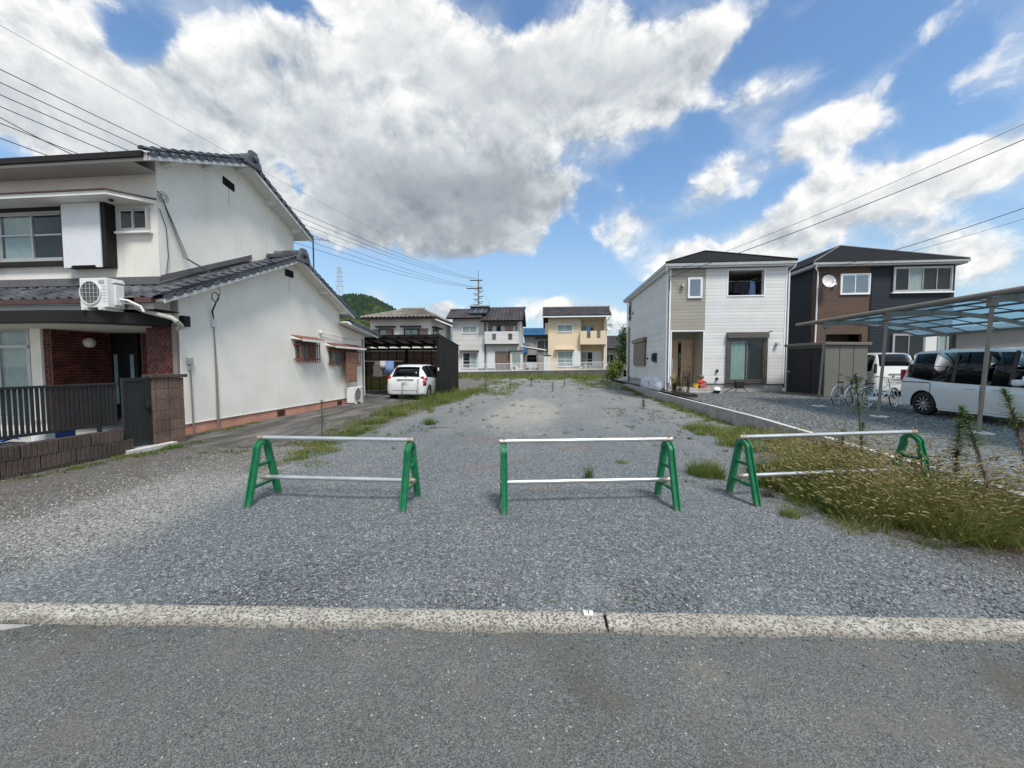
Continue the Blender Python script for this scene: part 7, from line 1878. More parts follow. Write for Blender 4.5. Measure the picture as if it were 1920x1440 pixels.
lab = ['lowest white sandbag at the near end of the pile by the block wall', 'white sandbag slumped against its neighbour at the near end of the pile', 'white sandbag in the second row from the near end of the pile', 'white sandbag in the middle of the pile by the side wall', 'white sandbag near the far end of the pile', 'white sandbag at the far end of the pile beside the downpipe', 'white sandbag lying on top at the near end of the pile', 'white sandbag lying on top in the middle of the pile', 'white sandbag lying on top toward the far end of the pile']
for k in range(6): sack((5.27 + rb.uniform(-.03, .03), 18.9 + k * .62, .30), (.20 + rb.uniform(0, .03), .36, .20 + rb.uniform(-.02, .05)), (rb.uniform(-.5, -.1), rb.uniform(-.4, .4)), lab[k])
for k in range(3): sack((5.28, 19.4 + k * 1.0, .60), (.19, .36, .16), (rb.uniform(-.3, .3), rb.uniform(-.5, .5)), lab[6 + k])
def pot(name, label, p, r, h, mat, plant=None):
    t = thing(name, label, 'flowerpot', p)
    MB().lathe([(r * .72, 0), (r, h), (r * 1.08, h), (r * 1.08, h * .88), (r * .95, h * .86)][:3] + [(r * .9, h), (r * .85, h * .85), (.001, h * .84)], lambda x, y, z: (p[0] + x, p[1] + y, p[2] + z), 16).build('pot', mat, t, smooth=True)
    return t
t1 = pot('toy_bucket', 'small yellow bucket with a green stem on the porch step of the white house', (6.55, 18.0, .506), .13, .20, 'toy_yellow'); MB().tube([(6.55, 18, .68), (6.56, 17.98, .95), (6.63, 17.95, 1.05)], .012, 5).build('stem', 'weed_leaf', t1); MB().sphere((6.63, 17.95, 1.05), .05, 8, 6).build('leaf_clump', 'weed_leaf', t1)
t1 = pot('toy_bucket', 'small pink basin beside the yellow bucket on the porch step', (6.83, 17.85, .506), .17, .17, 'toy_pink')
t1 = thing('red_toy', 'red and brown plush toy leaning in the porch corner above the pink basin', 'toy', (6.85, 18.25, .51))
MB().sphere((6.84, 18.2, .74), .14, 12, 9, (.8, .8, 1.3)).build('body', 'toy_red', t1, smooth=True); MB().sphere((6.86, 18.18, 1.0), .10, 12, 8).build('head', 'panel_brown', t1, smooth=True)
for s in (-1, 1): MB().tube([(6.84, 18.18, .85), (6.84 + s * .18, 18.05, .75)], [.05, .04], 8).build('arm', 'toy_red', t1, smooth=True); MB().tube([(6.84 + s * .06, 18.15, .60), (6.84 + s * .10, 17.95, .55)], [.06, .05], 8).build('leg', 'toy_red', t1, smooth=True)
hr_ = thing('hose_reel', 'grey boxed hose reel on a stand with a black hose below the shuttered window', 'hose reel', (8.35, 17.8, .34))
MB().box(8.15, 8.50, 17.72, 17.95, .52, .84).build('casing', 'alu_grey', hr_, bevel=.03); MB().box(8.52, 8.80, 17.80, 17.86, .66, .70).build('crank', 'black_plastic', hr_)
b = MB(); b.tube([(8.18, 17.72, .52), (8.05, 17.6, .335)], .02, 6); b.tube([(8.46, 17.72, .52), (8.62, 17.6, .335)], .02, 6); b.tube([(8.0, 17.62, .34), (8.85, 17.62, .34)], .02, 6); b.build('stand', 'black_plastic', hr_)
MB().tube([(8.15, 17.8, .6), (7.9, 17.65, .5), (7.6, 17.5, .38), (7.3, 17.45, .36), (7.15, 17.5, .50)], .022, 7).build('hose', 'black_plastic', hr_, smooth=True)
bk = thing('bucket', 'small white bucket with a dark base beside the hose by the porch step', 'bucket', (6.95, 17.0, .34))
MB().lathe([(.10, 0), (.14, .12), (.15, .14)], lambda x, y, z: (7.02 + x, 16.95 + y, .335 + z), 14).build('base', 'black_plastic', bk, smooth=True); MB().lathe([(.15, .142), (.15, .2), (.10, .27), (.001, .28)], lambda x, y, z: (7.02 + x, 16.95 + y, .335 + z), 14).build('top', 'pure_white', bk, smooth=True)
tr = thing('planter_box', 'long dark planter trough with a black trellis behind the block wall', 'planter', (5.4, 16.1, .34))
b = MB(); b.box(5.27, 5.57, 15.1, 17.2, .32, .35); b.box(5.27, 5.30, 15.1, 17.2, .351, .44); b.box(5.54, 5.57, 15.1, 17.2, .351, .44); b.box(5.301, 5.539, 15.1, 15.13, .351, .44); b.box(5.301, 5.539, 17.17, 17.2, .351, .44); b.build('trough', 'black_plastic', tr); MB().box(5.301, 5.539, 15.131, 17.169, .351, .42).build('soil', 'stem_brown', tr)
b = MB()
for y in (15.5, 16.1, 16.7, 17.1): b.tube([(5.4, y, .36), (5.4, y, 1.32)], .012, 5)
for z in (.75, 1.05, 1.28): b.tube([(5.4, 15.5, z), (5.4, 17.1, z)], .008, 5)
b.build('trellis', 'black_plastic', tr)

# ================================================================== VEGETATION
def blades(n, sample, h, wd, lean=.35, curl=.35, zoff=0.0, seg=3, rng=RNG, wind=(0.0, 0.0)):
    """n tapering grass blades; sample(n) -> x, y, z, scale"""
    smp = sample(n); x, y, z, s = smp[:4]; n = len(x)
    hh = (h[0] + (h[1] - h[0]) * rng.random(n)) * s
    w_ = wd * (.7 + .6 * rng.random(n)); a = rng.random(n) * 2 * pi; b = a + rng.normal(0, .6, n)
    if len(smp) > 4: b = smp[4] + rng.normal(0, .8, n)
    ln = lean * (.2 + rng.random(n)) * hh; cu = curl * rng.random(n) * hh
    V = np.zeros((n, seg * 2 + 1, 3)); dx, dy = np.cos(b), np.sin(b); px, py_ = -np.sin(a), np.cos(a)
    for k in range(seg + 1):
        t = k / seg; off = ln * t + cu * t * t; zz = hh * (t - .18 * t * t * (curl / .35)); ww = w_ * (1 - t ** 1.4) * .5
        cx = x + dx * off + wind[0] * t * t * hh; cy = y + dy * off + wind[1] * t * t * hh
        if k < seg:
            V[:, 2 * k] = np.stack([cx - px * ww, cy - py_ * ww, z + zz], 1); V[:, 2 * k + 1] = np.stack([cx + px * ww, cy + py_ * ww, z + zz], 1)
        else: V[:, 2 * k] = np.stack([cx, cy, z + zz], 1)
    m = seg * 2 + 1; base = (np.arange(n) * m)[:, None]
    q = np.concatenate([base + np.array([2 * k, 2 * k + 1, 2 * k + 3, 2 * k + 2]) for k in range(seg - 1)])
    t_ = base + np.array([2 * seg - 2, 2 * seg - 1, 2 * seg])
    tips = V[:, -1]; prev = V[:, -3]
    return V.reshape(-1, 3), q, t_, tips, prev
def merge(lst):
    Vs, Q, T = [], [], []; o = 0
    for V, q, t in lst:
        Vs.append(V); Q.append(q + o) if q is not None and len(q) else None; T.append(t + o) if t is not None and len(t) else None; o += len(V)
    return np.concatenate(Vs), (np.concatenate(Q) if Q else None), (np.concatenate(T) if T else None)
def zg(x, y):
    x = np.asarray(x, float); y = np.asarray(y, float)
    return np.where(x > wallx(y) + .06, zr(x, y), zlot(x, y) + .012)
def clumps(pts, rad, per, rng=RNG):
    """sampler: blades gathered round tuft centres [(x, y, scale)]"""
    P = np.array(pts)
    def f(n):
        i = rng.integers(0, len(P), n); r = rad * np.sqrt(rng.random(n)) * P[i, 2]; a = rng.random(n) * 2 * pi
        x = P[i, 0] + r * np.cos(a); y = P[i, 1] + r * np.sin(a); return x, y, zg(x, y) - .01, P[i, 2] * (1 - .35 * (r / (rad * P[i, 2] + 1e-6)))
    return f
def mounds(pts, rng=RNG):
    """bushy domes [(x, y, radius, height factor)]: tallest in the middle, splaying outwards"""
    P = np.array(pts); wt = P[:, 2] ** 2 * P[:, 3]; wt = wt / wt.sum()
    def f(n):
        i = rng.choice(len(P), n, p=wt); rr = np.sqrt(rng.random(n)); a = rng.random(n) * 2 * pi
        x = P[i, 0] + rr * P[i, 2] * np.cos(a); y = P[i, 1] + rr * P[i, 2] * np.sin(a)
        return x, y, zg(x, y) - .01, P[i, 3] * (1 - .62 * rr ** 2), a
    return f
def heads(tips, prev, ln, r, rng=RNG, droop=.6):
    """bristly seed heads: short drooping spindles"""
    n = len(tips); d = tips - prev; d /= (np.linalg.norm(d, axis=1)[:, None] + 1e-6)
    L_ = ln * (.65 + .7 * rng.random(n))[:, None]; side = np.stack([d[:, 0], d[:, 1], np.zeros(n)], 1); side /= (np.linalg.norm(side, axis=1)[:, None] + 1e-6)
    k = 5; rings = []; 
    for j, (t, rr) in enumerate(((0, .35), (.25, 1), (.6, .95), (.9, .5))):
        c = tips + d * L_ * t + side * L_ * .55 * t * t * droop - np.array([0, 0, 1]) * L_ * .55 * t * t * droop
        u = np.cross(d, [0.3, .2, 1.0]); u /= (np.linalg.norm(u, axis=1)[:, None] + 1e-6); v = np.cross(d, u)
        for a in range(k): rings.append(c + (u * cos(2 * pi * a / k) + v * sin(2 * pi * a / k)) * r * rr * (.8 + .4 * rng.random(n))[:, None])
    V = np.stack(rings, 1); m = V.shape[1]; base = (np.arange(n) * m)[:, None]
    q = np.concatenate([base + np.array([j * k + a, j * k + (a + 1) % k, (j + 1) * k + (a + 1) % k, (j + 1) * k + a]) for j in range(3) for a in range(k)])
    return V.reshape(-1, 3), q, np.zeros((0, 3), int)
def stuff(name, lst, mat, label, cat='grass'):
    V, q, t = merge(lst); o = np_mesh(name, V, q, t, mat); return tag(o, label, cat, None, 'stuff')
rn = lambda a, b, n: a + (b - a) * RNG.random(n)
def inpoly(px, py_, poly):
    c = np.zeros(len(px), bool); j = len(poly) - 1
    for i in range(len(poly)):
        xi, yi = poly[i]; xj, yj = poly[j]
        c ^= ((yi > py_) != (yj > py_)) & (px < (xj - xi) * (py_ - yi) / (yj - yi + 1e-9) + xi); j = i
    return c
def polypts(poly, n):
    P = np.array(poly); lo, hi = P.min(0), P.max(0); X_, Y_ = [], []
    while len(X_) < n:
        x = rn(lo[0], hi[0], n * 2); y = rn(lo[1], hi[1], n * 2); k = inpoly(x, y, poly); X_ += list(x[k]); Y_ += list(y[k])
    return np.array(X_[:n]), np.array(Y_[:n])

# --- the foxtail thicket at the right end of the entrance
poly = [(2.75, 5.2), (2.95, 4.5), (3.15, 4.05), (3.45, 3.72), (4.1, 3.50), (4.9, 3.35), (5.6, 3.2), (4.75, 4.6), (4.95, 6.6), (5.02, 8.2), (4.4, 7.2), (3.6, 6.3), (3.1, 5.9)]
MD = [(3.35, 4.25, .42, .95), (3.75, 3.95, .45, 1.05), (3.7, 4.55, .5, 1.15), (4.15, 4.25, .48, 1.2), (4.2, 4.9, .5, 1.15), (4.55, 3.85, .40, .72), (3.2, 4.85, .40, .85), (3.35, 5.5, .45, .95), (3.9, 5.5, .5, 1.1), (4.40, 5.55, .42, .85), (4.0, 6.2, .45, .9), (4.5, 6.4, .38, .75), (4.7, 7.2, .32, .65), (4.3, 7.0, .35, .7), (4.85, 3.55, .35, .50), (5.1, 3.75, .30, .45), (2.95, 4.55, .26, .6), (2.85, 5.15, .22, .55), (3.0, 3.95, .20, .5), (4.7, 8.1, .3, .7)]
g1 = blades(11500, mounds(MD), (.30, .60), .0075, .55, .6, wind=(-.04, -.06))
stuff('grass', [g1[:3]], 'grass_dry', 'thicket of yellow green foxtail grass around the right barricade')
g2 = blades(9000, mounds([(x, y, r, h * .8) for x, y, r, h in MD if y < 5.0 or x < 3.5]), (.24, .52), .0085, .6, .5)
stuff('grass', [g2[:3]], 'grass_green', 'darker green blades low inside the foxtail thicket')
fp = blades(3600, mounds([(x, y, r * 1.05, h * 1.1) for x, y, r, h in MD]), (.40, .78), .003, .40, .55, wind=(-.05, -.04))
h_ = heads(fp[3], fp[4], .058, .0075, droop=.35)
stuff('foxtail_heads', [fp[:3], h_], 'foxtail_head', 'pale tan nodding foxtail seed heads over the grass thicket')
# stragglers thinning out into the stones, broad-leaved weeds in the thicket
ex = np.concatenate([rn(2.6, 5.2, 90), rn(2.5, 3.2, 50)]); ey = np.concatenate([3.35 + np.abs(RNG.normal(0, .28, 90)) - .12 * (ex[:90] - 4), rn(3.9, 6.0, 50)])
g3 = blades(1500, clumps([(p, q, RNG.uniform(.3, .9)) for p, q in zip(ex, ey)], .09, 0), (.08, .36), .006, .7, .6)
stuff('grass', [g3[:3]], 'grass_dry', 'thin stray grass stems at the ragged edge of the thicket')
g4 = blades(1700, mounds([(x + RNG.normal(0, .2), y + RNG.normal(0, .2), .18, RNG.uniform(.5, 1.0)) for x, y, r, h in MD]), (.14, .42), .026, .5, .6)
stuff('broad_weeds', [g4[:3]], 'weed_leaf', 'broader leaved green weeds growing through the foxtail thicket')
n_ = 260; sx0 = rn(3.05, 4.6, n_); sy0 = 3.62 - .14 * (sx0 - 3.4) + RNG.normal(0, .07, n_); sa = RNG.normal(-.25, .5, n_); sl_ = rn(.2, .65, n_); SV = []; SQ = []
for i in range(n_):
    o = i * 10; cu = RNG.normal(0, .9)
    for j in range(5):
        t = j / 4; an_ = sa[i] + cu * t; px_, py2 = sx0[i] + sl_[i] * t * cos(sa[i] + cu * t * .5), sy0[i] + sl_[i] * t * sin(sa[i] + cu * t * .5); zz = float(zg(px_, py2)) + .006 + .05 * math.sin(pi * t) * RNG.random()
        wv_ = .0022; SV += [(px_ - wv_ * sin(an_), py2 + wv_ * cos(an_), zz), (px_ + wv_ * sin(an_), py2 - wv_ * cos(an_), zz + .002)]
    SQ += [(o + 2 * j, o + 2 * j + 1, o + 2 * j + 3, o + 2 * j + 2) for j in range(4)]
stuff('dead_stalks', [(np.array(SV), np.array(SQ), np.zeros((0, 3), int))], 'straw', 'long dead stalks lying on the gravel in front of the thicket')
x, y = polypts([(3.2, 4.0), (3.3, 3.62), (4.2, 3.40), (5.5, 3.1), (5.6, 3.6), (4.4, 3.9)], 45); dl = [(a, b, RNG.uniform(.6, 1.0)) for a, b in zip(x, y)]
st1 = blades(1500, clumps(dl, .28, 0), (.05, .16), .006, 2.6, 1.0)
stuff('dead_grass', [st1[:3]], 'straw', 'matted dead brown grass along the front edge of the thicket')
x, y = polypts([(3.9, 3.75), (4.4, 3.40), (5.5, 3.2), (5.2, 3.9), (4.6, 4.3)], 30); gl = [(a, b, RNG.uniform(.6, 1.0)) for a, b in zip(x, y)]
gf = blades(2600, clumps(gl, .16, 0), (.10, .26), .008, .6, .6)
stuff('grass', [gf[:3]], 'grass_fresh', 'low fresh green grass at the right road edge of the thicket')

# --- grass against the right block wall
cs = [(float(wallx(yy)) - .06 - abs(RNG.normal(0, .22)), yy, RNG.uniform(.5, 1.1)) for yy in np.concatenate([rn(6, 10.2, 80), rn(10.2, 12.5, 14), rn(12.5, 17, 60), rn(17, 27, 60)])]
a = blades(10500, clumps(cs, .18, 0), (.10, .38), .009, .5, .5)
cs2 = [(RNG.uniform(3.3, 4.9), RNG.uniform(7, 10.2), RNG.uniform(.5, 1.0)) for _ in range(60)]
b_ = blades(6500, clumps(cs2, .24, 0), (.14, .50), .008, .5, .5)
stuff('grass', [a[:3], b_[:3]], 'grass_dry', 'uneven dry grass growing along the foot of the block wall')
# --- strip between the drive and the lot
spx, spy = [5.0, 6.0, 7.0, 9.2, 11.9, 15.4, 18, 21.7], [-3.95, -4.15, -4.25, -4.6, -4.72, -4.6, -4.5, -4.2]
def strip_pts(n, y0, y1, wd): 
    yy = rn(y0, y1, n); xx = np.interp(yy, spx, spy) + RNG.normal(0, wd, n); return [(a, b, RNG.uniform(.45, 1.15)) for a, b in zip(xx, yy)]
a = blades(6200, clumps(strip_pts(70, 7.0, 11.5, .22), .22, 0), (.06, .24), .009, .6, .5)
a3 = blades(900, clumps(strip_pts(40, 6.5, 13.0, .35), .3, 0), (.25, .55), .006, .5, .5)
stuff('tall_grass', [a3[:3]], 'grass_dry', 'thin tall dry grass stems standing in the strip beside the drive')
stuff('grass', [a[:3]], 'grass_fresh', 'bright green low grass along the edge of the old drive')
a = blades(2600, clumps(strip_pts(34, 5.0, 7.2, .22), .18, 0), (.05, .20), .008, .6, .5)
a2 = blades(9500, clumps(strip_pts(120, 11.0, 23.0, .42) + strip_pts(60, 13.5, 19.5, .35), .24, 0), (.18, .75), .010, .45, .5)
stuff('grass', [a[:3], a2[:3]], 'grass_dry', 'rough grass strip running back beside the drive')
# --- far band of grass below the boundary wall, and patches on the back of the lot
fx, fy = rn(-9, 5, 260), 39.8 - np.abs(RNG.normal(0, 3.2, 260)); cs = [(p, q, RNG.uniform(.5, 1.2)) for p, q in zip(fx, fy)]
a = blades(9000, clumps(cs, .5, 0), (.25, .75), .028, .4, .4)
fx = np.concatenate([rn(-4.6, -2.0, 60), rn(2.0, 5.0, 70), rn(-2.5, 3.0, 16)]); fy = np.concatenate([rn(19, 30, 60), rn(24, 34, 70), rn(26, 32, 16)]); cs = [(p, q, RNG.uniform(.5, 1.1)) for p, q in zip(fx, fy)]
b_ = blades(5200, clumps(cs, .42, 0), (.12, .42), .020, .4, .4)
stuff('grass', [a[:3], b_[:3]], 'grass_dry', 'yellowish grass band at the back of the lot below the dark wall')
# --- scattered seedlings on the gravel
fx = np.concatenate([rn(-3.4, 4.4, 110), rn(1.8, 4.5, 90), rn(-3.6, -2.6, 34)]); fy = np.concatenate([rn(8, 28, 110), rn(5.2, 14, 90), rn(6.5, 16, 34)])
cs = [(p, q, RNG.uniform(.35, .9)) for p, q in zip(fx, fy)]
a = blades(4600, clumps(cs, .13, 0), (.05, .24), .010, .5, .3)
stuff('sparse_weeds', [a[:3]], 'weed_leaf', 'sparse seedlings scattered over the gravel lot')
# --- grass at the foot of the old house and fence
cs = [(-6.86 + abs(RNG.normal(0, .12)), yy, RNG.uniform(.5, 1)) for yy in rn(3.0, 5.6, 26)] + [(-6.75 + abs(RNG.normal(0, .15)), yy, RNG.uniform(.7, 1.2)) for yy in rn(5.3, 6.9, 34)] + [(-7.35 + RNG.normal(0, .12), yy, RNG.uniform(.5, 1)) for yy in rn(7.0, 9.4, 30)]
cs += [(RNG.uniform(-6.0, -5.2), RNG.uniform(5.6, 6.6), RNG.uniform(.4, .8)) for _ in range(16)]
a = blades(4600, clumps(cs, .14, 0), (.04, .15), .008, .7, .5)
stuff('grass', [a[:3]], 'grass_fresh', 'short green grass along the foot of the brown block fence and old wall')
# --- single tufts
def tuft(label, x, y, n, h, rad, mat, wd=.006, lean=.3, cat='grass tuft'):
    z = float(zg(x, y)); a = blades(n, clumps([(x, y, 1.0)], rad, 0), h, wd, lean, .3)
    o = np_mesh('grass_tuft', a[0] - np.array([x, y, z]), a[1], a[2], mat); o.location = (x, y, z); tag(o, label, cat, 'single tufts on the gravel')
tuft('tall thin spiky grass tuft behind the middle barricade', .53, 5.20, 90, (.16, .42), .06, 'weed_leaf', .006, .35)
tuft('small round yellow green tuft right of the spiky tuft', 1.13, 6.12, 150, (.05, .11), .10, 'grass_dry', .007, .8)
tuft('small tuft in front of the left leg of the right barricade', 2.46, 4.14, 190, (.06, .19), .09, 'grass_dry', .005, .6)
tuft('wide bushy tuft left of the right barricade', 2.18, 5.55, 800, (.14, .40), .24, 'grass_green', .007, .6)
tuft('small yellow tuft between the legs of the right barricade', 2.95, 5.75, 260, (.08, .26), .12, 'grass_green', .007, .5)
tuft('dark wispy weed under the lower pipe of the right barricade', 2.55, 4.72, 90, (.06, .20), .07, 'dead_leaf', .005, .6)
tuft('green tuft on the gravel near the drive edge', -3.05, 9.6, 220, (.10, .38), .16, 'grass_green', .009, .5)
tuft('tiny weed at the kerb right of the boundary plate', .52, 2.50, 60, (.02, .06), .05, 'weed_leaf', .005, .9)
tuft('tiny weed at the kerb left of the boundary plate', .02, 2.44, 40, (.02, .05), .05, 'weed_leaf', .005, .9)

# --- tall horseweed stalks
def horseweed(label, x, y, H_, lean, green=.55, dens=1.0, dead=True, scale=1.0, group='tall weed stalks', r0=.014):
    z = float(zg(x, y)); t = thing('tall_weed', label, 'weed', (x, y, z), 0, group)
    k = 12; sp = [Vector((x + lean[0] * (j / k) ** 1.3, y + lean[1] * (j / k) ** 1.3, z - .02 + H_ * j / k)) for j in range(k + 1)]
    MB().tube(sp, [r0 * scale * (1 - .75 * j / k) for j in range(k + 1)], 7).build('stem', 'stem_brown' if dead else 'weed_leaf', t, smooth=True)
    def pos(u): j = min(int(u * k), k - 1); return sp[j].lerp(sp[j + 1], u * k - j)
    def leafset(n, u0, u1, ln, wd, droop, mat, nm):
        V = []; T = []; Q = []
        for i in range(n):
            u = u0 + (u1 - u0) * (i + random.random()) / n; p = pos(u); a = i * 2.4 + random.uniform(-.4, .4)
            taper = (1 - .55 * (u - u0) / (u1 - u0 + 1e-6)); L_ = ln * random.uniform(.6, 1.15) * taper; w_ = wd * random.uniform(.7, 1.2)
            d = Vector((cos(a), sin(a), 0)); s_ = Vector((-sin(a), cos(a), 0)); rise = random.uniform(.3, .9) if droop < .5 else random.uniform(-.6, .2)
            o = len(V)
            for q in range(4):
                v = q / 3; c = p + d * L_ * v * (1 - .12 * v) + Vector((0, 0, 1)) * (L_ * (rise * v - (droop + rise * .4) * v * v))
                ww = w_ * (0.35, 1, .8, 0)[q]
                V += [c - s_ * ww, c + s_ * ww] if q < 3 else [c]
            Q += [(o, o + 1, o + 3, o + 2), (o + 2, o + 3, o + 5, o + 4)]; T.append((o + 4, o + 5, o + 6))
        V = np.array([tuple(v) for v in V]) - np.array(t.location)
        ob = np_mesh(nm, V, np.array(Q), np.array(T), mat); ob.parent = t; ob['kind'] = 'stuff'
    leafset(int(240 * dens), green, 1.0, .21 * scale, .0065 * scale, .28, 'weed_leaf', 'leaves')
    leafset(int(60 * dens), .88, 1.0, .10 * scale, .005 * scale, .05, 'grass_fresh', 'shoot')
    if dead: leafset(int(190 * dens), .10, green + .10, .07 * scale, .006 * scale, .9, 'dead_leaf', 'dead_leaves')
    return t
horseweed('tall weed stalk with a dark bushy dead base right of the right barricade', 4.75, 4.95, .92, (.02, .0), .50, 1.15)
horseweed('tallest leaning weed stalk in front of the block wall near the right edge', 4.28, 4.05, 1.12, (.02, .42), .64, 1.0, True, 1.0, 'tall weed stalks', .020)
horseweed('leaning weed stalk at the right edge of the picture', 4.98, 4.42, 1.08, (-.02, .30), .60, 1.0, True, 1.0, 'tall weed stalks', .018)
horseweed('feathery young weed stalk seen before the carport post and bicycles', 4.95, 6.6, 1.20, (-.05, .1), .45, .9, False)
horseweed('short green weed stalk above the right end of the foxtail thicket', 4.55, 6.05, .72, (0, 0), .35, .7, False)
horseweed('thin dark weed stalk over the foxtail thicket', 4.25, 6.0, .62, (0, 0), .5, .4, True)
for k, (x, y, h_) in enumerate(((-4.55, 7.3, .85), (-5.0, 12.6, .95), (-4.6, 13.0, 1.05), (-4.35, 14.2, .8), (-4.8, 15.6, 1.1), (-4.2, 16.6, .9))):
    horseweed(['thin weed stalk in the grass strip behind the left barricade', 'thin weed in front of the hatchback bumper', 'tall thin weed right of the hatchback tail', 'short weed beside the drive edge near the hatchback', 'tall weed before the side of the hatchback', 'weed in the strip just right of the hatchback'][k], x, y, h_, (RNG.uniform(-.1, .1), 0), .3, .55, False, 1.0, 'weeds beside the drive', .008)
for k, (x, y, h_) in enumerate(((-3.4, 20.5, .8), (-2.4, 24, .7), (0.2, 22.0, .55), (1.0, 25.5, .6), (-1.2, 26, .6), (3.4, 14.3, .35))):
    horseweed(['dark weed right of the brown carport wall', 'weed standing on the far gravel left of centre', 'lone dark weed on the far gravel before the white van', 'weed on the far gravel before the cream house', 'weed on the far gravel before the pale house', 'small weed near the block wall'][k], x, y, h_, (0, 0), .2, .5, False, 1.3, 'weeds on the far gravel', .010)

# --- plants in the planter by the white house
def stemplant(name, label, x, y, z, H_, n, leafmat, stemmat, spread, leaf=.05, cat='plant'):
    t = thing(name, label, cat, (x, y, z)); b = MB(); V = []; Q = []; T = []
    for i in range(n):
        a = random.uniform(0, 2 * pi); r = spread * random.uniform(.3, 1); h = H_ * random.uniform(.6, 1)
        e = Vector((x + r * cos(a), y + r * sin(a), z + h)); s = Vector((x + .2 * r * cos(a), y + .2 * r * sin(a), z)); b.tube([s, s.lerp(e, .5) + Vector((.02, .02, .05)), e], [.008, .006, .003], 5)
        for j in range(14):
            p = s.lerp(e, random.uniform(.25, 1)); d = Vector((random.uniform(-1, 1), random.uniform(-1, 1), random.uniform(-.3, .7))).normalized(); u = d.cross(Vector((0.1, .2, 1))).normalized(); L_ = leaf * random.uniform(.6, 1.3); o = len(V)
            V += [p, p + d * L_ * .5 + u * L_ * .28, p + d * L_, p + d * L_ * .5 - u * L_ * .28]; Q.append((o, o + 1, o + 2, o + 3))
    b.build('stem', stemmat, t); V = np.array([tuple(v) for v in V]) - np.array(t.location); ob = np_mesh('leaves', V, np.array(Q), None, leafmat); ob.parent = t; ob['kind'] = 'stuff'
stemplant('dried_plant', 'dry rust brown shrub standing in the dark planter before the entrance', 5.42, 15.75, .45, 1.15, 16, 'dead_leaf', 'stem_brown', .22, .07)
stemplant('dried_plant', 'brown climbing plant on the trellis nearest the porch', 5.42, 16.5, .45, .85, 12, 'dead_leaf', 'stem_brown', .20, .06)
stemplant('green_plant', 'low green bushy plant at the house end of the planter', 5.42, 17.5, .33, .75, 26, 'weed_leaf', 'stem_brown', .35, .09)

# --- trees beside the cream house
def tree(name, label, x, y, z, H_, W_, nleaf, mat, tr_=.12, lean=0.0, leaf=.22, group='trees at the back right of the lot', shape=1.0):
    t = thing(name, label, 'tree', (x, y, z), 0, group)
    b = MB(); b.tube([(x, y, z - .1), (x + lean * .3, y, z + H_ * .5), (x + lean, y, z + H_ * .9)], [tr_, tr_ * .7, tr_ * .2], 8)
    cl = []
    for i in range(16):
        u = random.uniform(.25, 1.0); a = random.uniform(0, 2 * pi); r = W_ * (1 - abs(u - .45) * shape) * random.uniform(.4, 1)
        p0 = Vector((x + lean * u, y, z + H_ * u * .85)); p1 = p0 + Vector((r * cos(a), r * sin(a), H_ * random.uniform(.02, .14))); b.tube([p0, p0.lerp(p1, .6), p1], [tr_ * .35, tr_ * .2, tr_ * .06], 5); cl.append((p1, r * .55 + .25)); cl.append((p0.lerp(p1, .55), r * .4 + .2))
    b.build('trunk', 'bark', t)
    V = np.zeros((nleaf, 4, 3))
    for i in range(nleaf):
        c, r = cl[RNG.integers(0, len(cl))]; p = np.array(c) + RNG.normal(0, r * .55, 3) * np.array([1, 1, .7]); d = RNG.normal(0, 1, 3); d /= np.linalg.norm(d); u = np.cross(d, RNG.normal(0, 1, 3)); u /= np.linalg.norm(u) + 1e-6; L_ = leaf * RNG.uniform(.5, 1.3)
        V[i] = [p, p + d * L_ * .5 + u * L_ * .3, p + d * L_, p + d * L_ * .5 - u * L_ * .3]
    ob = np_mesh('crown', (V.reshape(-1, 3) - np.array([x, y, z])), np.arange(nleaf * 4).reshape(-1, 4), None, mat); ob.parent = t
tree('pine_tree', 'ragged dark evergreen tree between the cream house and the white house', 6.55, 36.5, .3, 4.9, 1.0, 2400, 'tree_leaf', .12, .3, .17)
tree('shrub', 'bright green bush below the evergreen at the back right corner', 5.9, 35.0, .3, 1.7, .6, 1300, 'grass_green', .06, 0, .22)
tree('shrub', 'small bush at the far corner of the white house side wall', 5.05, 31.5, .25, .9, .5, 700, 'grass_green', .05, 0, .18)

# ================================================================== WOODED HILL
hx = np.linspace(-330, 40, 90); hy = np.linspace(200, 520, 60)
ridge_x = [-330, -260, -215, -185, -172, -166, -155, -141, -128, -108, -80, -40, 40]; ridge_z = [40, 52, 55, 56, 57.5, 58.5, 57, 50.5, 42.5, 31, 17, 4, -2]
def hillz(x, y):
    return np.interp(x, ridge_x, ridge_z) * np.exp(-((y - 325) / 75.0) ** 2) - .5
sheet('hill', hx, hy, hillz, 'hill_soil')
n = 9000; x = rn(-260, -60, n); y = rn(235, 345, n); z = hillz(x, y); k = z > 4; x, y, z = x[k], y[k], z[k]; n = len(x)
kind = (RNG.random(n) < np.clip((z - 20) / 30, .12, .85))
def crowns(x, y, z, h0, h1, r0, r1, conic):
    n = len(x); H_ = rn(h0, h1, n); r = rn(r0, r1, n); k = 7; V = []; lv = ((.0, .75), (.3, 1.0), (.62, .62 if conic else .9), (1.0, .03 if conic else .25))
    for t, rr in lv:
        for a in range(k): ja = a * 2 * pi / k; w_ = r * rr * (.7 + .6 * RNG.random(n)); V.append(np.stack([x + w_ * np.cos(ja), y + w_ * np.sin(ja), z - 1 + H_ * t * (.94 + .1 * RNG.random(n))], 1))
    V = np.stack(V, 1); base = (np.arange(n) * 4 * k)[:, None]
    q = np.concatenate([base + np.array([j * k + a, j * k + (a + 1) % k, (j + 1) * k + (a + 1) % k, (j + 1) * k + a]) for j in range(3) for a in range(k)])
    return V.reshape(-1, 3), q, np.zeros((0, 3), int)
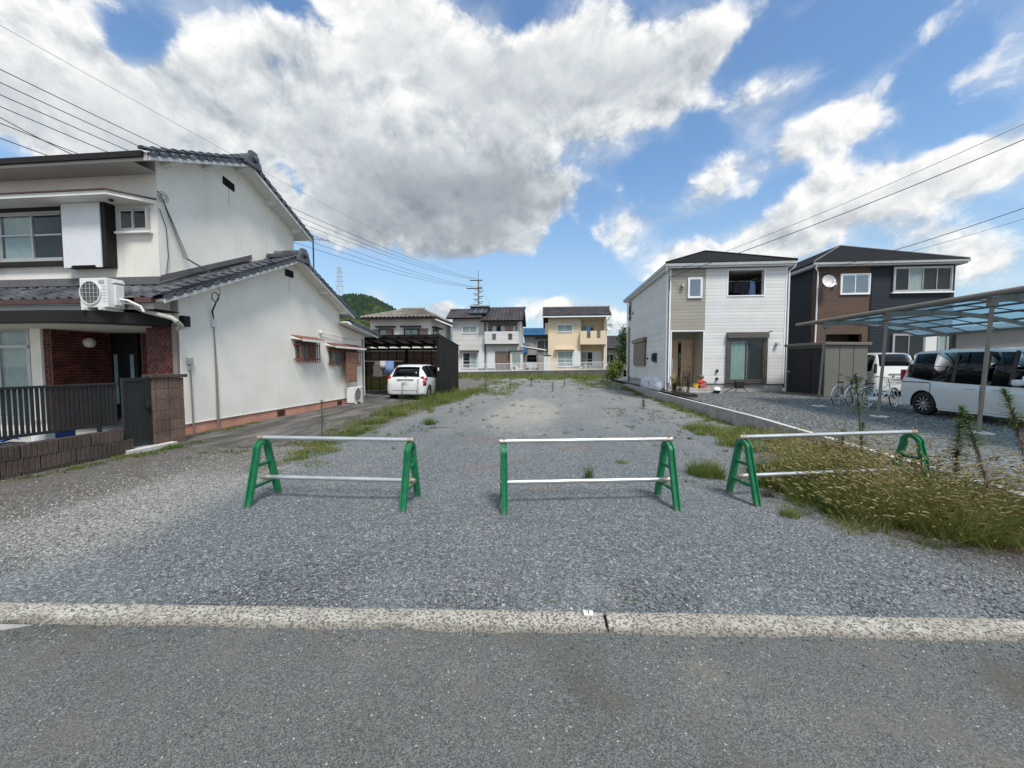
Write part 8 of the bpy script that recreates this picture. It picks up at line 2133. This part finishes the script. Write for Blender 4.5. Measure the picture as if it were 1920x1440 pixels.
stuff('forest', [crowns(x[kind], y[kind], z[kind], 4.0, 7.0, 1.3, 2.3, True)], 'forest_leaf', 'dark conifer forest covering the upper part of the hill', 'forest')
stuff('forest', [crowns(x[~kind], y[~kind], z[~kind], 3, 5.5, 1.7, 3.1, False)], 'bamboo_leaf', 'paler broadleaf and bamboo wood on the lower slope of the hill', 'forest')

# ================================================================== LOOSE STONES (near ground)
def stones(name, x, y, z, s, mat, label):
    n = len(x); base = np.array([(1, 0, 0), (.1, 1, 0), (-1, .1, 0), (-.1, -1, 0), (.1, .1, .75), (0, 0, -.6)])
    V = base[None] * (.65 + .7 * RNG.random((n, 6, 1))); a = RNG.random(n) * 2 * pi; c, s_ = np.cos(a)[:, None], np.sin(a)[:, None]
    X_ = V[:, :, 0] * 1.25; Y_ = V[:, :, 1] * .85; V = np.stack([X_ * c - Y_ * s_, X_ * s_ + Y_ * c, V[:, :, 2]], 2) * s[:, None, None] + np.stack([x, y, z], 1)[:, None, :]
    f = np.array([(0, 1, 4), (1, 2, 4), (2, 3, 4), (3, 0, 4), (1, 0, 5), (2, 1, 5), (3, 2, 5), (0, 3, 5)])
    t = ((np.arange(n) * 6)[:, None, None] + f[None]).reshape(-1, 3)
    o = np_mesh(name, V.reshape(-1, 3), None, t, mat); tag(o, label, 'gravel', None, 'stuff')
n = 90000; y = 2.2 + 6.0 * RNG.random(n) ** 1.7; x = (RNG.random(n) - .5) * (2.9 * y + 3.0) - .1; k = (y > roadline(x) + .19) & (x < wallx(y) - .06) & (x > -5.2); x, y = x[k], y[k]
stones('gravel', x, y, zlot(x, y) + .012 + bumps(x, y) + .002, .003 + .0075 * RNG.random(len(x)) ** 2.6, 'stone', 'loose blue grey crushed stone on the lot')
n = 2600; y = 2.3 + 8.0 * RNG.random(n) ** 1.4; x = (RNG.random(n) - .5) * (2.6 * y + 3.0); k = (y > roadline(x) + .2) & (x < wallx(y) - .1) & (x > -6.2); x, y = x[k], y[k]
stones('gravel', x, y, zlot(x, y) + .013 + bumps(x, y), .009 + .010 * RNG.random(len(x)) ** 2, 'stone', 'larger loose stones lying among the finer gravel')
for k_, (lb, x, y, a, L_) in enumerate((('thin dark twig on the gravel left of the boundary plate', .02, 2.72, .05, .10), ('short bent twig on the gravel right of the boundary plate', .52, 2.66, -.7, .08), ('dark dry stalk lying on the gravel at the edge of the drive strip', -2.95, 9.0, .25, .75), ('brown twig on the gravel before the middle barricade', .9, 3.3, .9, .12))):
    z = float(zlot(x, y)) + .022; b = MB(); b.tube([(x, y, z), (x + L_ * .5 * cos(a), y + L_ * .5 * sin(a) + .012, z + .006), (x + L_ * cos(a), y + L_ * sin(a), z)], [.003 + .006 * (L_ > .5), .003 + .005 * (L_ > .5), .0015], 5)
    tag(b.build('twig', 'bark', None), lb, 'twig', 'twigs on the gravel')
n = 15000; y = 2.3 + 4.5 * RNG.random(n) ** 1.3; x = -5.35 + RNG.normal(0, .5, n) + .9 * RNG.random(n); k = (y > roadline(x) + .19) & (x > -6.9); x, y = x[k], y[k]
stones('gravel', x, y, zlot(x, y) + .013 + bumps(x, y), .004 + .009 * RNG.random(len(x)) ** 2.2, 'stone_pale', 'loose pale gravel along the lane edge at the left')
n = 16000; y = 8.5 + 9 * RNG.random(n); x = wallx(y) + .1 + 6 * RNG.random(n); stones('gravel', x, y, zr(x, y) + .004, .010 + .014 * RNG.random(n) ** 2, 'stone', 'loose dark gravel on the raised plot at the right')
n = 900; x = rn(-3.5, 3.2, n); y = roadline(x) - np.abs(RNG.normal(0, .10, n)) - .005; stones('gravel', x, y, x * 0 + .003, .003 + .006 * RNG.random(n) ** 2, 'stone', 'stray stones scattered on the asphalt at the kerb')
n = 260; x = rn(-3.0, 2.6, n); y = rn(.9, 2.0, n); stones('gravel', x, y, x * 0 + .002, .002 + .004 * RNG.random(n) ** 2, 'stone_pale', 'a few pale stray stones on the road surface')
